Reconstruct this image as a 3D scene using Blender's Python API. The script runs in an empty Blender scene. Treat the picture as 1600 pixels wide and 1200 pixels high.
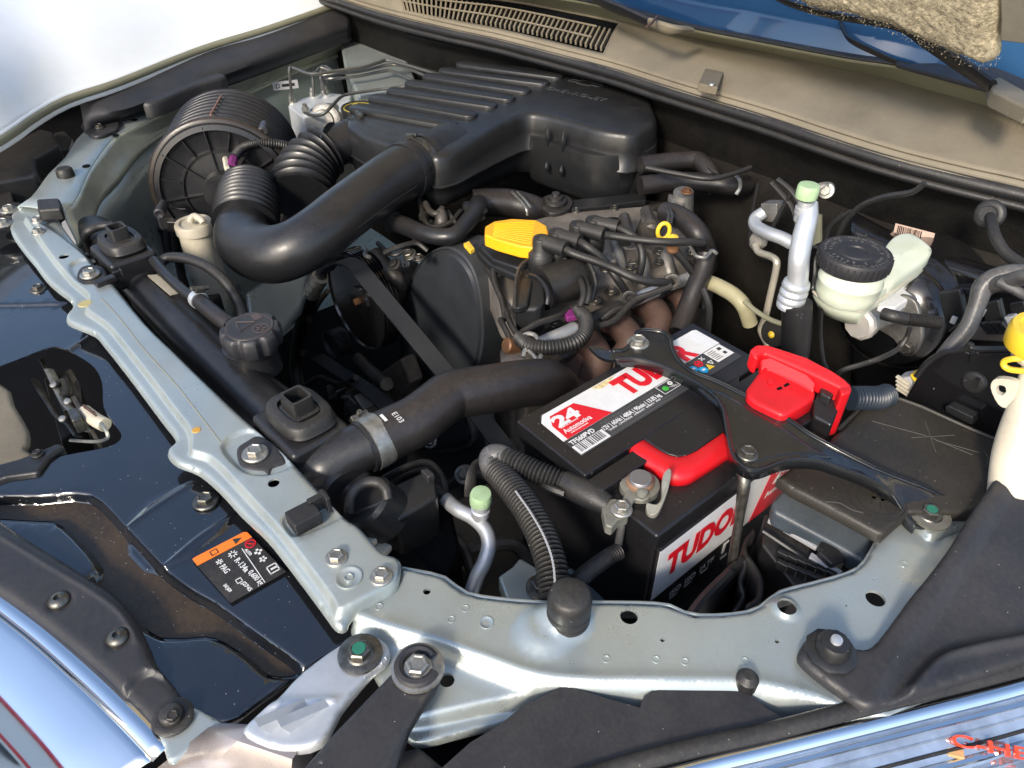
import bpy, bmesh, math, random
import numpy as np
from mathutils import Vector, Matrix, geometry
random.seed(7)
R = math.radians
SC = bpy.context.scene
COL = SC.collection
# ---------------------------------------------------------------- camera, sky, sun, exposure
H = 0.47                                   # camera height above the battery lid (z = 0), metres
F = 1156.0; PITCH = math.atan(935/F); AZ = R(39.7)
cam = bpy.data.cameras.new('camera'); camo = bpy.data.objects.new('camera', cam); COL.objects.link(camo)
FW = Vector((-math.cos(AZ)*math.cos(PITCH), math.sin(AZ)*math.cos(PITCH), -math.sin(PITCH)))
RT = FW.cross(Vector((0,0,1))).normalized(); UP = RT.cross(FW)
camo.matrix_world = Matrix(((RT.x,UP.x,-FW.x,0),(RT.y,UP.y,-FW.y,0),(RT.z,UP.z,-FW.z,H),(0,0,0,1)))
cam.sensor_width = 36; cam.lens = 36*F/1600; cam.clip_start = .01; cam.clip_end = 3000
SC.camera = camo
SUN_EL, SUN_AZ = R(32), R(155)             # azimuth clockwise from +y
w = bpy.data.worlds.new('World'); SC.world = w; w.use_nodes = True
nt = w.node_tree; bg = nt.nodes['Background']
sk = nt.nodes.new('ShaderNodeTexSky'); sk.sky_type = 'NISHITA'; sk.sun_disc = False
sk.sun_elevation = SUN_EL; sk.sun_rotation = SUN_AZ; sk.dust_density = 1.5; sk.ozone_density = 1.5
nt.links.new(sk.outputs[0], bg.inputs[0]); bg.inputs[1].default_value = .15
sl = bpy.data.lights.new('sun', 'SUN'); sl.energy = 2.1; sl.angle = R(9); sl.color = (1,.9,.76)
so = bpy.data.objects.new('sun', sl); COL.objects.link(so)
sd = Vector((math.sin(SUN_AZ)*math.cos(SUN_EL), math.cos(SUN_AZ)*math.cos(SUN_EL), math.sin(SUN_EL)))
so.rotation_euler = sd.to_track_quat('Z','Y').to_euler(); so.location = sd*5
SC.view_settings.view_transform = 'Standard'; SC.view_settings.look = 'None'
SC.view_settings.exposure = 1.0; SC.view_settings.gamma = 1
SC.cycles.max_bounces = 8; SC.cycles.use_denoising = True

# ---------------------------------------------------------------- geometry helpers
def ray(x, y): return FW + RT*((x-800)/F) - UP*((y-600)/F)
def A(x, y, z=None, Y=None, X=None):
    """point of the place seen at photo pixel (x, y) at height z, or on the plane Y= / X="""
    d = ray(x, y); o = Vector((0,0,H))
    if Y is not None: t = Y/d.y
    elif X is not None: t = X/d.x
    else: t = (z-H)/d.z
    return o + d*t
def pt(p):
    if isinstance(p, Vector): return p
    if len(p) == 4: return A(p[0], p[1], **{p[2]: p[3]})
    return A(*p)
def wr(p, px):                              # world size of px pixels at point p
    return px*(pt(p)-Vector((0,0,H))).dot(FW)/F
def cr(P, n=6, closed=False):               # Catmull-Rom through points
    P = [np.array(p, float) for p in P]; m = len(P); out = []
    rng = range(m) if closed else range(m-1)
    for i in rng:
        if closed: a,b,c,d = P[i-1],P[i],P[(i+1)%m],P[(i+2)%m]
        else:
            b,c = P[i],P[i+1]; a = P[i-1] if i else 2*b-c; d = P[i+2] if i+2 < m else 2*c-b
        for k in range(n):
            t = k/n
            out.append(.5*((2*b)+(-a+c)*t+(2*a-5*b+4*c-d)*t*t+(-a+3*b-3*c+d)*t**3))
    if not closed: out.append(P[-1])
    return out
def resample(P, n):
    P = np.array(P, float); s = np.r_[0, np.cumsum(np.linalg.norm(np.diff(P, axis=0), axis=1))]
    u = np.linspace(0, s[-1], n)
    return np.stack([np.interp(u, s, P[:,k]) for k in range(P.shape[1])], 1)
WLOC = {}
class M:
    def __init__(s): s.v = []; s.f = []
    def add(s, vs, fs):
        o = len(s.v); s.v += [tuple(v) for v in vs]; s.f += [tuple(i+o for i in f) for f in fs]; return s
    def box(s, c, size, rot=None):
        c = Vector(c); hx,hy,hz = [q/2 for q in size]
        vs = [Vector((a*hx,b*hy,d*hz)) for a in (-1,1) for b in (-1,1) for d in (-1,1)]
        if rot is not None: vs = [rot @ v for v in vs]
        return s.add([c+v for v in vs], [(0,1,3,2),(4,6,7,5),(0,4,5,1),(2,3,7,6),(0,2,6,4),(1,5,7,3)])
    def prism(s, base, off, top=None):      # base polygon (3D), extruded by vector off
        b = [pt(p) for p in base]; n = len(b); off = Vector(off)
        t = [p+off for p in b] if top is None else [pt(p) for p in top]
        nrm = geometry.normal(b) if n > 2 else Vector((0,0,1))
        fs = [tuple(range(n)), tuple(range(2*n-1, n-1, -1))]+[((i+1)%n, i, n+i, n+(i+1)%n) for i in range(n)]
        return s.add(b+t, fs)
    def loft(s, rows, closed=False):
        n = len(rows[0]); vs = [v for r in rows for v in r]; fs = []
        for j in range(len(rows)-1):
            for i in range(n if closed else n-1):
                k = (i+1) % n
                fs.append((j*n+i, j*n+k, (j+1)*n+k, (j+1)*n+i))
        return s.add(vs, fs)
    def tube(s, path, r, n=16, sm=6, rings=None, cap=True, wave=0, waves=0, flat=1):
        """path: points; r: radius or list per point; wave: corrugation depth, waves: count"""
        P = [pt(p) for p in path]
        rr = list(r) if isinstance(r, (list,tuple)) else [r]*len(P)
        Q = [(*p, q) for p,q in zip(P, rr)]
        Q = np.array(cr(Q, sm)) if len(Q) > 2 else np.array(Q, float)
        if waves: Q = resample(Q, waves*6+1)
        elif rings: Q = resample(Q, rings)
        m = len(Q); rows = []; up = None
        for i in range(m):
            a = Q[max(i-1,0),:3]; b = Q[min(i+1,m-1),:3]; d = Vector(b-a).normalized()
            if up is None: up = d.orthogonal().normalized()
            up = (up - d*up.dot(d)).normalized(); sd_ = d.cross(up)
            rad = Q[i,3]
            if waves:
                ph = (i % 6)/6; rad += wave*(math.cos(ph*2*math.pi)*.5+.5)**.6
            rows.append([Vector(Q[i,:3])+(up*math.cos(t)*flat+sd_*math.sin(t))*rad for t in [2*math.pi*k/n for k in range(n)]])
        s.loft([list(reversed(r_)) for r_ in rows], True)
        if cap:
            o = len(s.v)-m*n
            s.f.append(tuple(o+k for k in range(n))); s.f.append(tuple(o+(m-1)*n+k for k in range(n-1,-1,-1)))
        return s
    def lathe(s, prof, o, ax=(0,0,1), n=32, cap=True, lobes=None):
        """prof: (radius, height along ax)"""
        o = pt(o); ax = Vector(ax).normalized(); u = ax.orthogonal().normalized(); v = ax.cross(u); rows = []
        for r,h in prof:
            rows.append([o+ax*h+(u*math.cos(t)+v*math.sin(t))*(r if lobes is None or r < lobes[2] else r*(1+lobes[0]*math.cos(lobes[1]*t))) for t in [2*math.pi*k/n for k in range(n)]])
        b = len(s.v); s.loft(rows, True)
        if cap:
            s.f.append(tuple(b+k for k in range(n-1,-1,-1))); s.f.append(tuple(b+(len(prof)-1)*n+k for k in range(n)))
        return s
def recentre(vs, parent):
    c = np.array([(a,b,d) for a,b,d in vs]); lo = c.min(0); hi = c.max(0); o = (lo+hi)/2; o[2] = lo[2]; return o
def link(name, me, o, parent=None):
    ob = bpy.data.objects.new(name, me); COL.objects.link(ob)
    pl = WLOC.get(parent.name, Vector((0,0,0))) if parent else Vector((0,0,0))
    ob.location = Vector(o)-pl; ob.parent = parent; WLOC[ob.name] = Vector(o)
    return ob
def obj(name, m, mt, parent=None, bevel=0, seg=2, ang=40, recalc=True, sub=0):
    o = recentre(m.v, parent)
    me = bpy.data.meshes.new(name); me.from_pydata([tuple(np.array(v)-o) for v in m.v], [], m.f); me.materials.append(mt)
    if recalc:
        bm = bmesh.new(); bm.from_mesh(me); bmesh.ops.recalc_face_normals(bm, faces=bm.faces); bm.to_mesh(me); bm.free()
    me.shade_smooth(); me.set_sharp_from_angle(angle=R(ang))
    ob = link(name, me, o, parent)
    if bevel:
        b = ob.modifiers.new('bevel', 'BEVEL'); b.width = bevel; b.segments = seg; b.limit_method = 'ANGLE'; b.angle_limit = R(35); b.harden_normals = True
        me.shade_smooth()
        for e in me.edges: e.use_edge_sharp = False
    if sub:
        b = ob.modifiers.new('sub', 'SUBSURF'); b.levels = sub; b.render_levels = sub
    return ob
def thing(name, label, cat, loc, group=None):
    o = bpy.data.objects.new(name, None); COL.objects.link(o); loc = pt(loc); o.location = loc; WLOC[o.name] = Vector(loc)
    o.empty_display_size = .02
    return tag(o, label, cat, group)
def tag(o, label, cat, group=None):
    o['label'] = label; o['category'] = cat
    if group: o['group'] = group
    return o
def struct(o, kind='structure'): o['kind'] = kind; return o
# ---- sheet metal / moulded plastic: an outline filled with a fine triangulation and given relief
def _poly_d(Q, P, closed=True):
    P = np.asarray(P); B = np.roll(P, -1, 0) if closed else P[1:]; Aa = P if closed else P[:-1]
    best = np.full(len(Q), 1e9)
    for a,b in zip(Aa, B):
        ab = b-a; L = ab@ab
        t = np.clip(((Q-a)@ab)/max(L,1e-12), 0, 1)
        d = np.hypot(*(Q-(a+t[:,None]*ab)).T); best = np.minimum(best, d)
    return best
def _inside(Q, P):
    P = np.asarray(P); x,y = Q[:,0],Q[:,1]; c = np.zeros(len(Q), bool); n = len(P)
    for i in range(n):
        x1,y1 = P[i-1]; x2,y2 = P[i]
        k = (y1 > y) != (y2 > y)
        if y1 != y2: c ^= k & (x < (x2-x1)*(y-y1)/(y2-y1)+x1)
    return c
def sstep(t): t = np.clip(t,0,1); return t*t*(3-2*t)
def sheet(outline, z, th=.002, holes=(), steps=(), ridges=(), domes=(), sp=.012, lip=0, lipw=.006, sm=3, zf=None, jit=0):
    """outline in photo px on height z; holes (px,py,rpx) or polygons; steps (poly,dz,ramp);
    ridges (polyline,h,w); domes (px,py,rpx,dz)"""
    if len(outline[0]) == 3: W = [(*A(*p)[:2], p[2]) for p in outline]
    else: W = [(*A(p[0],p[1],z)[:2], z) for p in outline]
    W = np.array(cr(W, sm, True)) if sm else np.array(W)
    OZ = W[:,2]; O = W[:,:2]; vary = np.ptp(OZ) > 1e-6
    cs = [O]
    for h in holes:
        if len(h) == 3 and not hasattr(h[0],'__len__'):
            c = A(h[0],h[1],z); r = wr(c, h[2])
            cs.append(np.array([(c.x+r*math.cos(t), c.y+r*math.sin(t)) for t in np.linspace(0,2*math.pi,20,endpoint=False)]))
        else: cs.append(np.array(cr([A(p[0],p[1],z)[:2] for p in h], 3, True)))
    st = []
    extra = []
    for poly,dz,ramp in steps:
        q = np.array(cr([A(p[0],p[1],z)[:2] for p in poly], 3, True)); st.append((q,dz,ramp))
        q2 = resample(np.r_[q, q[:1]], max(8, int(_plen(q)/.004)))[:-1]
        nn = np.roll(q2,-1,0)-np.roll(q2,1,0); nn = np.stack([-nn[:,1],nn[:,0]],1); nn /= np.linalg.norm(nn,axis=1)[:,None]+1e-9
        extra += [q2+nn*ramp*k for k in (-1.1,-.8,-.55,-.3,0,.3,.55,.8,1.1)]
    rd = []
    for pl,h,wd in ridges:
        q = np.array(cr([A(p[0],p[1],z)[:2] for p in pl], 4)); rd.append((q,h,wd))
        q2 = resample(q, max(6,int(_plen(q)/.004)))
        nn = np.gradient(q2,axis=0); nn = np.stack([-nn[:,1],nn[:,0]],1); nn /= np.linalg.norm(nn,axis=1)[:,None]+1e-9
        extra += [q2+nn*wd*k for k in (-1.8,-1.3,-.9,-.6,-.3,0,.3,.6,.9,1.3,1.8)]
    dm = []
    for x,y,r,dz in domes:
        c = A(x,y,z); rw = wr(c,r); dm.append((np.array(c[:2]),rw,dz))
        for k in (0,.35,.5,.65,.8,.95,1.05): extra.append(np.array([(c.x+rw*k*math.cos(t),c.y+rw*k*math.sin(t)) for t in np.linspace(0,2*math.pi,18,endpoint=False)]))
    if lip:
        for q in cs[:1]:
            q2 = resample(np.r_[q,q[:1]], max(8,int(_plen(q)/.005)))[:-1]
            nn = np.roll(q2,-1,0)-np.roll(q2,1,0); nn = np.stack([-nn[:,1],nn[:,0]],1); nn /= np.linalg.norm(nn,axis=1)[:,None]+1e-9
            extra += [q2+nn*lipw*k*s_ for k in (.25,.5,.75,1.05) for s_ in (1,-1)]
    lo = O.min(0); hi = O.max(0)
    gx,gy = np.meshgrid(np.arange(lo[0],hi[0],sp), np.arange(lo[1],hi[1],sp)); g = np.stack([gx.ravel(),gy.ravel()],1)
    g[::2] += .0007
    pts = np.concatenate([g]+extra)
    ok = _inside(pts, O)
    for q in cs[1:]: ok &= ~_inside(pts, q)
    pts = pts[ok]
    d = np.min([_poly_d(pts, q) for q in cs], 0); pts = pts[d > .0009]
    # thin out
    key = np.unique(np.round(pts/.0009).astype(int), axis=0, return_index=True)[1]; pts = pts[key]
    V = []; E = []
    for q in cs:
        o = len(V); V += [Vector(p) for p in q]; E += [(o+i, o+(i+1)%len(q)) for i in range(len(q))]
    V += [Vector(p) for p in pts]
    r = geometry.delaunay_2d_cdt(V, E, [], 0, 1e-6)
    v2 = np.array([tuple(p) for p in r[0]]); fs = np.array([f for f in r[2] if len(f)==3])
    c = v2[fs].mean(1); ok = _inside(c, O)
    for q in cs[1:]: ok &= ~_inside(c, q)
    fs = fs[ok]
    zz = np.full(len(v2), float(z if z is not None else 0))
    if vary:
        dd = np.linalg.norm(v2[:,None,:]-O[None], axis=2)+1e-5; wgt = 1/dd**3; zz = (wgt*OZ[None]).sum(1)/wgt.sum(1)
    if zf: zz = zz+np.array([zf(*p) for p in v2])
    for q,dz,ramp in st:
        sdv = _poly_d(v2,q)*np.where(_inside(v2,q),1,-1); zz += dz*sstep(sdv/(2*ramp)+.5)
    for q,h,wd in rd: zz += h*np.exp(-(_poly_d(v2,q,False)/wd)**2*1.6)
    for cc,rw,dz in dm: zz += dz*sstep((1-np.hypot(*(v2-cc).T)/rw)*1.6)
    if lip:
        dd = _poly_d(v2,O); zz -= lip*(1-np.sqrt(np.clip(1-(1-np.clip(dd/lipw,0,1))**2,0,1)))
    m = M(); n = len(v2)
    ar = v2[fs]; sg = (ar[:,1,0]-ar[:,0,0])*(ar[:,2,1]-ar[:,0,1])-(ar[:,1,1]-ar[:,0,1])*(ar[:,2,0]-ar[:,0,0])
    fs = np.where((sg>0)[:,None], fs, fs[:,::-1])
    F1 = [tuple(f) for f in fs.tolist()]; ed = {}
    for f in F1:
        for k in range(3): ed[(f[k],f[(k+1)%3])] = 1
    bd = [e for e in ed if (e[1],e[0]) not in ed]
    m.v = [(a,b,q) for (a,b),q in zip(v2.tolist(), zz.tolist())]+[(a,b,q-th) for (a,b),q in zip(v2.tolist(), zz.tolist())]
    m.f = F1+[tuple(i+n for i in reversed(f)) for f in F1]+[(b,a,a+n,b+n) for a,b in bd]
    used = sorted({i for f in m.f for i in f}); mp = {k:i for i,k in enumerate(used)}
    m.v = [m.v[i] for i in used]; m.f = [tuple(mp[i] for i in f) for f in m.f]
    return m
def _plen(q): return float(np.linalg.norm(np.diff(np.r_[q,q[:1]],axis=0),axis=1).sum())
def outl(P, n=4): return [Vector(p) for p in cr([pt(p) for p in P], n, True)]
def text(body, size, o, right, up, mt, parent, name='lettering', ext=.0003, off=0, sx=1, align='LEFT', width=None):
    cu = bpy.data.curves.new('t','FONT'); cu.body = body; cu.size = size; cu.extrude = ext; cu.offset = off; cu.align_x = align
    cu.resolution_u = 3
    t = bpy.data.objects.new('t',cu); COL.objects.link(t); bpy.context.view_layer.update()
    me = bpy.data.meshes.new_from_object(t.evaluated_get(bpy.context.evaluated_depsgraph_get()))
    bpy.data.objects.remove(t); bpy.data.curves.remove(cu)
    me.name = name; me.materials.clear(); me.materials.append(mt)
    right = Vector(right).normalized(); up = Vector(up); up = (up-right*up.dot(right)).normalized(); n = right.cross(up)
    o = Vector(o)
    if width: sx = width/max(v.co.x for v in me.vertices)
    vs = [right*v.co.x*sx+up*v.co.y+n*v.co.z for v in me.vertices]
    for v,c in zip(me.vertices, vs): v.co = c
    return link(name, me, o, parent)
# ---------------------------------------------------------------- materials
MT = {}
def mat(name, col, rough=.5, metal=0, dust=0, dcol=(.30,.25,.18), var=.15, vs=25, bump=.15, bs=400, coat=0, spec=.5, speck=0, sss=0, col2=None, rv=.08, emis=0, trans=0, ior=None, sk_=(.6,.58,.52)):
    m = bpy.data.materials.new(name); m.use_nodes = True; t = m.node_tree; N = t.nodes; L = t.links; b = N['Principled BSDF']
    tc = N.new('ShaderNodeTexCoord'); g = N.new('ShaderNodeNewGeometry')
    def noise(s, d=4, r=.6):
        n = N.new('ShaderNodeTexNoise'); n.inputs['Scale'].default_value = s; n.inputs['Detail'].default_value = d; n.inputs['Roughness'].default_value = r
        L.new(g.outputs['Position'], n.inputs['Vector']); return n.outputs['Fac']
    def ramp(src, a, c):
        q = N.new('ShaderNodeMapRange'); q.inputs[1].default_value = a; q.inputs[2].default_value = c; L.new(src, q.inputs[0]); return q.outputs[0]
    def mix(f, a, c):
        q = N.new('ShaderNodeMix'); q.data_type = 'RGBA'
        L.new(f, q.inputs[0])
        for i,x in ((6,a),(7,c)):
            if hasattr(x,'links'): L.new(x, q.inputs[i])
            else: q.inputs[i].default_value = (*x,1)
        return q.outputs[2]
    def math_(op, a, c):
        q = N.new('ShaderNodeMath'); q.operation = op; q.use_clamp = True
        for i,x in enumerate((a,c)):
            if hasattr(x,'links'): L.new(x, q.inputs[i])
            else: q.inputs[i].default_value = x
        return q.outputs[0]
    n1 = noise(vs)
    lo = tuple(c*(1-var) for c in col); hi = col2 or tuple(min(1,c*(1+var)) for c in col)
    c = mix(ramp(n1,.3,.7), lo, hi)
    rf = ramp(noise(vs*2.3),.2,.8); q = N.new('ShaderNodeMapRange'); L.new(rf,q.inputs[0]); q.inputs[3].default_value = max(.02,rough-rv); q.inputs[4].default_value = min(1,rough+rv); rg = q.outputs[0]
    if dust:
        sx = N.new('ShaderNodeSeparateXYZ'); L.new(g.outputs['Normal'], sx.inputs[0])
        up_ = ramp(sx.outputs[2], -.2, .9)
        f = math_('MULTIPLY', math_('MULTIPLY', ramp(noise(14,6,.7),.32,.72), up_), dust)
        f2 = math_('MULTIPLY', math_('MULTIPLY', ramp(noise(260,3,.8),.4,.75), up_), dust*.8)
        f = math_('ADD', f, f2)
        c = mix(f, c, dcol)
        q = N.new('ShaderNodeMix'); L.new(f,q.inputs[0]); L.new(rg,q.inputs[2]); q.inputs[3].default_value = .85; rg = q.outputs[0]
    if speck:
        v = N.new('ShaderNodeTexVoronoi'); v.inputs['Scale'].default_value = 260; L.new(g.outputs['Position'], v.inputs['Vector'])
        near = ramp(v.outputs['Distance'], .10, .05)
        sc = N.new('ShaderNodeSeparateColor'); L.new(v.outputs['Color'], sc.inputs[0])
        keep = ramp(sc.outputs[0], 1-speck, 1-speck+.02)
        f = math_('MULTIPLY', near, keep); c = mix(f, c, sk_)
    L.new(c, b.inputs['Base Color']); L.new(rg, b.inputs['Roughness'])
    b.inputs['Metallic'].default_value = metal; b.inputs['Specular IOR Level'].default_value = spec
    if coat: b.inputs['Coat Weight'].default_value = coat; b.inputs['Coat Roughness'].default_value = .05
    if sss: b.inputs['Subsurface Weight'].default_value = sss; b.inputs['Subsurface Radius'].default_value = (.02,.02,.015); b.inputs['Subsurface Scale'].default_value = .5
    if trans: b.inputs['Transmission Weight'].default_value = trans
    if ior: b.inputs['IOR'].default_value = ior
    if bump:
        bp = N.new('ShaderNodeBump'); bp.inputs['Strength'].default_value = bump; bp.inputs['Distance'].default_value = .001
        a = noise(bs,3,.6); L.new(a, bp.inputs['Height']); L.new(bp.outputs[0], b.inputs['Normal'])
    MT[name] = m; return m
plastic  = mat('black_plastic', (.010,.010,.0115), .38, dust=.07, speck=.1, bump=.25, bs=900)
plastic2 = mat('satin_plastic', (.012,.0125,.0135), .36, dust=.09, dcol=(.13,.12,.105), rv=.12, speck=.06, bump=.12, bs=700)
trim     = mat('grained_trim_plastic', (.020,.020,.0235), .46, dust=.06, speck=.06, bump=.15, bs=1600)
rubber   = mat('rubber', (.012,.012,.013), .46, dust=.09, speck=.1, bump=.3, bs=500)
hose     = mat('hose_rubber', (.013,.012,.012), .38, dust=.16, dcol=(.16,.12,.10), bump=.2, bs=300)
duct     = mat('duct_plastic', (.012,.0123,.014), .33, dust=.12, dcol=(.13,.115,.10), rv=.12, bump=.12, bs=300)
dark     = mat('dark_metal', (.012,.012,.013), .5, metal=.2, dust=.12, bump=.3)
voidm    = mat('void_black', (.005,.005,.006), .85, bump=.3, bs=60, spec=.08)  # near-black that paints shade into gaps, wells and holes, also plain dark parts
greenpt  = mat('grey_green_paint', (.46,.51,.495), .30, metal=.6, dust=.20, dcol=(.40,.35,.25), speck=.08, var=.09, vs=12, rv=.13, bump=.03, bs=150, coat=.15, sk_=(.25,.2,.12))
blackpt  = mat('gloss_black_paint', (.0055,.0065,.0085), .13, spec=.8, dust=.03, dcol=(.16,.15,.15), speck=.16, bump=.04, bs=60, coat=1)
glossblk = mat('gloss_black_plastic', (.006,.006,.007), .16, dust=.05, dcol=(.2,.17,.14), speck=.08, bump=.05, bs=60, coat=.4)
dustyblk = mat('dusty_black_paint', (.020,.013,.007), .42, dust=.25, dcol=(.15,.095,.045), speck=.35, bump=.3)
white    = mat('white_car_paint', (.80,.82,.84), .18, var=.02, bump=0, coat=.8)
tan      = mat('dust_covered_plastic', (.165,.140,.098), .62, var=.22, vs=9, dust=.3, dcol=(.27,.225,.155), bump=.3, bs=700, speck=.08)
tan2     = mat('dusty_green_edge', (.20,.195,.13), .5, var=.12, vs=9, dust=.2, bump=.15)
chrome   = mat('chrome', (.80,.82,.84), .05, metal=1, rv=.02, var=.02, bump=0)
alu      = mat('aluminium', (.56,.58,.60), .44, metal=.6, bump=.2, bs=300, var=.12)
cast     = mat('cast_aluminium', (.30,.29,.27), .5, metal=.75, dust=.3, dcol=(.13,.10,.075), bump=.6, bs=250, var=.4, vs=40)
castdk   = mat('dirty_engine_metal', (.085,.078,.07), .45, metal=.5, dust=.2, dcol=(.10,.07,.05), bump=.7, bs=200, var=.5, vs=40)
zinc     = mat('zinc_bolt', (.40,.39,.355), .42, metal=.85, var=.3, vs=120, bump=.15, dust=.15, dcol=(.3,.22,.12))
oldbolt  = mat('oiled_bolt', (.16,.15,.13), .4, metal=.9, var=.4, vs=150, bump=.2)
rust     = mat('rusty_iron', (.060,.032,.026), .65, metal=.2, col2=(.10,.052,.040), vs=30, bump=.7, bs=180, dust=.2, dcol=(.2,.14,.1))
copper   = mat('copper_brown', (.20,.10,.05), .55, metal=.5, var=.3)
yellow   = mat('yellow_plastic', (.86,.42,.012), .38, var=.05, bump=.12, bs=300, dust=.12, dcol=(.5,.28,.05))
yellow2  = mat('bright_yellow', (.74,.50,.03), .4, var=.1, bump=.1, dust=.12)
red      = mat('red_plastic', (.62,.006,.012), .40, var=.12, bump=.15, bs=600, dust=.12, dcol=(.3,.05,.05))
redprint = mat('red_print', (.62,.010,.022), .35, var=.04, bump=0)
redsign  = mat('red_sign_reflection', (.75,.06,.02), .2, bump=0, coat=.5)  # colour of a neon sign's reflection, painted on solid letters
lblwhite = mat('white_label', (.70,.71,.72), .38, var=.07, vs=60, bump=.05, dust=.22, dcol=(.55,.42,.22))
lblgrey  = mat('grey_print', (.35,.35,.36), .4, bump=0, var=.05)
lblblack = mat('black_print', (.010,.010,.011), .35, bump=0, dust=.1)
caseblk  = mat('battery_plastic', (.008,.008,.009), .32, dust=.07, dcol=(.12,.09,.09), speck=.12, bump=.1, bs=500)
cyan     = mat('cyan_print', (.01,.33,.62), .4, bump=0)
lime     = mat('green_print', (.06,.42,.05), .4, bump=0)
purple   = mat('purple_plastic', (.20,.025,.15), .4)
orange   = mat('orange_print', (.90,.20,.02), .42, bump=0, var=.04)
mint     = mat('mint_cap', (.36,.50,.29), .45, var=.12, vs=80, sss=.2, bump=.1)
milky    = mat('milky_reservoir', (.60,.63,.47), .34, sss=.5, var=.10, vs=18, bump=.12, bs=60, col2=(.66,.71,.60))
ivory    = mat('yellowed_bottle', (.56,.51,.40), .40, sss=.35, var=.2, vs=22, bump=.1, dust=.15)
pad      = mat('hood_insulation_felt', (.40,.345,.24), .95, var=.5, vs=260, bump=1, bs=500, spec=.1)
glass    = mat('windscreen_glass', (.028,.09,.195), .06, rv=.01, bump=0, spec=.5, coat=.3, var=.1, vs=3)  # blue base colour stands in for the sky mirrored in the screen
bluegrey = mat('blue_grey_plastic', (.045,.06,.075), .38, dust=.08, bump=.15)
pinkmet  = mat('pale_bezel', (.40,.345,.32), .3, metal=.5, bump=.05)
tape     = mat('wrapped_tape', (.05,.049,.05), .36, var=.35, vs=70, bump=.5, bs=120, dust=.3, dcol=(.28,.26,.24))
felt     = mat('firewall_mat', (.005,.0045,.004), .7, spec=.2, var=.5, vs=40, bump=1, bs=250, dust=.07, dcol=(.14,.09,.04))
ground_m = mat('paving', (.34,.31,.27), .8, var=.2, vs=2, bump=.3, bs=60)
greenpen = mat('green_paint_mark', (.02,.16,.10), .5)
lens     = mat('headlamp_lens', (.58,.62,.66), .08, metal=.8, rv=.05, var=.4, vs=20, bump=1, bs=22)

def hexbolt(p, r, parent=None, ax=(0,0,1), mt=None, name='bolt', washer=1.5, h=.7, mark=None):
    ax = Vector(ax).normalized(); p = pt(p); m = M()
    m.lathe([(r*washer,-.0005),(r*washer,r*.12),(r*washer*.93,r*.25),(r*1.05,r*.32)], p, ax, 24)
    m.lathe([(r,r*.25),(r,r*(.25+h*.85)),(r*.85,r*(.25+h)),(r*.7,r*(.25+h)),(r*.62,r*(.15+h))], p, ax, 6)
    o = obj(name, m, mt or zinc, parent, ang=25)
    if mark: obj('paint_mark', M().lathe([(r*.6,r*(.2+h)),(r*.6,r*(.3+h))], p, ax, 12), mark, o)
    return o
def rivetring(p, r, parent, mt, name='spot_mark', h=.0008):
    return obj(name, M().lathe([(r,-.0005),(r,h),(r*.88,h),(r*.8,h*.2),(r*.3,h*.2),(.0001,h*.2)], p, (0,0,1), 20), mt, parent, ang=60)
# ================================================================ the place: ground and sky
gm = M().add([(-60,-60,-.92),(60,-60,-.92),(60,60,-.92),(-60,60,-.92)], [(0,1,2,3)])
struct(obj('ground', gm, ground_m))
# ---------------------------------------------------------------- bodywork
def rows_of(rows, n=40):
    return [[Vector(p) for p in resample(cr([pt(p) for p in r], 8), n)] for r in rows]
def shell(name, rows, mt, parent=None, n=40, th=.003, sub=0, ang=50, sm=4):
    g = rows_of(rows, n)
    if sm:                                   # smooth across the rows too
        cols = [cr([g[j][i] for j in range(len(g))], sm) for i in range(n)]
        g = [[Vector(cols[i][j]) for i in range(n)] for j in range(len(cols[0]))]
    m = M().loft(g)
    o = obj(name, m, mt, parent, ang=ang, recalc=False)
    s = o.modifiers.new('thick','SOLIDIFY'); s.thickness = th; s.offset = 0
    return o
# right wing (far side of the bay)
t = thing('car_wing', 'glossy white far wing of the car, at the top left beyond the engine bay', 'wing', (-1.6,.3,-.2))
edge = [(-140,285,.05),(0,210,.05),(52,175,.05),(105,147,.05),(182,122,.05),(315,70,.055),(420,38,.06),(540,-4,.07),(640,-45,.08)]
E0 = [pt(p) for p in edge]
def offs(P, dx, dz, dy=0): return [p+Vector((dx,dy,dz)) for p in P]
shell('outer_panel', [offs(E0,.008,-.02), offs(E0,0,.0), offs(E0,-.012,.006), offs(E0,-.10,.075), offs(E0,-.24,.125), offs(E0,-.38,.12), offs(E0,-.48,.03), offs(E0,-.52,-.25)], white, t)
shell('edge_flange', [offs(E0,-.001,-.001), offs(E0,.004,-.003), offs(E0,.008,-.006), offs(E0,.008,-.012)], tan2, t, sm=2)
# plastic liner along it
t = thing('wing_liner', 'long black plastic liner strip along the white wing edge', 'liner', (-1.2,.4,0))
L0 = [pt(p) for p in [(122,150,.034),(182,131,.034),(240,112,.036),(315,84,.04),(420,50,.045),(545,10,.055)]]
L1 = [pt(p) for p in [(128,178,.012),(190,172,.012),(245,152,.012),(320,122,.014),(425,82,.02),(548,38,.03)]]
L2 = [pt(p) for p in [(132,203,-.012),(200,182,-.012),(258,160,-.010),(330,132,-.005),(430,96,0),(548,52,.01)]]
shell('strip', [offs(L0,-.02,-.004),L0,L1,L2,offs(L2,.0,-.015)], trim, t, sm=3)
sheet_tab = sheet([(128,190),(180,168),(186,196),(172,205),(150,212),(136,206)], -.012, th=.003, lip=.002, lipw=.004)
obj('mounting_tab', sheet_tab, trim, t)
rb = sheet([(222,160),(236,150),(246,132),(262,122),(322,108),(340,112),(352,118),(300,134),(250,156)], .016, th=.02, lip=.008, lipw=.008)
obj('raised_pocket', rb, trim, t)
hexbolt((155,199,-.011), .006, t, mt=oldbolt, name='push_pin')
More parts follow.
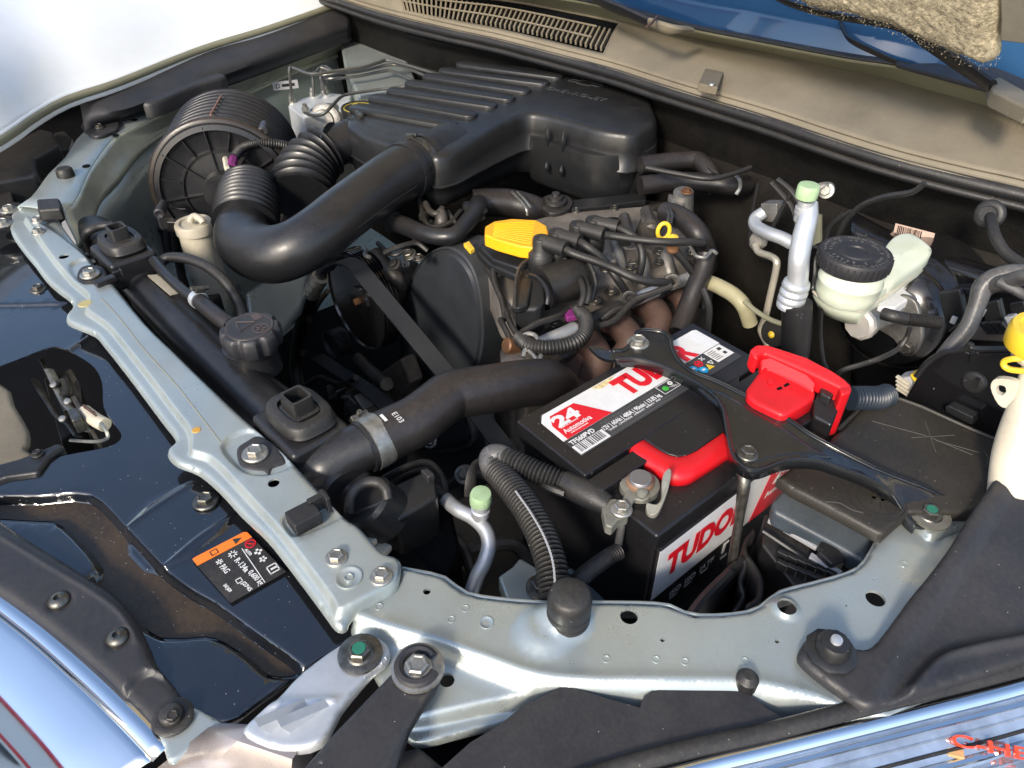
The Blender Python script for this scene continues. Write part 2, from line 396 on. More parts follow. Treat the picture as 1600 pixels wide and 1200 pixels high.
# headlamp housing of the far side
t = thing('headlamp_housing', 'black plastic back of the far headlamp, under the white wing at the left edge', 'headlamp', (-1.1,.1,-.1))
o = obj('housing', M().prism([(-60,262,-.01),(0,232,-.01),(62,200,-.01),(82,205,-.01),(92,225,-.01),(55,246,-.01),(56,272,-.01),(0,283,-.01),(-60,300,-.01)], (0,0,-.12)), plastic, t, bevel=.006)
obj('connector', M().prism([(84,207,-.03),(100,204,-.03),(112,215,-.03),(106,232,-.03),(88,236,-.03)], (0,0,-.04)), plastic, t, bevel=.003)
obj('rear_cap', M().prism([(-20,300,-.03),(18,295,-.03),(22,318,-.03),(-20,325,-.03)], (0,0,-.04)), plastic, t, bevel=.003)
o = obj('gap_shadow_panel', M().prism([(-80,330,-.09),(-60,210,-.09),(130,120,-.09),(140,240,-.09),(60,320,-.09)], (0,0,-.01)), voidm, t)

# far inner wing: pressed apron with a rolled rim
t = thing('inner_wing', 'grey green painted far inner wing with a curved rolled rim', 'inner wing', (-1.2,.4,-.3))
ZR = -.02
ro = [(31,322),(56,304),(80,270),(105,245),(126,213),(150,197),(200,182),(262,160),(332,135),(400,108),(470,80),(550,50),(600,40)]
ri = [(98,332),(112,322),(124,303),(138,270),(158,240),(180,214),(212,197),(262,172),(340,140),(405,114),(475,88),(552,62),(600,52)]
rl = [(119,376),(140,345),(150,312),(165,290),(184,272),(217,230),(252,204),(285,186),(350,158),(410,130),(478,100),(556,72),(602,60)]
Ro = [A(x,y,ZR) for x,y in ro]; Ri = [A(x,y,ZR-.002) for x,y in ri]; Rl = [A(x,y,ZR-.035) for x,y in rl]
Rl2 = [p+Vector((.006,-.002,-.004)) for p in Rl]; Rw = [p+Vector((.012,0,-.015)) for p in Rl]; 
shell('rim', [offs(Ro,0,-.012),Ro,Ri], greenpt, t, sm=3)
shell('rolled_edge', [Ri,[a.lerp(b,.5)+Vector((0,0,-.004)) for a,b in zip(Ri,Rl)],Rl,Rl2,offs(Rl2,0,-.006)], mat('khaki_primer', (.50,.50,.40), .34, metal=.4, bump=.03), t, sm=3)
shell('apron_wall', [offs(Rl,-.004,-.012), offs(Rl,.012,-.10), offs(Rl,.02,-.25), offs(Rl,.04,-.45), offs(Rl,.0,-.95)], greenpt, t, sm=2)
for x,y,r in ((135,260,6),(181,212,5),(210,188,5)):
    obj('slot', M().lathe([(wr((x,y,ZR),r),0),(wr((x,y,ZR),r),.0012)],(x,y,ZR), n=16), voidm, t)
o = obj('rubber_stop', M().lathe([(.001,-.002),(.013,-.002),(.0135,.003),(.0125,.012),(.010,.0145),(.0001,.015)],(104,276,ZR)), rubber, t)
obj('edge_clip', M().prism([(56,310,.0),(92,308,.0),(95,325,.0),(58,328,.0)], (0,0,-.02)), rubber, t, bevel=.004)
# pressings on the wall behind the brake unit
obj('bracket_plate', M().prism([(532,68,-.02),(600,52,-.02),(612,60,-.02),(640,100,-.02),(652,130,-.02),(560,150,-.02),(540,112,-.02)], (-.012,.01,-.16)), greenpt, t, bevel=.006)
lab = thing('sticker', 'small silver sticker with dark writing on the far inner wing wall', 'sticker', (430,135,-.05))
c = A(446,133,-.055); n_ = Vector((.93,-.33,.12)).normalized(); rgt = Vector((0,0,1)).cross(n_).normalized(); up_ = n_.cross(rgt)
Q = lambda a,b,k=0: c+rgt*a+up_*b+n_*k
obj('backing', M().prism([Q(-.028,-.009),Q(.028,-.009),Q(.028,.009),Q(-.028,.009)], n_*.001), lblgrey, lab)
text('D', .014, Q(-.022,-.005,.0013), rgt, up_, lblblack, lab)
obj('print_line', M().prism([Q(-.008,-.003,.0012),Q(.020,-.003,.0012),Q(.020,.003,.0012),Q(-.008,.003,.0012)], n_*.0004), lblblack, lab)

# near inner wing / corner panel
t = thing('corner_panel', 'grey green pressed steel corner panel in front of the battery, with round holes', 'body panel', (-.2,.3,-.05))
ZP = -.03
o_ = [(548,962),(583,942),(617,921),(628,888),(660,893),(692,901),(725,925),(775,935),(850,941),(924,941),(1037,944),(1085,961),(1173,955),(1198,937),(1218,925),(1267,912),(1333,892),(1358,866),(1376,828),(1396,793),(1440,785),(1483,781),(1545,783),(1620,660),(1700,700),(1640,830),(1500,1030),(1400,1120),(1340,1126),(1260,1112),(1200,1110),(1100,1112),(1000,1110),(880,1100),(790,1107),(700,1128),(645,1139),(618,1110),(592,1060),(568,1020),(548,985)]
m = sheet(o_, ZP, th=.003, sm=2, lip=.004, lipw=.005, sp=.010,
   holes=[(983,963,14),(1228,952,15),(1368,935,15),(667,924,6),(1035,1000,3.5),(1214,1002,3.5),(697,1049,12),(1322,946,2)],
   steps=[([(520,960),(600,983),(687,1009),(760,1036),(836,1062),(920,1071),(994,1072),(1080,1073),(1169,1075),(1234,1088),(1300,1110),(1420,1200),(600,1200),(480,1000)], -.012, .007),
          ([(640,1112),(700,1100),(790,1082),(880,1078),(1000,1088),(1200,1096),(1400,1130),(1400,1200),(600,1200),(560,1120)], -.010, .005),
          ([(1392,740),(1440,835),(1470,838),(1530,800),(1600,700),(1600,600),(1480,600)], .006, .003)],
   ridges=[([(560,968),(600,983),(687,1009),(760,1035),(836,1060),(920,1068),(994,1068),(1080,1069),(1169,1072),(1234,1084),(1300,1104)], .003, .010)],
   domes=[(850,985,55,.006),(883,965,50,.008),(1228,952,26,.005),(1445,812,34,.004)])
obj('pressing', m, greenpt, t, ang=55)
for x,y,r in ((760,973,11),):
    rivetring((x,y,ZP), wr((x,y,ZP),r), t, greenpt)
for x,y in ((1025,1031),(1070,1034),(1163,1033),(947,1030),(705,968),(592,948),(727,951),(1412,882)):
    rivetring((x,y,ZP), wr((x,y,ZP),6), t, greenpt)
shell('inner_flange', [[A(x,y,ZP-.004) for x,y in [(628,888),(692,901),(725,925),(775,935),(850,941),(924,941),(1037,944),(1085,961),(1173,955),(1218,925),(1267,912),(1333,892),(1358,866),(1396,793)]],
                       [A(x,y,ZP-.05)+Vector((-.0,.0,0)) for x,y in [(640,908),(700,925),(730,948),(778,958),(850,963),(924,963),(1037,966),(1085,983),(1173,977),(1218,947),(1267,934),(1333,912),(1356,888),(1390,815)]]], greenpt, t, sm=0)
o = thing('rubber_buffer', 'round black rubber bonnet buffer standing on the corner panel below the ribbed cable', 'buffer', (883,985,ZP))
cx = A(883,975,ZP); rB = wr((883,975,ZP),34)
obj('buffer_body', M().lathe([(rB*.97,0),(rB*1.0,.004),(rB*.95,.0055),(rB*1.01,.008),(rB*1.01,.012),(rB*.96,.0135),(rB*1.01,.016),(rB,.026),(rB*.93,.031),(rB*.8,.0335),(rB*.2,.0345),(.0001,.0345)], cx+Vector((0,.003,.004)), n=40), rubber, o, ang=60)

# radiator support (lock platform)
t = thing('radiator_support', 'grey green steel crossbar running along the front edge of the bay beside the radiator', 'crossbar', (-.7,.15,-.06))
ZS = -.026
so_ = [(14,338),(16,361),(33,387),(52,410),(70,434),(90,452),(106,464),(112,476),(102,490),(103,500),(120,508),(146,519),(160,535),(185,566),(217,608),(252,655),(268,675),(272,688),(262,697),(260,708),(275,722),(308,735),(342,764),(375,800),(417,840),(458,892),(500,948),(522,977),(538,979),(548,962),(583,942),(617,921),(627,890),(622,876),(600,868),(579,846),(560,826),(542,815),(518,790),(496,768),(467,736),(443,710),(402,675),(350,628),(280,560),(227,508),(182,452),(143,406),(115,375),(101,357),(87,336),(76,322),(56,318),(31,318)]
m = sheet(so_, ZS, th=.002, sm=3, lip=.006, lipw=.007, sp=.009,
   holes=[(103,408,7.5),(430,763,9)],
   steps=[([(300,560),(125,395),(60,350),(40,345),(58,372),(85,410),(115,446),(140,468),(136,488),(150,500),(172,516),(200,550),(235,595),(275,648),(296,676),(300,700),(300,712),(330,722),(365,756),(398,792),(440,838),(480,890),(520,945),(534,962),(600,925),(640,880),(560,770),(420,640)], .007, .0035),
          ([(112,422),(128,412),(150,412),(168,432),(166,448),(140,452),(120,440)], -.004, .003),
          ([(350,706),(370,686),(400,680),(440,715),(455,735),(425,748),(395,748),(372,735)], -.004, .003),
          ([(445,818),(462,805),(500,792),(530,812),(520,824),(470,845),(452,838)], -.003, .002)])
obj('pressing', m, greenpt, t, ang=55)
ZT = ZS+.007
m_ = [hexbolt((x,y,ZT), .0065, t, mt=zinc, name='bolt', washer=1.45) for x,y in ((59,345),(60,363),(526,872),(596,901))]
for x_,y_ in ((14,328),(4,350)):
    kk = obj('rubber_washer', M().lathe([(.020,0),(.020,.003),(.012,.004),(.0001,.004)],(x_,y_,ZS-.004),n=28), rubber, t, ang=50); hexbolt((x_,y_,ZS), .0075, kk, mt=zinc, washer=1.7)
rivetring((545,903,ZT), wr((545,903,ZT),21), t, greenpt, 'round_emboss', .0012); rivetring((545,903,ZT), wr((545,903,ZT),7), t, greenpt, 'round_emboss', .0015)
obj('yellow_paint_dab', M().lathe([(.0085,-.0005),(.0075,.0004),(.0001,.0005)],(133,474,ZT),n=14), mat('paint_dab', (.42,.36,.16),.5), t)
obj('yellow_paint_dab', M().lathe([(.0045,0),(.004,.0006),(.0001,.0008)],(307,672,ZT),n=9), mat('glue_dab', (.55,.30,.05),.5), t)
obj('sealer_smear', M().tube([(158,465,ZT),(190,500,ZT),(225,545,ZT),(275,600,ZT),(310,645,ZT),(345,690,ZT)], .0009, n=6, flat=.3), mat('sealer', (.40,.34,.19), .6), t)
# harness clips on it
for (a,b,lb) in (((458,826),(496,806),'black plastic clip in a recess of the crossbar beside the radiator neck'),((152,448),(180,437),'small black plastic clip on the crossbar beside the upper radiator mount')):
    k = thing('clip', lb, 'clip', ((a[0]+b[0])/2,(a[1]+b[1])/2,ZT))
    s_ = 1 if a[0] > 300 else .55
    d = (A(b[0],b[1],ZT)-A(a[0],a[1],ZT)); q = A((a[0]+b[0])/2,(a[1]+b[1])/2,ZT)
    rot = Matrix.Rotation(math.atan2(d.y,d.x),3,'Z')
    obj('clip_body', M().box(q+Vector((0,0,.006*s_)), (d.length*1.1,.020*s_,.014*s_), rot), plastic, k, bevel=.0015)
    obj('clip_arm', M().box(q+rot@Vector((d.length*.75,.006*s_,.008*s_)), (.018*s_,.006*s_,.016*s_), rot).box(q+rot@Vector((d.length*.95,.0,.012*s_)), (.004*s_,.014*s_,.018*s_), rot), plastic, k, bevel=.001)

# ---------------------------------------------------------------- black front panel with sticker
t = thing('front_panel', 'glossy black pressed panel in front of the crossbar, dusty in its channel', 'body panel', (-.7,0,-.1))
ZF = -.050
fo = [(-160,320),(10,345),(60,400),(140,500),(300,690),(430,815),(545,955),(566,985),(552,998),(470,1050),(400,1100),(352,1131),(290,1120),(240,1090),(150,960),(0,850),(-160,820)]
m = sheet(fo, ZF, th=.002, sm=3, lip=.004, lipw=.006, sp=.010,
   holes=[[(-100,600),(0,572),(70,545),(95,543),(122,556),(148,575),(160,600),(162,636),(178,662),(190,682),(170,698),(100,712),(45,728),(-100,760)]],
   steps=[([(30,776),(60,776),(138,774),(195,828),(255,892),(300,925),(335,945),(400,992),(466,1040),(455,1056),(418,1054),(390,1030),(352,1004),(320,994),(250,996),(190,952),(140,905),(152,882),(97,822),(62,814),(-10,810),(-60,800),(-60,780)], -.010, .0035),
          ([(195,828),(320,745),(375,800),(255,890)], .0025, .003),
          ([(-60,425),(20,415),(95,409),(125,470),(0,480),(-60,482)], .004, .003)],
   ridges=[([(200,826),(262,783),(325,745)], .0012, .003),([(258,888),(318,838),(378,802)], .0012, .003),([(90,560),(140,528)], .002, .004)])
obj('pressing', m, blackpt, t, ang=55)
dz_ = sheet([(30,776),(60,776),(138,774),(195,828),(255,892),(300,925),(335,945),(400,992),(466,1040),(455,1056),(418,1054),(390,1030),(352,1004),(320,994),(250,996),(190,952),(140,905),(152,882),(97,822),(62,814),(-10,810),(-60,800),(-60,780)], ZF-.0093, th=.0006, sm=2, sp=.02)
obj('dusty_channel_bed', dz_, dustyblk, t)
hexbolt((322,783,ZF+.004), .0075, t, mt=oldbolt, washer=1.6); hexbolt((60,452,ZF+.004), .0065, t, mt=oldbolt, washer=1.7)
# opening: walls, latch
obj('opening_wall', M().loft([[A(x,y,ZF-k) for x,y in [(70,545),(95,543),(122,556),(148,575),(160,600),(162,636),(178,662),(190,682),(170,698),(100,712)]] for k in (.0,.003,.07)]), greenpt, t, recalc=False)
# sticker on the panel
k = thing('warning_sticker', 'black and orange air conditioning sticker with white symbols on the black panel', 'sticker', (370,880,ZF))
p0 = A(300,875,ZF+.0022); px_ = A(360,943,ZF+.0022)-p0; py_ = A(385,831,ZF+.0022)-p0
def SP(u, v, h=0): return p0+px_*u+py_*v+Vector((0,0,h))
obj('sticker_base', M().prism([SP(0,0),SP(1,0),SP(1,1),SP(0,1)], (0,0,.0005)), lblblack, k)
obj('orange_band', M().prism([SP(.0,.01,.0006),SP(.15,.0,.0006),SP(.15,1,.0006),SP(.02,1,.0006),SP(-.01,.95,.0006),SP(-.01,.06,.0006)], (0,0,.0003)), orange, k)
LX = px_.length; LY = py_.length
def st(body, u, v, s, mt_=lblwhite, rot=0, width=None):
    rr = px_.normalized(); uu = py_.normalized()
    if rot: rr, uu = uu, -rr
    return text(body, s, SP(u,v,.0008), rr, uu, mt_, k, name='print', ext=.0001, off=.00012, width=width)
st('R-134a', .38, .50, .0072, width=.018); st('PAG', .36, .25, .0072, width=.010); st('0,600 kg', .69, .53, .0066, width=.019); st('SAE J639', .68, .10, .0038, width=.010); st('J2745', .80, .34, .0046, width=.012); st('AUTO', .30, .75, .0036, width=.009)
def ring2(c, r, w_, mt_, n=20, nm='symbol'):
    a = M(); 
    ro_=[c+Vector((r*math.cos(q),r*math.sin(q),0)) for q in np.linspace(0,2*math.pi,n,endpoint=False)]
    ri_=[c+Vector(((r-w_)*math.cos(q),(r-w_)*math.sin(q),0)) for q in np.linspace(0,2*math.pi,n,endpoint=False)]
    a.loft([ro_,[p+Vector((0,0,.0004)) for p in ro_],[p+Vector((0,0,.0004)) for p in ri_],ri_], True)
    return a
def star(c, r, n, w_, r0=0):
    a = M()
    for i in range(n):
        q = 2*math.pi*i/n; d = Vector((math.cos(q),math.sin(q),0)); a.box(c+d*(r+r0)/2+Vector((0,0,.0002)), (r-r0,w_,.0004), Matrix.Rotation(q,3,'Z'))
    return a
H_ = .0008
obj('snowflake_symbol', star(SP(.27,.56,H_), .0040, 8, .0009, .0016), lblwhite, k)
obj('snowflake_symbol', star(SP(.28,.31,H_), .0030, 6, .0010, .0008), lblwhite, k)
obj('ban_symbol', ring2(SP(.25,.90,H_), .0048, .0011, red).box(SP(.25,.90,H_+.0002),(.008,.0011,.0004),Matrix.Rotation(.8,3,'Z')), redprint, k)
obj('fan_symbol', star(SP(.45,.90,H_), .0034, 4, .0022), lblwhite, k); obj('fan_symbol', star(SP(.61,.87,H_), .0032, 5, .0016), lblwhite, k)
b_ = SP(.84,.80,H_); obj('book_symbol', M().box(b_,(.009,.0010,.0004)).box(b_+Vector((0,.008,0)),(.009,.0010,.0004)).box(b_+Vector((-.0042,.004,0)),(.0010,.009,.0004)).box(b_+Vector((.0042,.004,0)),(.0010,.009,.0004)).box(b_+Vector((0,.005,0)),(.0018,.006,.0004)), lblwhite, k)
obj('rule', M().box(SP(.62,.68,H_),(LX*.72,.0007,.0003)), lblwhite, k)
wq = SP(.075,.78,.001); obj('warning_triangle', M().prism([wq+Vector((-.0035,-.003,0)),wq+Vector((.0035,-.003,0)),wq+Vector((0,.0038,0))],(0,0,.0003)), lblblack, k)
bq = SP(.075,.35,.001); obj('book_symbol', M().box(bq+Vector((0,.0028,0)),(.0055,.0007,.0004)).box(bq-Vector((0,.0028,0)),(.0055,.0007,.0004)).box(bq+Vector((.0026,0,0)),(.0007,.0055,.0004)).box(bq-Vector((.0026,0,0)),(.0007,.0055,.0004)), lblblack, k)
bq = SP(.74,.34,.0008); obj('book_symbol', M().box(bq+Vector((0,.0022,0)),(.0045,.0006,.0004)).box(bq-Vector((0,.0022,0)),(.0045,.0006,.0004)).box(bq+Vector((.0022,0,0)),(.0006,.0045,.0004)).box(bq-Vector((.0022,0,0)),(.0006,.0045,.0004)), lblwhite, k)

# latch in the opening
t = thing('bonnet_latch', 'bonnet latch with metal levers and a white spring in the panel opening', 'latch', (-.75,.03,-.14))
obj('back_plate', M().prism([(68,590,-.10),(112,575,-.10),(125,600,-.10),(130,660,-.12),(95,690,-.12)], (.01,-.006,-.05)), dark, t, bevel=.002)
obj('lever', M().tube([(55,594,-.085),(62,608,-.085),(75,627,-.09),(90,650,-.095),(107,662,-.1),(122,682,-.1)], .0055, n=8, flat=.35), oldbolt, t)
obj('lever', M().tube([(77,578,-.075),(84,592,-.08),(92,610,-.085),(104,632,-.09),(122,650,-.09),(135,672,-.09)], .0065, n=8, flat=.4), zinc, t)
obj('lever', M().tube([(86,602,-.08),(100,596,-.08),(104,612,-.08),(96,618,-.08)], .004, n=8), dark, t)
for j_,(a_,b_) in enumerate((((60,560),(98,642)),((96,588),(138,676)),((110,620),(150,690)))):
    obj('side_plate', M().prism([(a_[0],a_[1],-.085),(a_[0]+7,a_[1]-3,-.085),(b_[0]+6,b_[1]-2,-.095),(b_[0],b_[1],-.095)], (0,0,-.012)), (oldbolt,dark,castdk)[j_], t, bevel=.001)
for x_,y_ in ((84,602),(106,628),(122,652),(98,655)):
    obj('rivet', M().lathe([(.004,0),(.0038,.002),(.0001,.003)], (x_,y_,-.078), (.3,-.3,1), n=12), zinc, t)
obj('catch_box', M().prism([(104,640,-.07),(120,636,-.07),(127,652,-.07),(112,658,-.07)], (0,0,-.02)), oldbolt, t, bevel=.002)
obj('spring_sleeve', M().tube([(132,643,-.08),(148,655,-.08),(164,664,-.08)], wr((150,655,-.08),11), n=20), ivory, t, ang=50)
obj('spring_coil', M().tube([A(136+18*u,645+13*u,-.078)+Vector((.004*math.sin(u*40),0,.0105+.001*math.cos(u*40))) for u in np.linspace(0,1,40)], .0012, n=5, sm=1), rust, t)
obj('cable', M().tube([(158,662,-.07),(164,670,-.068),(168,684,-.075),(150,690,-.09),(110,688,-.1)], .002, n=8), zinc, t)
t = thing('latch_tray', 'dusty semi clear plastic guard inside the panel opening at the left edge', 'guard', (-.7,-.02,-.12))
obj('tray', sheet([(-120,560),(0,598),(20,630),(42,668),(44,690),(38,700),(46,712),(-20,740),(-120,760)], -.060, th=.003, lip=.003, lipw=.006), tan, t)
t = thing('latch_cover', 'black plastic bracket below the latch opening at the left edge', 'bracket', (-.65,-.04,-.1))
obj('cover', M().prism([(-80,745,-.045),(30,715,-.045),(62,703,-.045),(92,690,-.045),(100,697,-.045),(76,715,-.045),(60,738,-.045),(10,745,-.045),(-80,775,-.045)], (0,0,-.02)), plastic2, t, bevel=.004)
hexbolt((59,709,-.044), .004, t, mt=dark)
struct(obj('bay_floor', M().box((-.80,.45,-.66),(1.7,1.5,.02)), voidm))
obj('opening_shade_sheet', M().box((-.85,-.05,-.40),(1.7,.7,.01)), voidm, t)  # black sheet added to keep the depth under the latch opening dark

# ---------------------------------------------------------------- front strip, chrome grille bar
t = thing('grille_cover_strip', 'black plastic strip with two sunk screws behind the chrome bar', 'trim strip', (-.6,-.05,-.06))
cs_ = [(-120,740),(0,812),(30,832),(62,852),(100,875),(142,902),(180,928),(208,962),(226,996),(239,1030),(262,1058),(287,1088),(275,1100),(242,1128),(216,1110),(192,1085),(160,1050),(70,975),(0,925),(-120,850)]
obj('strip', sheet(cs_, -.040, th=.02, sm=3, lip=.006, lipw=.008, steps=[([(196,1072),(236,1046),(300,1095),(240,1150),(190,1100)], -.006, .003)], domes=[(93,940,24,-.003),(185,998,24,-.003)], ridges=[([(-60,808),(0,838),(70,880),(150,928),(190,960),(214,1000)], .0015, .003)]), trim, t, ang=55)
for x,y in ((93,939),(185,997)):
    q = A(x,y,-.0428); kk = obj('screw', M().lathe([(.0085,-.001),(.0085,.002),(.006,.0045),(.003,.0052),(.0029,.003),(.0001,.003)], q, n=24), oldbolt, t, ang=50)
t = thing('wing_bracket', 'pale blue grey metal corner bracket at the end of the chrome bar', 'bracket', (-.4,-.02,-.08))
obj('plate', sheet([(238,1128),(252,1108),(272,1096),(295,1100),(350,1130),(335,1140),(270,1190),(255,1168)], -.048, th=.003, lip=.002, lipw=.004), greenpt, t)
kk = obj('push_pin', M().lathe([(.014,0),(.0145,.002),(.012,.004),(.0085,.0035),(.008,.008),(.006,.0095),(.0001,.0095)], (271,1122,-.047), n=28), rubber, t, ang=50)
hexbolt((271,1121,-.040), .0045, kk, mt=dark, washer=1.2)

t = thing('chrome_grille_bar', 'mirror finished chrome grille bar at the bottom left corner', 'grille bar', (-.6,-.1,-.1))
ce = [pt(p) for p in [(-150,800,-.05),(-60,875,-.05),(0,926,-.05),(75,984,-.05),(150,1050,-.05),(215,1112,-.05),(266,1164,-.052)]]
def down(P, dx, dy, dz): return [p+Vector((dx,dy,dz)) for p in P]
shell('upper_lip', [down(ce,0,.004,-.004), ce, down(ce,.002,-.005,.001), down(ce,.002,-.011,-.002), down(ce,.001,-.014,-.007)], chrome, t, sm=4)
shell('face', [down(ce,0,-.012,-.006), down(ce,-.001,-.020,-.006), down(ce,-.006,-.050,-.018), down(ce,-.012,-.082,-.038), down(ce,-.016,-.098,-.060), down(ce,-.016,-.100,-.075)], chrome, t, sm=4)
t = thing('lower_grille', 'black grille slats under the chrome bar at the bottom left corner', 'grille', (-.6,-.15,-.25))
gb = down(ce,-.016,-.092,-.076)
obj('surround', M().loft([[Vector(p) for p in resample(gb,20)],[Vector(p)+Vector((0,-.03,-.012)) for p in resample(gb,20)],[Vector(p)+Vector((0,-.03,-.05)) for p in resample(gb,20)]]), plastic, t, recalc=False)
for i in range(4):
    obj('slat', M().tube([p+Vector((0,-.045-.004*i,-.07-.03*i)) for p in gb[2:]], .008, n=8, flat=.5), plastic, t)

# silver arm and black arm
t = thing('silver_bracket', 'silver cast bracket with a green marked bolt between black panel and corner panel', 'bracket', (-.4,.1,-.05))
obj('plate', sheet([(572,992),(588,993),(602,1003),(608,1018),(600,1034),(584,1046),(560,1072),(530,1110),(500,1160),(440,1170),(385,1150),(384,1130),(430,1092),(470,1050),(530,1006)], -.030, th=.006, lip=.003, lipw=.005, ridges=[([(395,1110),(450,1096),(520,1094)], .002, .004)]), alu, t)
for a in ((412,1131),(446,1131)):
    g0 = A(*a,-.026); obj('gusset', M().add([g0+Vector((0,0,-.004)),g0+Vector((.0,.035,-.004)),g0+Vector((0,-.004,.012)),g0+Vector((.006,0,-.004)),g0+Vector((.006,.03,-.004)),g0+Vector((.006,-.004,.010))], [(0,1,2),(3,5,4),(0,2,5,3),(1,4,5,2),(0,3,4,1)]), alu, t)
obj('washer', M().lathe([(.0165,0),(.0165,.002),(.013,.0035),(.0001,.0035)],(563,1023,-.029),n=32), oldbolt, t, ang=50)
hexbolt((563,1022,-.027), .0085, t, mt=oldbolt, washer=1.25, mark=greenpen)
t = thing('pale_bezel', 'pale pinkish metallic bezel at the bottom edge beside the silver bracket', 'bezel', (-.35,0,-.1))
bz = [[(250,1200,-.06),(330,1137,-.045),(350,1132,-.04)],[(330,1200,-.055),(375,1158,-.036),(400,1135,-.034)],[(450,1230,-.05),(455,1185,-.036),(484,1142,-.034)],[(470,1240,-.08),(480,1190,-.06),(492,1148,-.06)]]
o = obj('facets', M().loft([[pt(p) for p in r] for r in bz]), pinkmet, t, ang=10, recalc=False); s = o.modifiers.new('t','SOLIDIFY'); s.thickness = .003
obj('lower_reflector', M().prism([(240,1260,-.062),(262,1190,-.062),(290,1172,-.058),(345,1172,-.058),(330,1260,-.06)], (0,0,-.01)), chrome, t, bevel=.002)
t = thing('black_arm', 'long black arm bracket bolted to the corner panel, running off the bottom edge', 'bracket', (-.3,.08,-.04))
obj('arm', sheet([(622,1040),(632,1022),(652,1013),(672,1016),(686,1030),(688,1050),(680,1076),(640,1140),(590,1240),(440,1260),(500,1170),(560,1105)], -.020, th=.005, sm=3, lip=.002, lipw=.004, ridges=[([(676,1080),(636,1140),(588,1232)],.0025,.003),([(612,1060),(560,1118),(500,1190)],.0015,.003)]), trim, t)
rr = wr((653,1045,-.02),29)
cc = A(653,1045,-.018); arc = [cc+Vector((rr*math.cos(q),rr*math.sin(q),.004)) for q in np.linspace(R(85),R(390),30)]
obj('collar', M().tube(arc, .0035, n=8, sm=1), trim, t)
obj('large_washer', M().lathe([(.019,0),(.019,.003),(.014,.004),(.0001,.004)],(653,1045,-.019),n=36), zinc, t, ang=50)
hexbolt((653,1045,-.0155), .0085, t, mt=zinc, washer=1.3)

# ---------------------------------------------------------------- right hand liner and headlamp
t = thing('headlamp_liner', 'big black plastic cover at the right edge with a push pin in its round tab', 'liner', (-.1,.5,-.05))
lo_ = [(1250,1024,-.018),(1254,1006,-.018),(1268,990,-.018),(1290,984,-.018),(1308,991,-.018),(1326,1004,-.018),(1345,1011,-.018),(1366,1006,-.018),(1392,975,-.014),(1425,930,-.008),(1454,895,-.004),(1486,852,0),(1518,800,.004),(1560,740,.01),(1610,672,.016),(1700,600,.03),(1800,700,.03),(1800,900,.01),(1650,1012,-.012),(1500,1062,-.014),(1430,1084,-.015),(1380,1100,-.017),(1350,1102,-.019),(1310,1076,-.020),(1270,1046,-.018)]
obj('moulding', sheet(lo_, None, th=.005, sm=3, lip=.004, lipw=.006, sp=.012, zf=lambda x,y: 0) if False else sheet(lo_, -.018, th=.005, sm=3, lip=.004, lipw=.006, sp=.012,
    steps=[([(1500,900),(1540,830),(1620,730),(1800,600),(1800,1000),(1600,990),(1500,1012),(1462,1030),(1425,1072),(1380,1120),(1390,1060)], -.005, .006)],
    ridges=[([(1425,1076),(1442,1056),(1465,1034),(1500,1022),(1620,1000)], .004, .004)]), trim, t, ang=60)
kk = obj('push_pin', M().lathe([(.0185,0),(.0185,.002),(.0165,.0035),(.0125,.004),(.0118,.011),(.010,.014),(.006,.0145),(.0001,.0145)],(1298,1019,-.017),n=10), plastic2, t, ang=40)
obj('pin_head', M().lathe([(.0042,0),(.004,.003),(.0001,.0038)],A(1298,1019,-.017)+Vector((0,0,.014)),n=16), alu, kk)
obj('push_pin', M().lathe([(.010,0),(.011,.003),(.007,.007),(.0001,.008)],(1510,1047,-.028),n=7), plastic2, t)
we = [pt(p) for p in [(1690,500,.06),(1790,600,.05),(1812,700,.035),(1812,800,.02),(1812,900,.01),(1760,990,-.005)]]
shell('wing_panel', [offs(we,0,-.006), offs(we,.01,.0), offs(we,.10,.02), offs(we,.22,.0), offs(we,.27,-.10), offs(we,.28,-.45)], white, t, sm=4)
# covers in front of the corner panel
t = thing('headlamp_cover', 'angular black plastic headlamp back cover at the bottom centre', 'cover', (-.15,.2,-.08))
ch = [(560,1300),(690,1200),(735,1160),(780,1133),(815,1104),(876,1074),(893,1073),(945,1090),(1000,1106),(1004,1092),(1018,1080),(1060,1073),(1086,1068),(1135,1066),(1160,1076),(1200,1108),(1246,1132),(1300,1124),(1320,1119),(1200,1148),(1080,1176),(950,1210),(820,1256),(740,1320)]
obj('main_cover', M().prism([(x,y,-.034) for x,y in ch], (0,0,-.06)), trim, t, bevel=.005, seg=3)
obj('rib_block', M().prism([(776,1150,-.036),(800,1130,-.036),(818,1136,-.036),(812,1158,-.036),(795,1172,-.036)], (0,0,-.03)), rubber, t, bevel=.004)
obj('stud', M().lathe([(.008,0),(.008,.02),(.004,.024),(.0001,.024)],(1160,1082,-.045),n=16), rubber, t)
obj('lower_cover', M().prism([(x,y,-.095) for x,y in [(520,1260),(600,1160),(640,1140),(720,1130),(900,1060),(1350,1100),(1200,1300)]], (0,0,-.02)), voidm, t)
obj('side_cover', M().prism([(x,y,-.05) for x,y in [(560,1230),(625,1172),(655,1165),(720,1220),(700,1300),(560,1300)]], (0,0,-.03)), trim, t, bevel=.004)
t = thing('headlamp', 'chrome and clear headlamp with sky and painted red reflections in the bottom right corner', 'headlamp', (0,.4,-.1))
he = [pt(p) for p in [(820,1252,-.03),(950,1206,-.03),(1080,1172,-.03),(1200,1146,-.03),(1330,1112,-.028),(1450,1082,-.026),(1600,1044,-.022),(1780,990,-.02)]]
shell('seal_strip', [down(he,-.005,.012,-.012), down(he,-.003,.008,-.001), down(he,0,.002,0), down(he,.002,-.004,-.004)], rubber, t, sm=4)
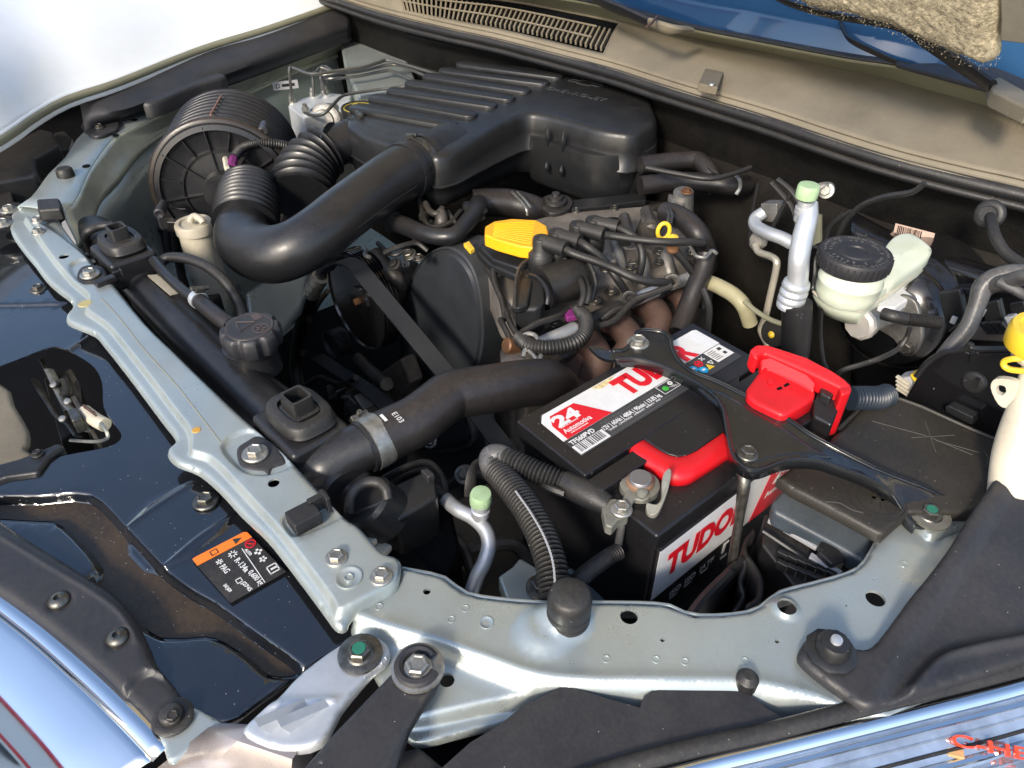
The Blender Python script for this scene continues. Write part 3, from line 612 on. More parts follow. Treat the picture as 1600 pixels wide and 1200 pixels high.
h2 = [pt(p) for p in [(850,1262,-.036),(970,1220,-.036),(1100,1184,-.036),(1200,1160,-.036),(1330,1128,-.036),(1450,1098,-.034),(1600,1060,-.03),(1780,1006,-.03)]]
shell('chrome_trim', [h2, down(h2,.003,-.005,.003), down(h2,.006,-.010,-.002)], chrome, t, sm=4)
shell('clear_lens', [down(h2,.003,-.006,-.002), down(h2,.012,-.025,-.010), down(h2,.03,-.06,-.035), down(h2,.045,-.10,-.075)], lens, t, sm=4)
for i in range(9):
    s0 = down(h2, .008+.004*i, -.016-.008*i, -.0035-.0042*i)
    obj('lens_flute', M().tube(s0[(i%4):], (.0024,.0008,.0012)[i%3], n=6, sm=3), (chrome,lens,rubber)[i%3], t)
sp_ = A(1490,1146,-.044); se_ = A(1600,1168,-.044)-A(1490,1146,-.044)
obj('reflection_backing', M().prism([A(1478,1172,-.050),A(1500,1140,-.047),A(1640,1160,-.047),A(1640,1215,-.052),A(1520,1200,-.052)], (0,0,-.004)), lens, t)  # plate behind the modelled sign reflection
text('C-HE', .011, sp_+Vector((.002,-.012,.003)), se_, Vector((-se_.y,se_.x,.35*se_.length)), redsign, t, 'painted_sign_reflection', .0015, off=.0001, width=.050)  # solid letters model a neon sign's reflection in the headlamp
obj('painted_amber_reflection', M().box(A(1492,1174,-.046),(.010,.008,.003),Matrix.Rotation(.6,3,'Z')), mat('amber_reflection_tint', (.55,.35,.15), .3, coat=.4), t)  # amber part of the same modelled reflection
# dark underside below the crossbar and an added, unseen shop front for the chrome to mirror
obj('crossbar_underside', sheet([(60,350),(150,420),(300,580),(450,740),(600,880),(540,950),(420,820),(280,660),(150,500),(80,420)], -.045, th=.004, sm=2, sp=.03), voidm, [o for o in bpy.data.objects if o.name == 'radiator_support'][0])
t = thing('added_shopfront', 'added white shop wall with red trim, out of view, for reflection in the chrome bar at the bottom left', 'reflection prop', (-6,-5,-.92))
obj('wall', M().box((-6.5,-5.2,.75),(8,.3,3.34)), lblwhite, t)
obj('red_trim', M().box((-6.5,-5.03,1.35),(8,.06,.16)).add([],[]), redprint, t)
obj('red_trim', M().box((-6.5,-5.03,2.36),(8.1,.10,.14)), redprint, t)
for i in range(4):
    f_ = obj('window', M().box((-9.4+i*2,-5.04,.25),(1.5,.06,1.7)), rubber, t)
    obj('pane', M().box((-9.4+i*2,-5.0,.25),(1.36,.02,1.56)), glass, f_)
# ================================================================ cowl, windscreen, bonnet, bulkhead
t = thing('cowl', 'dusty tan cowl panel below the windscreen with a slotted air grille', 'cowl', (-.8,1,.1))
cA = [(300,-118,.17),(480,-60,.17),(640,-32,.17),(780,-16,.17),(900,0,.17),(1000,23,.17),(1084,45,.17),(1160,60,.17),(1247,77,.17),(1335,93,.17),(1405,103,.17),(1485,121,.17),(1600,156,.17),(1800,222,.17)]
cB = [(300,-105,.135),(480,-45,.135),(640,-14,.135),(780,-2,.135),(885,16,.135),(990,38,.135),(1095,62,.135),(1200,83,.135),(1265,98,.135),(1370,120,.135),(1475,149,.135),(1600,184,.135),(1800,250,.135)]
cC = [(300,-75,.10),(480,-25,.10),(590,10,.10),(700,37,.10),(780,54,.10),(885,80,.10),(962,100,.10),(1060,131,.10),(1200,172,.10),(1300,205,.10),(1405,237,.10),(1510,263,.10),(1600,283,.10),(1800,335,.10)]
NC = 241
rA,rB_,rC = rows_of([cA,cB,cC], NC)
def at_px_u(row, x):                       # index on a row nearest the ray column of photo x
    best = min(range(len(row)), key=lambda i: abs(proj(row[i])[0]-x)); return best
def proj(p):
    d = Vector(p)-Vector((0,0,H)); k = d.dot(FW); return (800+F*d.dot(RT)/k, 600-F*d.dot(UP)/k)
mid = lambda a,b,u,bul=0: a.lerp(b,u)+Vector((0,0,bul*4*u*(1-u)))
uG0, uG1 = .10, .90
i0 = at_px_u(rB_, 622); i1 = at_px_u(rB_, 968)
rows = [[mid(rB_[i],rC[i],u,.006) for i in range(NC)] for u in (0,.05,uG0,.5,uG1,.95,1.0)]
m = M(); n = NC; vs = [p for r in rows for p in r]; fs = []
for j in range(len(rows)-1):
    for i in range(n-1):
        if j in (2,3) and i0 <= i < i1: continue
        fs.append((j*n+i, j*n+i+1, (j+1)*n+i+1, (j+1)*n+i))
m.add(vs, fs)
o = obj('front_face', m, tan, t, recalc=False); s = o.modifiers.new('thick','SOLIDIFY'); s.thickness = .003
shell('rear_ledge', [offs(rA,0,-.004), rA, [a.lerp(b,.5)+Vector((0,0,.001)) for a,b in zip(rA,rB_)], [a.lerp(b,.94) for a,b in zip(rA,rB_)], rB_], tan2, t, n=120, sm=0)
shell('front_lip', [rC, offs(rC,.001,-.006,-.002), offs(rC,.001,-.008,-.010)], tan, t, n=120, sm=2)
obj('grille_well', M().loft([[p+Vector((0,0,-.001)) for p in rows[2][i0:i1+1]],[p+Vector((0,0,-.05)) for p in rows[2][i0:i1+1]],[p+Vector((0,0,-.05)) for p in rows[4][i0:i1+1]],[p+Vector((0,0,-.001)) for p in rows[4][i0:i1+1]]]), voidm, t, recalc=False)
# slats
ns = 44; first = None
for k in range(ns+1):
    f_ = i0+(i1-i0)*k/ns; i = min(int(f_), NC-2); q = f_-i
    a = rows[2][i].lerp(rows[2][i+1], q); b = rows[4][i].lerp(rows[4][i+1], q); c_ = rows[3][i].lerp(rows[3][i+1], q)
    d = (b-a); L_ = d.length
    if first is None:
        first = obj('slat', M().box((0,0,0),(.0040,L_*1.16,.009)), tan, t, bevel=.0006, seg=1); ob = first
    else:
        ob = first.copy(); COL.objects.link(ob)
    y_ = d.normalized(); x_ = y_.cross(Vector((0,0,1))).normalized(); z_ = x_.cross(y_)
    ob.rotation_euler = Matrix((x_,y_,z_)).transposed().to_euler()
    ob.location = (a+b)/2+d*.02+Vector((0,0,-.0065))-WLOC[t.name]; ob.parent = t
    # centre of the recentred mesh is its lowest z; keep it on the face
for u in (.36,.64):
    obj('cross_bar', M().tube([mid(rB_[i],rC[i],u,.006)+Vector((0,0,.0022)) for i in range(i0,i1+1,12)], .0018, n=6), tan, t)
# recess with screw
rc = A(1110,123,.1225)
q0 = [A(x,y,.1245) for x,y in ((1102,106),(1131,112),(1122,136),(1092,130))]
obj('screw_recess', M().prism(q0, (0,-.002,-.012)), mat('recess_plastic', (.11,.09,.06), .7, dust=.3), t, bevel=.002)
obj('screw', M().lathe([(.005,0),(.0045,.003),(.0001,.004)], A(1112,133,.125), n=12), zinc, t)
obj('edge_screw', M().lathe([(.008,0),(.007,.004),(.0001,.006)], A(1212,74,.155), (0,-.5,.9), n=12), oldbolt, t)
# weather seal
t = thing('cowl_seal', 'black rubber weather seal running along the front of the tan cowl', 'seal', (-.8,.95,.08))
s0 = offs(rC,.0,-.014,-.006)
obj('bulb', M().tube(s0[::10]+[s0[-1]], .0085, n=14, sm=3), rubber, t)
obj('lip', M().tube(offs(s0,.001,-.013,-.003)[::10], .0055, n=10, sm=3), rubber, t)
obj('bright_edge', M().tube(offs(s0,.0,.0075,.004)[::10], .0014, n=6, sm=3), plastic2, t)

# windscreen
t = thing('windscreen', 'windscreen glass with blue sky reflection painted into its colour, above the tan cowl', 'windscreen', (-.9,1.3,.2))
w0 = offs(rA,-.0,-.002,.004); gl = Vector((0,.78,.48))
o = obj('glass', M().loft([[p for p in w0],[p+gl*.4+Vector((0,0,.01)) for p in w0],[p+gl*1.1 for p in w0]]), glass, t, recalc=False); s = o.modifiers.new('thick','SOLIDIFY'); s.thickness = .005; s.offset = -1
shell('lower_moulding', [offs(rA,0,.001,-.002), offs(rA,0,.003,.002), offs(rA,0,.005,.004)], rubber, t, n=100, sm=2)
struct(obj('dashboard_top', M().box((-.8,1.75,.05),(2.4,.9,.05)), voidm))
# wipers
def wiper(lab_, pts, r, extra=None):
    t = thing('wiper', lab_, 'wiper', pts[0], 'windscreen wipers')
    P = [pt(p) for p in pts]
    obj('arm', M().tube(P, r, n=10, flat=.45), plastic, t)
    return t, P
t,_ = wiper('dusty wiper arm lying on the rear edge of the cowl near the top centre', [(890,-30,.20),(935,0,.195),(975,18,.19),(1020,38,.185),(1050,46,.185)], [.012,.013,.014,.013,.011])
obj('pivot_cap', M().tube([(1018,36,.187),(1046,46,.187),(1075,47,.18),(1085,50,.176)], [.010,.012,.008,.004], n=10, flat=.6), tan, t)
obj('tie', M().tube([(1010,42,.20),(1018,36,.202),(1027,26,.2)], .0022, n=6), rust, t)
t,_ = wiper('thin bent black wiper arm seen against the blue glass below the bonnet felt', [(1300,-10,.205),(1312,30,.20),(1322,55,.196),(1334,66,.194),(1362,80,.19),(1400,97,.182)], [.0055,.006,.006,.006,.006,.005])
t,_ = wiper('thick black wiper arm slanting down to the right end of the cowl', [(1170,-30,.245),(1225,2,.24),(1300,24,.235),(1400,42,.225),(1445,66,.215),(1500,100,.205),(1552,136,.195)], [.004,.006,.007,.007,.011,.014,.012])
obj('pivot_cap', M().prism([(1548,124,.198),(1562,118,.198),(1620,150,.198),(1610,170,.198),(1552,142,.198)], (0,0,-.02)), tan, t, bevel=.004)
t = thing('cowl_corner', 'grey plastic corner infill at the right end of the cowl under the wiper', 'trim', (-.35,1.2,.15))
obj('panel', M().prism([(1400,99,.176),(1490,98,.178),(1545,100,.186),(1600,122,.19),(1680,160,.19),(1640,170,.176),(1560,142,.176)], (0,0,-.006)), trim, t, bevel=.002)
# bonnet held open above, only its felt corner in the frame
hy = A(1550,95,.25)
t = thing('bonnet', 'raised bonnet with shaggy brown insulation felt, its corner hanging at the top right', 'bonnet', hy)
hn = Vector((0,-math.sin(R(52)),-math.cos(R(52))))      # underside normal
hu = Vector((0,-math.cos(R(52)),math.sin(R(52))))       # up the bonnet, towards its front edge
def onpl(x, y, k=0):
    d = ray(x,y); o = Vector((0,0,H)); tt = ((hy+hn*k)-o).dot(hn)/d.dot(hn); return o+d*tt
edgep = [(1236,-30),(1262,2),(1300,13),(1335,18),(1352,24),(1380,30),(1400,36),(1440,55),(1470,66),(1495,78),(1520,88),(1540,95),(1553,92),(1562,82),(1562,50),(1567,20),(1569,-5)]
B = [onpl(*p) for p in edgep]; bx0 = B[0].x; 
far = [B[-1]+hu*.75, Vector((-1.35,B[-1].y,B[-1].z))+hu*.75, Vector((-1.35,hy.y,hy.z))+hu*.06, Vector((-.9,hy.y,hy.z))+hu*.05]
poly = cr(B, 3)+[np.array(q) for q in far]
n_ = len(poly)
loc2 = [((Vector(p)-hy).x, (Vector(p)-hy).dot(hu)) for p in poly]
O2 = np.array(loc2); gx,gy = np.meshgrid(np.arange(O2[:,0].min(),O2[:,0].max(),.02), np.arange(O2[:,1].min(),O2[:,1].max(),.02)); g = np.stack([gx.ravel(),gy.ravel()],1); g = g[_inside(g,O2)]; g = g[_poly_d(g,O2) > .006]
g2x,g2y = np.meshgrid(np.arange(-.32,.02,.0045), np.arange(-.01,.10,.0045)); g2 = np.stack([g2x.ravel(),g2y.ravel()],1); g2 = g2[_inside(g2,O2)]; g2 = g2[_poly_d(g2,O2) > .002]
V = [Vector(p) for p in O2]+[Vector(p) for p in g]+[Vector(p) for p in g2]
r_ = geometry.delaunay_2d_cdt(V, [(i,(i+1)%n_) for i in range(n_)], [], 1, 1e-6)
v2 = np.array([tuple(p) for p in r_[0]]); dd = _poly_d(v2,O2)
rs = random.Random(3)
top = [hy+Vector((a,0,0))+hu*b+hn*(.014*min(1,d_/.02)**.5+rs.uniform(-.0012,.0012)) for (a,b),d_ in zip(v2,dd)]
bot = [hy+Vector((a,0,0))+hu*b-hn*.003 for a,b in v2]
m = M(); m.v = [tuple(p) for p in top+bot]; nn = len(top)
m.f = [tuple(f) for f in r_[2]]+[tuple(i+nn for i in reversed(f)) for f in r_[2]]
ec = {}
for f in r_[2]:
    for k in range(len(f)): ec[(f[k],f[(k+1)%len(f)])] = 1
m.f += [(b,a,a+nn,b+nn) for a,b in ec if (b,a) not in ec]
obj('insulation_pad', m, pad, t, ang=180)
# loose fibres along the ragged edge
fm = M()
for i in range(350):
    p = Vector(poly[rs.randrange(0, len(cr(B,3))-1)]).lerp(Vector(poly[rs.randrange(0,len(cr(B,3))-1)]), 0)+Vector((rs.uniform(-.004,.004),0,0))+hu*rs.uniform(-.001,.004)+hn*rs.uniform(0,.01)
    d = Vector((rs.gauss(0,1),rs.gauss(0,1),rs.gauss(0,1))).normalized()*rs.uniform(.001,.004); sdv = d.cross(Vector((.3,.5,.7))).normalized()*.0003
    fm.add([p-sdv,p+sdv,p+d], [(0,1,2)])
for i in range(9000):
    a = rs.uniform(-.34,.01); b = rs.uniform(0,.14)
    if not _inside(np.array([[a,b]]),O2)[0]: continue
    p = hy+Vector((a,0,0))+hu*b+hn*.013
    d = (hn*rs.uniform(.2,1)+Vector((rs.gauss(0,1),rs.gauss(0,1),rs.gauss(0,1)))).normalized()*rs.uniform(.0008,.002); sdv = d.cross(Vector((.3,.5,.7))).normalized()*.0004
    fm.add([p-sdv,p+sdv,p+d], [(0,1,2)])
struct(obj('felt_fibres', fm, pad, t, recalc=False), 'stuff')
rn = [hy+Vector((a,0,0))+hu*b-hn*.012 for a,b in ((-1.45,.02),(.07,.03),(.07,.85),(-1.40,.85))]
obj('bonnet_skin', M().prism(rn, -hn*.02), greenpt, t, bevel=.008)
e_ = [onpl(x,y,-.004) for x,y in ((1572,-30),(1574,15),(1572,50),(1640,58),(1640,-30))]
obj('inner_frame', M().prism(e_, hn*.012), mat('brown_grey_frame_paint', (.22,.20,.16), .5, dust=.3), t, bevel=.003)  # inner frame in brown-grey paint with dust

# bulkhead
t = thing('bulkhead', 'dark bulkhead panel at the back of the engine bay under the cowl', 'bulkhead', (-.8,1.05,-.5))
u0 = offs(rC,0,-.02,.003)
fw = [[p for p in u0[::6]], [p+Vector((0,.04,-.03)) for p in u0[::6]], [p+Vector((0,.05,-.10)) for p in u0[::6]], [p+Vector((0,.03,-.13)) for p in u0[::6]], [p+Vector((0,.03,-.6)) for p in u0[::6]]]
obj('panel', M().loft(fw), felt, t, recalc=False)
for (x,y,r) in ((1110,172,22),(1280,225,22),(1420,270,24)):
    c = A(x,y,.055); c.y -= .0; obj('pressed_dimple', M().lathe([(wr(c,r),0),(wr(c,r*.95),.004),(wr(c,r*.7),.003),(wr(c,r*.66),-.004),(.0001,-.004)], c, (0,-.5,-.1), n=28), plastic2, t, ang=60)
sb = A(1428,366,Y=.985)
s_ = thing('barcode_sticker', 'small pale barcode sticker on the dark bulkhead behind the brake fluid reservoir', 'sticker', sb)
rt_ = (A(1457,373,Y=.985)-A(1396,357,Y=.985)); L_ = rt_.length; rt_.normalize(); nn_ = Vector((0,-1,0)); uu_ = nn_.cross(rt_).normalized()
if uu_.z < 0: uu_ = -uu_
h_ = L_*.17
def BQ(a,b,k=0): return sb+rt_*L_*(a-.5)+uu_*h_*(b-.5)*2+nn_*k
obj('paper', M().prism([BQ(0,0,.001),BQ(1,0,.001),BQ(1,1,.001),BQ(0,1,.001)], nn_*.0006), mat('peach_label', (.62,.45,.36), .5, bump=0), s_)
bm_ = M(); q = .08
rs = random.Random(5)
while q < .70:
    w_ = rs.choice((.012,.02,.028)); bm_.prism([BQ(q,.1,.0017),BQ(q+w_,.1,.0017),BQ(q+w_,.9,.0017),BQ(q,.9,.0017)], nn_*.0002); q += w_+rs.choice((.01,.016,.022))
obj('bars', bm_, lblblack, s_)

# light coloured shoulder of the strut tower behind the booster
t = thing('strut_tower', 'black glossy strut tower shoulder beside the brake booster at the right', 'panel', (-.2,.95,-.1))
shell('shoulder', [[(1330,330,'Y',.97),(1400,366,'Y',.97),(1480,395,'Y',.97),(1560,420,'Y',.97),(1640,440,'Y',.97)],[(1330,350,'Y',.93),(1400,385,'Y',.93),(1480,412,'Y',.93),(1560,436,'Y',.93),(1640,455,'Y',.93)],[(1330,400,'Y',.92),(1400,430,'Y',.93),(1470,450,'Y',.93),(1560,480,'Y',.93),(1640,500,'Y',.93)],[(1330,620,'Y',.95),(1400,620,'Y',.95),(1480,620,'Y',.95),(1560,620,'Y',.95),(1640,620,'Y',.95)]], glossblk, t, n=24)

# brake booster + master cylinder + reservoir
YB = .90
bc = A(1397,488,Y=YB); rb_ = (A(1397,488,Y=YB)-A(1303,470,Y=YB)).length*.96
t = thing('brake_booster', 'round glossy black brake servo drum on the bulkhead', 'brake servo', bc)
ax = Vector((0,-1,.05))
obj('drum', M().lathe([(rb_*.98,-.10),(rb_,-.02),(rb_*1.02,-.016),(rb_*1.02,-.010),(rb_*.97,-.006),(rb_*.95,.004),(rb_*.935,.008),(rb_*.915,.008),(rb_*.90,.004),(rb_*.87,.005),(rb_*.85,.012),(rb_*.80,.020),(rb_*.55,.034),(rb_*.35,.036),(rb_*.3,.04),(.0001,.04)], bc, ax, n=64), mat('servo_black', (.007,.007,.008), .22, coat=.4, bump=.02, dust=.04), t, ang=60)
obj('mounting_flange', M().prism(outl([(1375,478,'Y',.845),(1400,462,'Y',.845),(1428,470,'Y',.845),(1438,500,'Y',.845),(1440,530,'Y',.845),(1428,553,'Y',.845),(1410,552,'Y',.845),(1395,530,'Y',.845),(1368,510,'Y',.845)]), (0,.008,0)), cast, t, bevel=.002)
hexbolt((1417,543,'Y',.842), .0075, t, ax=(0,-1,.1), mt=oldbolt, washer=1.5)
t = thing('master_cylinder', 'pale cast metal brake master cylinder below its fluid reservoir', 'cylinder', (1345,508,'Y',.74))
mc0 = A(1343,506,Y=.785); 
obj('barrel', M().lathe([(.0001,-.002),(.0185,-.002),(.0195,.002),(.0195,.010),(.0165,.012),(.0165,.05),(.0185,.052),(.0185,.06),(.016,.062),(.016,.10),(.024,.102),(.024,.115)], mc0, (.12,.97,-.02), n=36), cast, t, ang=45)
obj('end_cap', M().lathe([(.0001,-.005),(.017,-.005),(.0205,-.001),(.0205,.004)], mc0, (.12,.97,-.02), n=10), mat('pale_cast', (.50,.47,.43), .55, metal=.4, bump=.5, bs=200), t, ang=30)
0 and obj('ports', M().lathe([(.010,0),(.010,.02)], mc0+Vector((0,.02,.012)), (0,0,1), n=16).lathe([(.010,0),(.010,.02)], mc0+Vector((0,.065,.012)), (0,0,1), n=16), ivory, t)
t = thing('brake_fluid_reservoir', 'milky green tinted brake fluid reservoir with a broad black screw cap', 'reservoir', (1340,440,0.012))
ZB = -.035
tub = [(1278,437),(1275,452),(1300,470),(1342,480),(1360,472),(1405,442),(1448,410),(1453,398),(1440,384),(1420,376),(1400,376),(1385,392),(1350,410),(1300,425)]
up0 = [A(x,y,-.030) for x,y in tub]
T1 = outl([(1277,441,0.006),(1276,452,0.006),(1300,469,0.006),(1341,480,0.006),(1360,473,0.006),(1405,442,0.008),(1449,410,0.008),(1454,398,0.008),(1437,384,0.006),(1418,378,0.006),(1400,378,0.006),(1384,396,0.006),(1350,412,0.006),(1300,428,0.002)],4)
c_ = sum(T1, Vector((0,0,0)))/len(T1)
T0 = [p.lerp(c_,.03)+Vector((0,0,.006)) for p in T1]; T2 = [p+Vector((0,0,-.012)) for p in T1]; T3 = [p.lerp(c_,.15)+Vector((0,0,-.032)) for p in T1]; TT = [p.lerp(c_,.5)+Vector((0,0,.008)) for p in T1]
obj('tub', M().loft([[c_+Vector((0,0,.008))]*len(T1),TT,T0,T1,T2,T3,[c_+Vector((0,0,-.034))]*len(T1)], True), milky, t, ang=60)
seam = [p+(p-c_).normalized()*.0025+Vector((0,0,-.004)) for p in T1]
obj('moulded_seam', M().tube(seam[::2]+[seam[0]], .0016, n=6, sm=2), ivory, t)
hb = [p.lerp(c_,.02) for p in T1]
# higher back part of the tub
B1 = outl([(1372,428,0.024),(1376,400,0.032),(1396,372,0.036),(1420,365,0.036),(1444,378,0.034),(1455,396,0.026),(1420,424,0.020),(1390,444,.018)],5); cb = sum(B1,Vector((0,0,0)))/len(B1)
obj('rear_chamber', M().loft([[cb+Vector((0,0,.002))]*len(B1),[p.lerp(cb,.15)+Vector((0,0,.0015)) for p in B1],B1,[p+Vector((0,0,-.008)) for p in B1],[p+Vector((0,0,-.022)) for p in B1]], True), milky, t, ang=60)
nk = A(1333,424,0.037)
rn_ = wr(nk,48)
obj('neck', M().lathe([(rn_*.9,-.030),(rn_*.97,-.025),(rn_,-.018),(rn_,-.008),(rn_*1.02,-.007),(rn_*1.02,-.004),(rn_*.99,-.003),(rn_*.97,.010),(rn_*.9,.012)], nk+Vector((0,0,-.004)), n=48), milky, t, ang=50)
cp = A(1336,400,0.056); rc_ = wr(cp,55)
k = obj('screw_cap', M().lathe([(rc_*.97,-.012),(rc_,-.010),(rc_,.003),(rc_*.97,.0055),(rc_*.90,.0065),(rc_*.86,.0055),(rc_*.5,.0055),(rc_*.47,.0068),(rc_*.3,.0068),(rc_*.28,.005),(.0001,.005)], cp, n=64), trim, t, ang=40)
gm_ = M()
for i in range(36):
    a = 2*math.pi*i/36; gm_.box(cp+Vector((math.cos(a)*rc_,math.sin(a)*rc_,-.0035)), (.0022,.0016,.012), Matrix.Rotation(a,3,'Z'))
obj('grip_ridges', gm_, trim, k)
for j,(ra,txt) in enumerate(((.80,'WARNING CLEAN FILLER CAP BEFORE REMOVING'),(.63,'USE ONLY DOT 3 BRAKE FLUID'))):
    nch = len(txt)
    cm = MT.get('cap_print') or mat('cap_print', (.10,.10,.10), .6, bump=0)
    for i,chh in enumerate(txt):
        if chh == ' ': continue
        a = 2.4-2*math.pi*(i/nch)*.96; rr_ = Vector((math.sin(a),-math.cos(a),0))
        text(chh, .0062, cp+Vector((math.cos(a)*rc_*ra,math.sin(a)*rc_*ra,.0058)), rr_, rr_.cross(Vector((0,0,-1))), cm, k, 'cap_letter', .0002)
obj('level_sensor_plug', M().prism([(1372,455,-0.008),(1410,448,-0.008),(1428,462,-0.008),(1400,480,-0.008),(1372,480,-0.008)], (0,0,-.02)), MT['white_label'], t, bevel=.003)
t = thing('braided_hose', 'short black braided hose with elbow plugged below the brake fluid reservoir', 'hose', (1420,500,'Y',.74))
obj('elbow', M().tube([(1380,490,'Y',.72),(1395,494,'Y',.72),(1415,498,'Y',.73)], wr(A(1395,494,Y=.72),10), n=16), rubber, t)
obj('braid', M().tube([(1410,498,'Y',.73),(1440,501,'Y',.74),(1470,505,'Y',.75)], wr(A(1440,500,Y=.74),9), n=16, waves=26, wave=.0009), rubber, t)
obj('wire', M().tube([(1422,512,'Y',.74),(1416,528,'Y',.74),(1402,546,'Y',.73),(1375,560,'Y',.7),(1345,570,'Y',.69),(1318,578,'Y',.68),(1305,588,'Y',.68)], .0028, n=8), rubber, t)
t = thing('servo_bracket', 'thin black metal bracket wrapped round the left side of the brake fluid reservoir', 'bracket', (1290,460,'Y',.75))
obj('strap', M().tube([(1310,400,'Y',.78),(1280,398,'Y',.78),(1275,430,'Y',.77),(1272,455,'Y',.76),(1272,462,'Y',.79),(1284,478,'Y',.80),(1315,492,'Y',.80)], .004, n=8, flat=.5), plastic2, t)
obj('tail', M().tube([(1283,480,'Y',.76),(1282,520,'Y',.77),(1286,560,'Y',.77),(1292,576,'Y',.77)], .003, n=8), plastic2, t)

# air conditioning pipe with green cap
t = thing('tall_pipe', 'tall bare aluminium air conditioning pipe with green cap left of the brake fluid reservoir', 'pipe', (1245,470,'Y',.72))
rp = wr(A(1250,400,Y=.72),16)
obj('pipe', M().tube([(1264,318,'Y',.75),(1262,340,'Y',.74),(1255,368,'Y',.73),(1249,400,'Y',.72),(1247,430,'Y',.72),(1245,458,'Y',.72)], [rp*.85,rp*.95,rp,rp,rp,rp], n=24), alu, t)
obj('crimp_collar', M().lathe([(rp,.0),(rp*1.28,-.002),(rp*1.38,-.008),(rp*1.15,-.011),(rp*1.38,-.014),(rp*1.38,-.018),(rp*1.18,-.020),(rp*1.38,-.023),(rp*1.38,-.027),(rp*1.18,-.029),(rp*1.35,-.031),(rp*1.3,-.036)], (1246,438,'Y',.72), (.03,0,1), n=32), alu, t, ang=70)
obj('hose', M().tube([(1245,474,'Y',.722),(1245,500,'Y',.724),(1243,540,'Y',.73),(1236,580,'Y',.74),(1230,640,'Y',.75)], [rp*1.5,rp*1.5,rp*1.5,rp*1.5,rp*1.5], n=24), rubber, t)
vv = obj('service_valve', M().lathe([(.009,-.022),(.009,-.014),(.0105,-.013),(.0105,-.006),(.009,-.005),(.009,.002)], (1260,316,'Y',.742), n=24), alu, t)
obj('green_cap', M().lathe([(.0118,-.002),(.0122,.0),(.0122,.010),(.0110,.013),(.0001,.0135)], (1260,306,'Y',.742), n=14), mint, t, ang=40)
obj('clamp_plate', M().tube([(1272,300,'Y',.76),(1282,291,'Y',.76),(1296,290,'Y',.77),(1298,298,'Y',.77),(1285,305,'Y',.77)], .004, n=8), cast, t)
hexbolt((1291,298,'Y',.765), .006, t, ax=(.2,-1,.4), mt=zinc, washer=1.5)
t = thing('small_pipe', 'thin cream and silver refrigerant pipes at the bulkhead opening behind the engine', 'pipe', (1200,400,'Y',.85))
obj('block', M().prism([(1188,318,'Y',.86),(1214,318,'Y',.86),(1214,335,'Y',.86),(1206,348,'Y',.86),(1186,345,'Y',.86)], (0,.02,0)), cast, t, bevel=.002)
obj('upper_pipe', M().tube([(1193,332,'Y',.85),(1180,342,'Y',.84),(1182,354,'Y',.83),(1200,364,'Y',.82),(1222,372,'Y',.82),(1245,384,'Y',.82)], .0085, n=16), alu, t)
obj('lower_pipe', M().tube([(1180,384,'Y',.85),(1186,394,'Y',.84),(1203,400,'Y',.83),(1213,408,'Y',.82),(1212,425,'Y',.82),(1204,460,'Y',.82),(1196,495,'Y',.82),(1189,515,'Y',.82),(1200,540,'Y',.82)], .0048, n=12), mat('cream_pipe', (.60,.55,.44), .4, metal=.5, bump=.1), t)
obj('putty', M().lathe([(.0001,-.01),(.010,-.008),(.014,0),(.010,.008),(.0001,.01)], (1186,374,'Y',.86), (0,-1,0), n=9), mat('putty', (.20,.19,.17), .7, bump=1, bs=150), t)
obj('opening_trim', M().tube([(1184,288,'Y',.90),(1176,330,'Y',.90),(1171,372,'Y',.90),(1174,386,'Y',.90),(1190,402,'Y',.90),(1206,408,'Y',.90)], .0025, n=6), rubber, t)
t = thing('cable_run', 'thin black cables fanning out under the cowl left of the tall aluminium pipe', 'cable', (1240,340,'Y',.86))
for p_ in ([(1205,285),(1235,320),(1245,350)],[(1215,280),(1238,300),(1262,340)],[(1238,300),(1215,340),(1208,360),(1225,378),(1250,382),(1285,388)],[(1318,335),(1300,352),(1285,372),(1282,395)],[(1445,286),(1425,300),(1380,308),(1345,322),(1322,345),(1308,372)],[(1330,330),(1300,352),(1288,380)]):
    obj('cable', M().tube([(x,y,'Y',.85) for x,y in p_], .0034, n=8), rubber, t)
obj('flag', M().prism([(1265,330,'Y',.84),(1282,337,'Y',.84),(1282,378,'Y',.84),(1270,384,'Y',.84),(1263,360,'Y',.84)], (0,.004,0)), tan2, t)
t = thing('grommet_cable', 'black cable leaving a round rubber grommet in the bulkhead at the right', 'cable', (1545,335,'Y',.95))
g0 = A(1547,335,Y=.93)
obj('grommet', M().lathe([(.016,-.003),(.017,.003),(.014,.006),(.010,.006),(.009,.010),(.0001,.010)], g0, (0,-1,.3), n=28), rubber, t, ang=60)
obj('cable', M().tube([g0,(1550,352,'Y',.90),(1556,372,'Y',.88),(1572,396,'Y',.87),(1605,418,'Y',.86)], .0062, n=12), rubber, t)
obj('long_cable', M().tube([(1440,262,.05),(1480,280,.05),(1540,298,.05),(1600,332,.05),(1640,360,.05)], .004, n=8), rubber, t)
t = thing('taped_harness', 'thick grey taped wiring harness bending down beside the brake servo', 'harness', (1500,500,'Y',.75))
hr_ = wr(A(1500,520,Y=.74),15)
obj('trunk', M().tube([(1660,440,'Y',.80),(1600,428,'Y',.79),(1565,430,'Y',.78),(1538,446,'Y',.77),(1526,478,'Y',.76),(1512,512,'Y',.75),(1488,540,'Y',.74),(1466,565,'Y',.73),(1450,600,'Y',.73),(1436,650,'Y',.73)], [hr_,hr_*1.1,hr_*1.1,hr_*1.2,hr_,hr_,hr_,hr_*.8,hr_*.7,hr_*.6], n=18, flat=.85), tape, t)
obj('branch', M().tube([(1530,460,'Y',.775),(1550,446,'Y',.77),(1575,440,'Y',.765),(1610,432,'Y',.76),(1660,436,'Y',.76)], hr_*.8, n=16), tape, t)
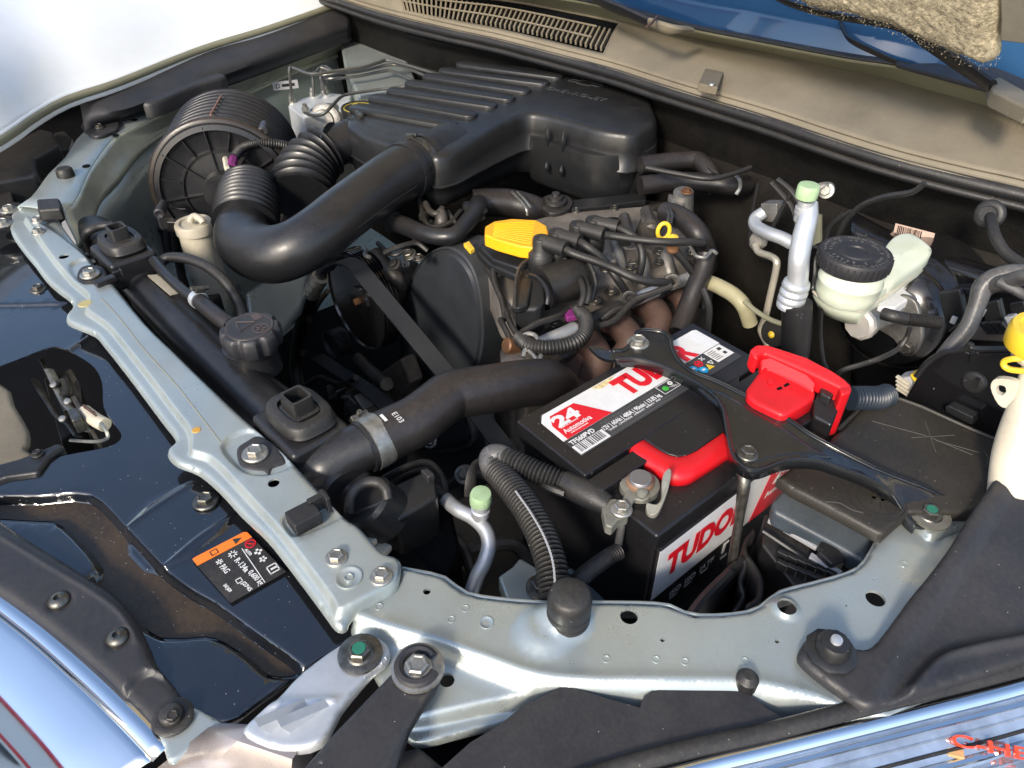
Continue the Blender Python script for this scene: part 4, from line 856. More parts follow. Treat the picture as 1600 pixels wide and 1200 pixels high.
obj('tail', M().tube([(1560,440,'Y',.76),(1580,450,'Y',.76),(1604,462,'Y',.76),(1650,476,'Y',.76)], hr_*.5, n=12), tape, t)

# relay carrier behind the washer neck
t = thing('fuse_carrier', 'open black plastic carrier with ribs beside the wiring harness at the right edge', 'carrier', (1540,480,'Y',.84))
for a in (((1465,458),(1500,452),(1508,500),(1480,520)),((1535,475),(1560,468),(1572,520),(1540,520)),((1575,475),(1600,470),(1612,520),(1585,520))):
    obj('rib', M().prism([(x,y,'Y',.82) for x,y in a], (0,.01,0)), plastic2, t, bevel=.002)
obj('cross_member', M().prism([(1485,452,'Y',.83),(1620,446,'Y',.83),(1620,458,'Y',.83),(1486,462,'Y',.83)], (0,.02,0)), plastic2, t, bevel=.002)
obj('base', M().prism([(1515,512,'Y',.80),(1600,508,'Y',.80),(1640,520,'Y',.80),(1640,540,'Y',.80),(1512,532,'Y',.80)], (0,.02,0)), mat('brown_base', (.10,.085,.07), .6), t, bevel=.003)
for i in range(4):
    obj('fin', M().prism([(1528+i*10,506,'Y',.79),(1534+i*10,505,'Y',.79),(1550+i*10,522,'Y',.79),(1543+i*10,523,'Y',.79)], (0,.006,0)), plastic2, t)
for x,y in ((1533,478),(1535,488),(1490,500)):
    obj('contact', M().box(A(x,y,Y=.80),(.005,.003,.008)), alu, t)
obj('white_plug', M().prism([(1568,496,'Y',.80),(1582,494,'Y',.80),(1592,506,'Y',.80),(1575,510,'Y',.80)], (0,.01,0)), lblgrey, t, bevel=.001)
t = thing('side_shield', 'upright glossy black plastic shield between relay box lid and washer filler neck', 'shield', (1500,620,'Y',.70))
sh = outl([(1410,640,'Y',.70),(1428,596,'Y',.70),(1448,568,'Y',.70),(1472,552,'Y',.70),(1505,546,'Y',.70),(1520,550,'Y',.70),(1560,549,'Y',.70),(1610,548,'Y',.70),(1640,560,'Y',.70),(1640,760,'Y',.70),(1400,760,'Y',.70)],3)
obj('shield', M().prism(sh, (0,.012,0)), glossblk, t, bevel=.004)
obj('top_edge', M().tube([(1432,588,'Y',.698),(1448,568,'Y',.698),(1472,552,'Y',.698),(1505,546,'Y',.698),(1516,538,'Y',.698),(1526,545,'Y',.698),(1610,545,'Y',.698)], .003, n=8), plastic2, t)
obj('clip_boss', M().lathe([(.012,0),(.011,.003),(.0085,.004),(.0001,.004)], (1523,597,'Y',.70), (0,-1,.1), n=24).box(A(1525,598,Y=.695),(.004,.004,.010)), rubber, t, ang=50)
obj('lug', M().prism([(1476,636,'Y',.685),(1482,634,'Y',.685),(1520,652,'Y',.685),(1519,664,'Y',.685),(1512,662,'Y',.685),(1478,644,'Y',.685)], (0,.012,0)), plastic2, t, bevel=.001)
obj('wall_rib', M().prism([(1515,552,'Y',.695),(1528,550,'Y',.695),(1522,566,'Y',.695),(1512,568,'Y',.695)], (0,.006,0)), glossblk, t, bevel=.001)
# washer filler
t = thing('washer_filler', 'cream washer fluid filler neck with a bright yellow cap at the right edge', 'filler neck', (1590,640,'Y',.62))
obj('neck', M().tube([(1614,560,'Y',.65),(1612,580,'Y',.645),(1604,620,'Y',.64),(1592,670,'Y',.63),(1584,720,'Y',.62),(1580,790,'Y',.61)], [wr(A(1600,600,Y=.64),k_) for k_ in (13,15,20,27,32,35)], n=32), ivory, t)
obj('collar', M().lathe([(.018,-.006),(.020,-.002),(.018,.004)], (1622,552,'Y',.65), n=28), ivory, t)
obj('cap', M().lathe([(.0235,-.010),(.0245,-.008),(.0245,.006),(.0225,.010),(.018,.010),(.016,.007),(.0001,.007)], (1626,526,'Y',.65), (-.05,-.1,1), n=24), yellow2, t, ang=45)
obj('cap_strap', M().tube([(1610,562,'Y',.64),(1590,560,'Y',.63),(1572,563,'Y',.63),(1568,570,'Y',.63),(1577,577,'Y',.63),(1600,580,'Y',.63)], .0026, n=8), yellow2, t)
br = outl([(1548,606,'Y',.63),(1556,592,'Y',.63),(1585,596,'Y',.63),(1590,610,'Y',.63),(1576,636,'Y',.63),(1560,632,'Y',.63)],3)
bi = outl([(1556,608,'Y',.63),(1560,602,'Y',.63),(1570,604,'Y',.63),(1572,612,'Y',.63),(1566,618,'Y',.63),(1557,615,'Y',.63)],3)
obj('tab', M().loft([br,[p+Vector((0,.006,0)) for p in br],[p+Vector((0,.006,0)) for p in bi],bi,br],True), ivory, t)
t = thing('white_connector', 'ribbed white and yellow wiring plug behind the relay box lid', 'connector', (1420,605,'Y',.72))
obj('body', M().prism([(1400,592,'Y',.71),(1422,588,'Y',.71),(1428,606,'Y',.71),(1418,618,'Y',.71),(1400,612,'Y',.71)], (0,.02,0)), lblgrey, t, bevel=.002)
for i in range(4): obj('rib', M().box(A(1411,594+i*6,Y=.708),(.015,.004,.0022),Matrix.Rotation(.15,3,'Y')), ivory, t)
obj('lock', M().prism([(1420,586,'Y',.705),(1432,580,'Y',.705),(1440,588,'Y',.705),(1430,602,'Y',.705)], (0,.012,0)), yellow2, t, bevel=.002)
# ================================================================ radiator and its fittings
def ringprof(r, w_): return [(r,-w_/2),(r+.0012,-w_/2),(r+.0012,w_/2),(r,w_/2)]
def band(c, ax, r, w_, n=40):
    return M().lathe([(r-.001,-w_/2),(r+.0012,-w_/2),(r+.0016,0),(r+.0012,w_/2),(r-.001,w_/2)], c, ax, n)
def clamp(name, c, ax, r, parent, mt_=None, w_=.010, side=(0,0,1)):
    c = pt(c); ax = Vector(ax).normalized(); o = obj(name, band(c, ax, r, w_), mt_ or zinc, parent, ang=50)
    s = Vector(side); s = (s-ax*s.dot(ax)).normalized(); tn = ax.cross(s)
    m = M(); q = c+s*(r+.003); rot = Matrix((ax, tn, s)).transposed()
    m.box(q, (w_*1.1,.012,.006), rot); m.tube([q-tn*.011+s*.002, q+tn*.011+s*.002], .003, n=8)
    obj('clamp_screw', m, oldbolt, o, bevel=.0006, seg=1)
    return o
t = thing('radiator', 'long black radiator tank along the crossbar with octagonal pressure cap', 'radiator', (-.6,.2,-.3))
ZRd = -.062
rp_ = wr((350,560,-.05),43)
obj('top_tank', M().tube([(150,362,-.066),(190,404,-.066),(250,470,-.066),(340,562,-.066),(420,642,-.066),(500,722,-.066),(548,770,-.066)], [rp_*.93,rp_,rp_,rp_,rp_,rp_,rp_*.95], n=32, flat=.85), duct, t)
obj('tank_shelf', M().prism([(212,396,-.052),(262,436,-.052),(330,500,-.052),(360,540,-.052),(450,600,-.055),(540,690,-.055),(470,760,-.06),(330,600,-.06),(190,440,-.06)], (0,0,-.05)), duct, t, bevel=.008, seg=3)
obj('core', M().box((-.80,.20,-.34),(1.5,.035,.46)), voidm, t)
nkp = A(393,545,-.030)
obj('filler_neck', M().lathe([(.030,-.03),(.027,-.01),(.0265,.0),(.031,.001),(.031,.004),(.026,.005)], nkp+Vector((0,0,.002)), n=36), duct, t, ang=50)
cpc = A(391,516,.012)
k = thing('pressure_cap', 'black scalloped pressure cap with warning symbols on the radiator tank', 'cap', cpc)
rcp = wr(cpc,47)
m = M(); n_ = 96; rows = []
def lob(a): return 1-.13*max(0,math.cos(8*a+.4))**1.2
for r_,h_ in ((.90,-.020),(.97,-.017),(1,-.008),(1,-.001),(.96,.003),(.90,.0045),(.80,.0045),(.78,.0052)):
    rows.append([cpc+Vector((math.cos(a)*rcp*r_*(lob(a) if r_>.85 else 1),math.sin(a)*rcp*r_*(lob(a) if r_>.85 else 1),h_)) for a in [2*math.pi*i/n_ for i in range(n_)]])
m.loft(rows, True); m.f.append(tuple(range(n_-1,-1,-1))); m.f.append(tuple(range(7*n_,8*n_)))
obj('cap_body', m, trim, k, ang=35)
kp = mat('cap_relief', (.075,.055,.05), .5, bump=.2)
zc = .0054
tr = cpc+Vector((-.016,-.008,zc)); obj('warning_relief', M().tube([tr,tr+Vector((.020,-.004,0)),tr+Vector((.012,.016,0)),tr],.0008,n=5,sm=1), kp, k)
obj('book_relief', M().box(cpc+Vector((-.012,.014,zc)),(.012,.009,.0014)), kp, k)
obj('ring_relief', ring2(cpc+Vector((.012,.008,zc)),.009,.0016,kp), kp, k); obj('hand_relief', star(cpc+Vector((.012,.008,zc)),.006,5,.002), kp, k)
obj('ring_relief', ring2(cpc+Vector((0,0,zc-.0004)),rcp*.76,.0012,kp,48), kp, k)
# mounts
def mount(c, tilt, sz, lab_, bolt_, plate):
    k = thing('radiator_mount', lab_, 'mount', c, 'radiator mounts'); c = pt(c); 
    pl = sheet(plate, ZS+.005, th=.0025, sm=3, lip=.0015, lipw=.003, sp=.008)
    obj('foot', pl, trim, k)
    hexbolt((bolt_[0],bolt_[1],ZS+.0065), .0078, k, washer=1.6)
    rot = Matrix.Rotation(tilt,3,'Z')
    obj('bracket_box', M().box(c+rot@Vector((0,-.002,-.024)), (.078*sz,.062*sz,.040), rot), duct, k, bevel=.006, seg=3)
    def rr(a,b,z,r=.62,n=10):
        P = []
        for i in range(32):
            q = 2*math.pi*i/32; cx_ = math.copysign(abs(math.cos(q))**r,math.cos(q)); sy_ = math.copysign(abs(math.sin(q))**r,math.sin(q)); P.append(c+rot@Vector((cx_*a,sy_*b,z)))
        return P
    a,b = .033*sz,.025*sz
    obj('rubber_ring', M().loft([rr(a*.9,b*.9,-.004),rr(a,b,-.003),rr(a*1.06,b*1.06,.001),rr(a,b,.005),rr(a*.97,b*.97,.010),rr(a*.9,b*.9,.012),rr(a*.66,b*.62,.012),rr(a*.62,b*.58,.002),rr(a*.1,b*.1,.002)], True), rubber, k, ang=50)
    a,b = .013*sz,.012*sz
    p_ = obj('rubber_post', M().loft([rr(a*1.25,b*1.25,.001,.35),rr(a*1.25,b*1.25,.010,.35),rr(a,b,.011,.3),rr(a*.92,b*.92,.027,.3),rr(a*.72,b*.7,.027,.3),rr(a*.70,b*.68,.012,.3),rr(.0002,.0002,.012,.3)], True), rubber, k, ang=40)
    for s_ in (-1,1): obj('gusset', M().tube([c+rot@Vector((-.030*sz+s_*.012,-.034*sz,-.018)),c+rot@Vector((-.034*sz+s_*.012,-.046*sz,-.026))], .004, n=8), duct, k)
    return k
mount((470,650,-.012), R(4), 1.05, 'lower radiator mount: rubber block with square post in a black bracket, near the hose clamp', (399,709), [(370,700),(385,688),(402,680),(425,690),(440,706),(445,722),(425,730),(420,742),(412,734),(392,732),(374,724)])
mount((191,382,-.008), R(4), 1.0, 'upper radiator mount: rubber block with square post in a black bracket, near the white wing', (141,429), [(120,428),(126,417),(142,413),(160,416),(166,428),(158,440),(136,442),(122,437)])
# small bleed hose
t = thing('bleed_hose', 'thin black hose with bright clamp running along the radiator tank to its cap', 'hose', (300,460,-.03))
obj('pipe', M().tube([(240,407,-.022),(262,432,-.022),(290,457,-.022),(312,470,-.022)], .0068, n=14), duct, t)
obj('hose', M().tube([(305,464,-.020),(325,482,-.020),(345,498,-.02),(360,508,-.022)], .0098, n=18), hose, t)
clamp('clamp', (310,468,-.02), A(325,482,-.02)-A(305,464,-.02), .0100, t, alu, .009, (.4,.3,.8))
obj('black_hose', M().tube([(248,414,-.03),(262,403,-.024),(290,404,-.02),(322,416,-.022),(350,438,-.03),(368,464,-.045),(378,486,-.06),(384,520,-.08)], .0068, n=12), rubber, t)
obj('tank_label', M().prism([(231,432,-.0345),(246,431,-.0345),(280,458,-.0345),(266,462,-.0345)], (0,0,.0022)), mat('foil_label', (.45,.40,.30), .35, metal=.3), t)
obj('end_hose', M().tube([(178,352,-.02),(156,354,-.02),(138,362,-.024),(134,374,-.04),(142,392,-.06)], .006, n=12), rubber, t)

# upper radiator hose
t = thing('radiator_hose', 'thick black radiator hose with steel clamp crossing in front of the engine', 'hose', (720,630,-.05))
rh = wr(A(650,660,-.03),41)
path = [(552,708,-.040),(580,692,-.036),(615,675,-.034),(650,658,-.032),(680,636,-.030),(705,618,-.030),(735,612,-.032),(775,606,-.036),(812,600,-.042),(845,597,-.052),(868,600,-.075),(876,612,-.105),(880,640,-.15)]
obj('hose', M().tube(path[1:], [rh]*9+[rh*.95,rh*.9,rh*.9], n=36, sm=8), hose, t)
axc = A(600,682,-.035)-A(560,703,-.035)
obj('outlet', M().tube([(500,742,-.06),(520,724,-.05),(545,708,-.042),(585,690,-.036)], [rh*1.2,rh*1.15,rh*.98,rh*.92], n=36), duct, t)
obj('outlet_body', M().prism([(500,690,-.04),(530,668,-.04),(556,690,-.04),(586,742,-.05),(560,790,-.06),(500,745,-.05)], (0,0,-.07)), duct, t, bevel=.014, seg=4)
clamp('clamp', (585,690,-.036), axc, rh*1.0, t, zinc, .017, (-.5,.4,.3))
obj('outlet_rim', band(A(572,697,-.0375), axc, rh*.97, .008), duct, t)
hp = A(597,655,-.034)
ctr = A(620,672,-.034); upd = (FW*-1); upd = (upd-axc.normalized()*upd.dot(axc.normalized())).normalized(); tdir = axc.normalized()
vv_ = tdir.cross(upd)
if vv_.z < 0: vv_ = -vv_
dd_ = (upd*.80+vv_*.60).normalized()
text('E103', .008, ctr+dd_*(rh+.0008), tdir.cross(dd_), -tdir, lblwhite, t, 'print', .0001)
obj('print_stripe', M().box(ctr+dd_*(rh+.0004)-tdir*.014,(.003,.010,.0006),Matrix((tdir,tdir.cross(dd_),dd_)).transposed()), lblwhite, t)

# fan shroud pieces
t = thing('fan_shroud', 'black plastic fan shroud with lever ring below the radiator hose clamp', 'shroud', (610,800,-.12))
obj('box', M().prism([(590,772,-.058),(614,757,-.058),(660,736,-.058),(680,745,-.058),(684,775,-.058),(660,790,-.058),(622,812,-.058),(598,800,-.058)], (0,0,-.10)), plastic2, t, bevel=.004)
obj('tab', M().prism([(656,733,-.050),(668,730,-.050),(680,740,-.050),(668,746,-.050)], (0,0,-.02)), trim, t, bevel=.002)
obj('arch', M().loft([[A(578,798,-.05),A(600,785,-.045),A(618,790,-.05),A(630,815,-.07),A(632,840,-.09),A(618,852,-.10)],[A(600,815,-.07),A(606,806,-.065),A(612,808,-.07),A(615,822,-.085),A(614,840,-.10),A(606,850,-.11)]]), plastic2, t, recalc=False)
rc0 = A(576,786,-.040)
obj('ring', M().tube([(546,800,-.055),(548,780,-.045),(558,763,-.038),(575,754,-.034),(592,755,-.034),(603,765,-.036),(606,780,-.042)], .0055, n=10), rubber, t)
obj('ring_bar', M().tube([(556,802,-.06),(575,796,-.052),(598,787,-.045)], .005, n=10, flat=.6), plastic2, t)
obj('end_plug', M().lathe([(.028,-.03),(.028,.0),(.024,.004),(.0001,.004)], A(575,785,-.055), (-.3,-.5,.8), n=36), plastic2, t)
obj('white_clip', M().box(A(598,858,-.09),(.014,.012,.008),Matrix.Rotation(.4,3,'Z')).box(A(580,846,-.08),(.008,.010,.008)), ivory, t, bevel=.002)
obj('lower_block', M().prism([(640,800,-.10),(700,770,-.10),(720,860,-.12),(700,900,-.12),(640,890,-.12)], (0,0,-.12)), voidm, t, bevel=.006)
obj('fan_rim', M().tube([(600,748,-.10),(640,728,-.09),(670,724,-.09),(690,745,-.095),(697,775,-.10)], .004, n=8), rubber, t)
obj('fan_rim', M().tube([(600,760,-.11),(640,738,-.10),(668,735,-.10),(684,752,-.105),(690,780,-.11)], .004, n=8), rubber, t)
# low aluminium pipe with green cap
t = thing('low_pipe', 'short bent aluminium air conditioning pipe with a green cap in front of the battery', 'pipe', (750,850,-.1))
obj('pipe', M().tube([(694,778,-.09),(715,796,-.085),(738,808,-.085),(757,826,-.088),(764,850,-.095),(757,878,-.105),(745,902,-.115),(734,935,-.13)], wr((750,850,-.09),12), n=22), alu, t)
obj('rubber_end', M().tube([(672,762,-.095),(685,772,-.092),(698,780,-.089)], wr((690,775,-.09),12), n=18), rubber, t)
obj('valve', M().lathe([(.007,-.026),(.007,-.014),(.0092,-.013),(.0092,-.005),(.0078,-.004),(.0078,.003)], (751,790,-.062), (.1,0,1), n=24), alu, t)
obj('green_cap', M().lathe([(.0102,-.004),(.0106,-.002),(.0106,.008),(.0095,.011),(.0001,.0115)], (751,782,-.058), (.1,0,1), n=14), mint, t, ang=40)

# ================================================================ air intake
t = thing('air_cleaner', 'round black ribbed air cleaner drum at the far corner of the bay', 'air cleaner', (-1.2,.4,-.2))
fc = A(352,296,-.05); axd = Vector((.88,-.47,.06)).normalized()
rd_ = wr(fc,106)
prof = []
dlen = .19
for i in range(8):
    b0 = -dlen+i*dlen/8*.92
    prof += [(rd_*.985,b0),(rd_*1.02,b0+.0015),(rd_*1.025,b0+.004),(rd_*1.0,b0+.006),(rd_*.955,b0+.008),(rd_*.955,b0+.019)]
obj('ribbed_shell', M().lathe(prof+[(rd_*.985,-.012),(rd_*.95,-.012),(.001,-.02)], fc, axd, n=72), duct, t, ang=70)
obj('clamp_ring', M().lathe([(rd_*.97,-.010),(rd_*1.03,-.008),(rd_*1.04,-.002),(rd_*1.01,.001),(rd_*.97,.002)], fc, axd, n=72, cap=False), mat('dusty_ring', (.018,.014,.012), .32, dust=.10, dcol=(.30,.20,.13)), t, ang=60)
obj('end_cover', M().lathe([(rd_*.97,0),(rd_*.95,.006),(rd_*.88,.008),(rd_*.86,.002),(rd_*.84,.001),(rd_*.60,.001),(rd_*.585,.005),(rd_*.56,.005),(rd_*.55,.001),(rd_*.3,.004),(rd_*.28,.02),(.0001,.022)], fc, axd, n=72), duct, t, ang=40)
u_ = axd.orthogonal().normalized(); u_ = (Vector((0,0,1))-axd*axd.z).normalized(); v_ = axd.cross(u_)
for i in range(16):
    a = 2*math.pi*i/16+.1; d = u_*math.cos(a)+v_*math.sin(a)
    rot = Matrix((d, axd.cross(d), axd)).transposed()
    obj('radial_rib', M().box(fc+axd*.0035+d*rd_*(.72 if i%2 else .62), (rd_*(.26 if i%2 else .62),.0016,.008), rot), duct, t)
for i in range(9):
    a = .20; d = u_*math.cos(a)+v_*math.sin(a)
obj('dust_seam', M().tube([fc+(u_*math.cos(-.02-.03*q)+v_*math.sin(-.02-.03*q))*rd_*1.035-axd*(.015+.118*q) for q in np.linspace(0,1,12)], .0016, n=6, sm=1), mat('pink_dust', (.26,.12,.08),.6), t)
for (x,y) in ((411,205),(250,332)):
    q = A(x,y,.035 if x > 300 else -.05)
    cl = obj('clip', M().lathe([(.0075,-.035),(.0085,-.01),(.0085,.006),(.006,.008),(.0001,.006)], q, axd, n=16), trim, t, ang=50)
    obj('clip_leg', M().box(q-u_*.015+axd*.002,(.012,.012,.022)), trim, cl, bevel=.002)
obj('wire_hook', M().tube([(258,310,-.06),(262,322,-.06),(275,326,-.06),(290,327,-.06)], .0014, n=6), rubber, t)
obj('lower_arm', M().prism([(252,330,-.09),(292,332,-.09),(292,347,-.09),(254,346,-.09)], (0,0,-.02)), duct, t, bevel=.003)

t = thing('intake_sensor', 'small air sensor with pink and cream connector and ribbed wire, on the air cleaner', 'sensor', (362,270,.0))
obj('sensor_body', M().tube([(366,300,-.01),(364,280,.0),(361,262,.008)], [.014,.013,.010], n=16), plastic2, t)
obj('pink_plug', M().tube([(362,262,.012),(364,252,.014),(366,244,.015)], [.0075,.0075,.0055], n=8), purple, t)
obj('cream_plug', M().tube([(355,264,.014),(353,254,.014),(352,248,.014)], .0045, n=6), ivory, t)
obj('screw', M().lathe([(.006,0),(.006,.004),(.0001,.005)], (360,291,.008), (.3,-.5,.8), n=12), zinc, t)
obj('ribbed_wire', M().tube([(366,246,.016),(378,232,.020),(398,224,.022),(425,224,.02),(447,228,.012),(462,236,.0)], .0062, n=12, waves=34, wave=.0014), rubber, t)
obj('black_wire', M().tube([(366,238,.016),(372,228,.02),(374,222,.022)], .0035, n=8), rubber, t)

t = thing('intake_duct', 'large smooth black air intake duct curving from the airbox down to the air cleaner', 'duct', (500,350,0))
rq = wr(A(540,320,.01),44)
zz = .0
path = [(672,250,.022),(650,260,.022),(620,276,.022),(582,301,.020),(540,332,.014),(500,364,.004),(462,388,-.008),(425,398,-.02),(395,390,-.03),(380,372,-.032),(382,350,-.03),(386,336,-.028)]
obj('tube', M().tube(path, [rq*.98,rq*1.02,rq*1.0,rq*.95,rq*.93,rq*.93,rq*.94,rq*.98,rq,rq,rq*.96,rq*.95], n=48, sm=8, flat=1), duct, t)
obj('bellows', M().tube([(383,352,-.028),(386,334,-.022),(388,312,-.014),(390,294,-.008)], [rq*1.02,rq*1.05,rq*1.02,rq*.9], n=48, waves=9, wave=.006), duct, t)
obj('boot_lip', M().lathe([(rq*.6,.010),(rq*.85,.008),(rq*.95,.0),(rq*.92,-.01)], (390,290,-.006), (.12,.18,1), n=40), duct, t)
ax1 = A(672,250,.022)-A(620,276,.022)
clamp('clamp', (654,258,.022), ax1, rq*1.02, t, oldbolt, .011, (-.3,.3,1))
obj('end_bead', band(A(665,253,.022), ax1, rq*1.03, .010), duct, t)
obj('end_bead', band(A(636,267,.022), ax1, rq*1.04, .012), duct, t)
obj('mould_seam', M().tube([(652,290,.040),(610,318,.040),(560,356,.038)], .0004, n=5), plastic2, t)
t = thing('upper_bellows', 'black concertina hose from the airbox left port beside the brake control unit', 'hose', (520,250,.02))
bp_ = [(578,214,.012),(560,217,.012),(540,222,.012),(512,234,.008),(488,254,-.002),(474,280,-.015),(470,310,-.03)]
rb2 = wr(A(520,240,.01),36)
obj('bellows', M().tube([(522,232,.010)]+bp_[3:], [rb2*.75,rb2*.8,rb2*.9,rb2,rb2], n=40, waves=8, wave=.013), duct, t)
ax2 = A(578,214,.012)-A(540,222,.012)
obj('cuff', M().tube(bp_[:4], [rb2*.98,rb2*.96,rb2*.9,rb2*.86], n=36), duct, t)
clamp('clamp', (566,216,.012), ax2, rb2*.97, t, oldbolt, .010, (0,-.2,1))
obj('cuff_bead', band(A(553,219,.012), ax2, rb2*.97, .006), duct, t)
obj('cuff_bead', band(A(543,222,.011), ax2, rb2*.93, .004), duct, t)

t = thing('airbox', 'big black plastic airbox with raised ribs on top, behind the engine', 'airbox', (-.85,.75,0))
ZA = .048
def chaik(P, k=2, f=.25):
    for _ in range(k): P = [q for i in range(len(P)) for q in ((1-f)*np.array(P[i])+f*np.array(P[(i+1)%len(P)]), f*np.array(P[i])+(1-f)*np.array(P[(i+1)%len(P)]))]
    return P
def inset(P, d):
    P = np.array(P); O = P[:,:2]; n = len(P); Q = []
    for i in range(n):
        a = O[i]-O[i-1]; b = O[(i+1)%n]-O[i]; na = np.array([-a[1],a[0]])/(np.linalg.norm(a)+1e-9); nb = np.array([-b[1],b[0]])/(np.linalg.norm(b)+1e-9)
        nn = (na+nb); nn /= (np.linalg.norm(nn)+1e-9); Q.append((*(O[i]+nn*d), P[i,2]))
    return Q
topo = [(534,190),(562,163),(640,128),(728,96),(850,104),(960,117),(1012,143),(1032,190),(992,210),(936,203),(872,184),(822,174),(778,196),(692,248),(640,232),(570,212)]
W = [np.array(A(x,y,ZA)) for x,y in topo]
ar_ = sum(W[i-1][0]*W[i][1]-W[i][0]*W[i-1][1] for i in range(len(W)))
if ar_ < 0: W = W[::-1]
W = np.array(chaik(W, 2, .18))
def ringz(d, dz): return [Vector((q[0],q[1],q[2]+dz*(1 if dz > -.04 else 1+.30*min(1,max(0,(q[1]-.60)/.22))))) for q in inset(W, d)]
rows = [ringz(.014,0),ringz(.009,-.0006),ringz(.005,-.002),ringz(.002,-.005),ringz(.0,-.010),ringz(-.002,-.030),ringz(-.0025,-.046),ringz(-.0045,-.047),ringz(-.0045,-.049),ringz(-.002,-.050),ringz(.001,-.065),ringz(.006,-.080),ringz(.014,-.086)]
m = M().loft(rows, True); nW = len(rows[0]); m.f.append(tuple(range(nW))); m.f.append(tuple(range(len(m.v)-1, len(m.v)-nW-1, -1)))
obj('shell', m, plastic2, t, ang=60)
# deeper chamber at the near end
deep = [(818,208,.012),(872,226,.012),(936,246,.012),(1024,236,.012),(1026,200,.012),(960,160,.012),(860,170,.012)]
Wd = [np.array(A(*p)) for p in deep]
ar_ = sum(Wd[i-1][0]*Wd[i][1]-Wd[i][0]*Wd[i-1][1] for i in range(len(Wd)))
if ar_ < 0: Wd = Wd[::-1]
Wd = chaik(Wd, 2, .2); cd = sum(Wd)/len(Wd)
rows = [[Vector(((p-cd)*s_+cd)[:2].tolist()+[p[2]+dz]) for p in Wd] for s_,dz in ((1.01,0),(1.03,-.018),(1.03,-.03),(1.01,-.058),(.985,-.076),(.93,-.084))]
m = M().loft(rows, True); nW = len(Wd); m.f.append(tuple(range(nW))); m.f.append(tuple(range(len(m.v)-1, len(m.v)-nW-1, -1)))
obj('lower_chamber', m, plastic2, t, ang=60)
ribs = [((560,172),(700,197)),((589,156),(732,182)),((617,145),(764,167)),((645,133),(792,156)),((673,122),(817,144)),((698,113),(846,132)),((725,103),(868,122))]
first = None
for a,b in ribs:
    p,q = A(*a,ZA),A(*b,ZA); d = q-p; L_ = d.length; d.normalize(); s_ = Vector((-d.y,d.x,0))
    def R2(k,zz_,e): return [p+d*(L_*u)+s_*v+Vector((0,0,zz_)) for u,v in ()]
    def oval(hw, z_, e):
        P = []
        for i in range(9): 
            q_ = -math.pi/2-math.pi*i/8; P.append(p+d*(0+e)+d*(math.cos(q_)*hw)+s_*(-math.sin(q_)*hw*-1)+Vector((0,0,z_)))
        for i in range(9):
            q_ = math.pi/2-math.pi*i/8; P.append(p+d*(L_-e)+d*(math.cos(q_)*hw)+s_*(math.sin(q_)*hw)+Vector((0,0,z_)))
        return P
    rows = [oval(.0150,-.004,0),oval(.0150,.003,0),oval(.0140,.0055,0),oval(.0120,.0065,0)]
    m = M().loft(rows, True); nW = 18; m.f.append(tuple(range(3*nW,4*nW)))
    obj('top_rib', m, plastic2, t, ang=40)
for (x,y,z_,h_) in ((731,240,.018,.034),(757,228,.02,.034),(780,216,.022,.034),(856,214,.02,.036),(880,222,.02,.036),(732,262,-.01,.02),(758,250,-.008,.02),(780,240,-.006,.02),(854,262,-.025,.02),(877,268,-.025,.02)):
    c = A(x,y,z_); obj('side_rib', M().tube([c+Vector((0,0,h_/2)),c,c-Vector((0,0,h_/2))], [.0005,.0042,.0005], n=8), plastic2, t)
ex = (A(945,150,ZA)-A(850,130,ZA)); exn = ex.normalized()
text('CHEVROLET', .018, A(850,138,ZA)+Vector((0,0,.0002)), exn, Vector((-exn.y,exn.x,0)), MT.get('emboss') or mat('emboss', (.035,.035,.037), .4), t, 'embossed_word', .001, off=.0004, sx=1.0, width=ex.length*.98)
lg = A(915,130,ZA)+Vector((0,0,.0005)); yv = Vector((-exn.y,exn.x,0))
lp = [(-.034,-.006),(-.010,-.006),(-.012,-.011),(.014,-.011),(.012,-.006),(.030,-.006),(.034,.006),(.010,.006),(.012,.011),(-.014,.011),(-.012,.006),(-.030,.006)]
for i in range(len(lp)):
    a = lp[i]; b = lp[(i+1)%len(lp)]
    if i == 0: lm = M()
    lm.tube([lg+exn*a[0]+yv*a[1], lg+exn*b[0]+yv*b[1]], .0009, n=6)
obj('embossed_emblem', lm, MT['emboss'], t)
obj('front_port', M().tube([(705,236,.015),(690,243,.018),(662,254,.022)], [rq*1.12,rq*1.05,rq*.98], n=40), plastic2, t)
obj('side_port', M().tube([(612,208,.012),(590,212,.012),(572,215,.012)], [rb2*1.1,rb2*1.0,rb2*.93], n=36), plastic2, t)
t = thing('rubber_mount', 'black rubber airbox mounting pad with round centre behind the orange filler cap', 'mount', (868,320,-.03))
obj('pad', M().prism(outl([(842,314,-.045),(858,303,-.045),(885,304,-.045),(896,315,-.045),(885,328,-.045),(858,332,-.045)],3), (0,0,-.012)), rubber, t, bevel=.003)
obj('stud', M().lathe([(.018,0),(.017,.004),(.012,.005),(.011,.010),(.007,.011),(.006,.016),(.0001,.017)], (868,316,-.043), n=28), rubber, t, ang=50)
obj('arm', M().prism([(890,312,-.05),(935,308,-.05),(1010,300,-.05),(1010,312,-.05),(940,322,-.05),(893,326,-.05)], (0,0,-.010)), plastic2, t, bevel=.002)

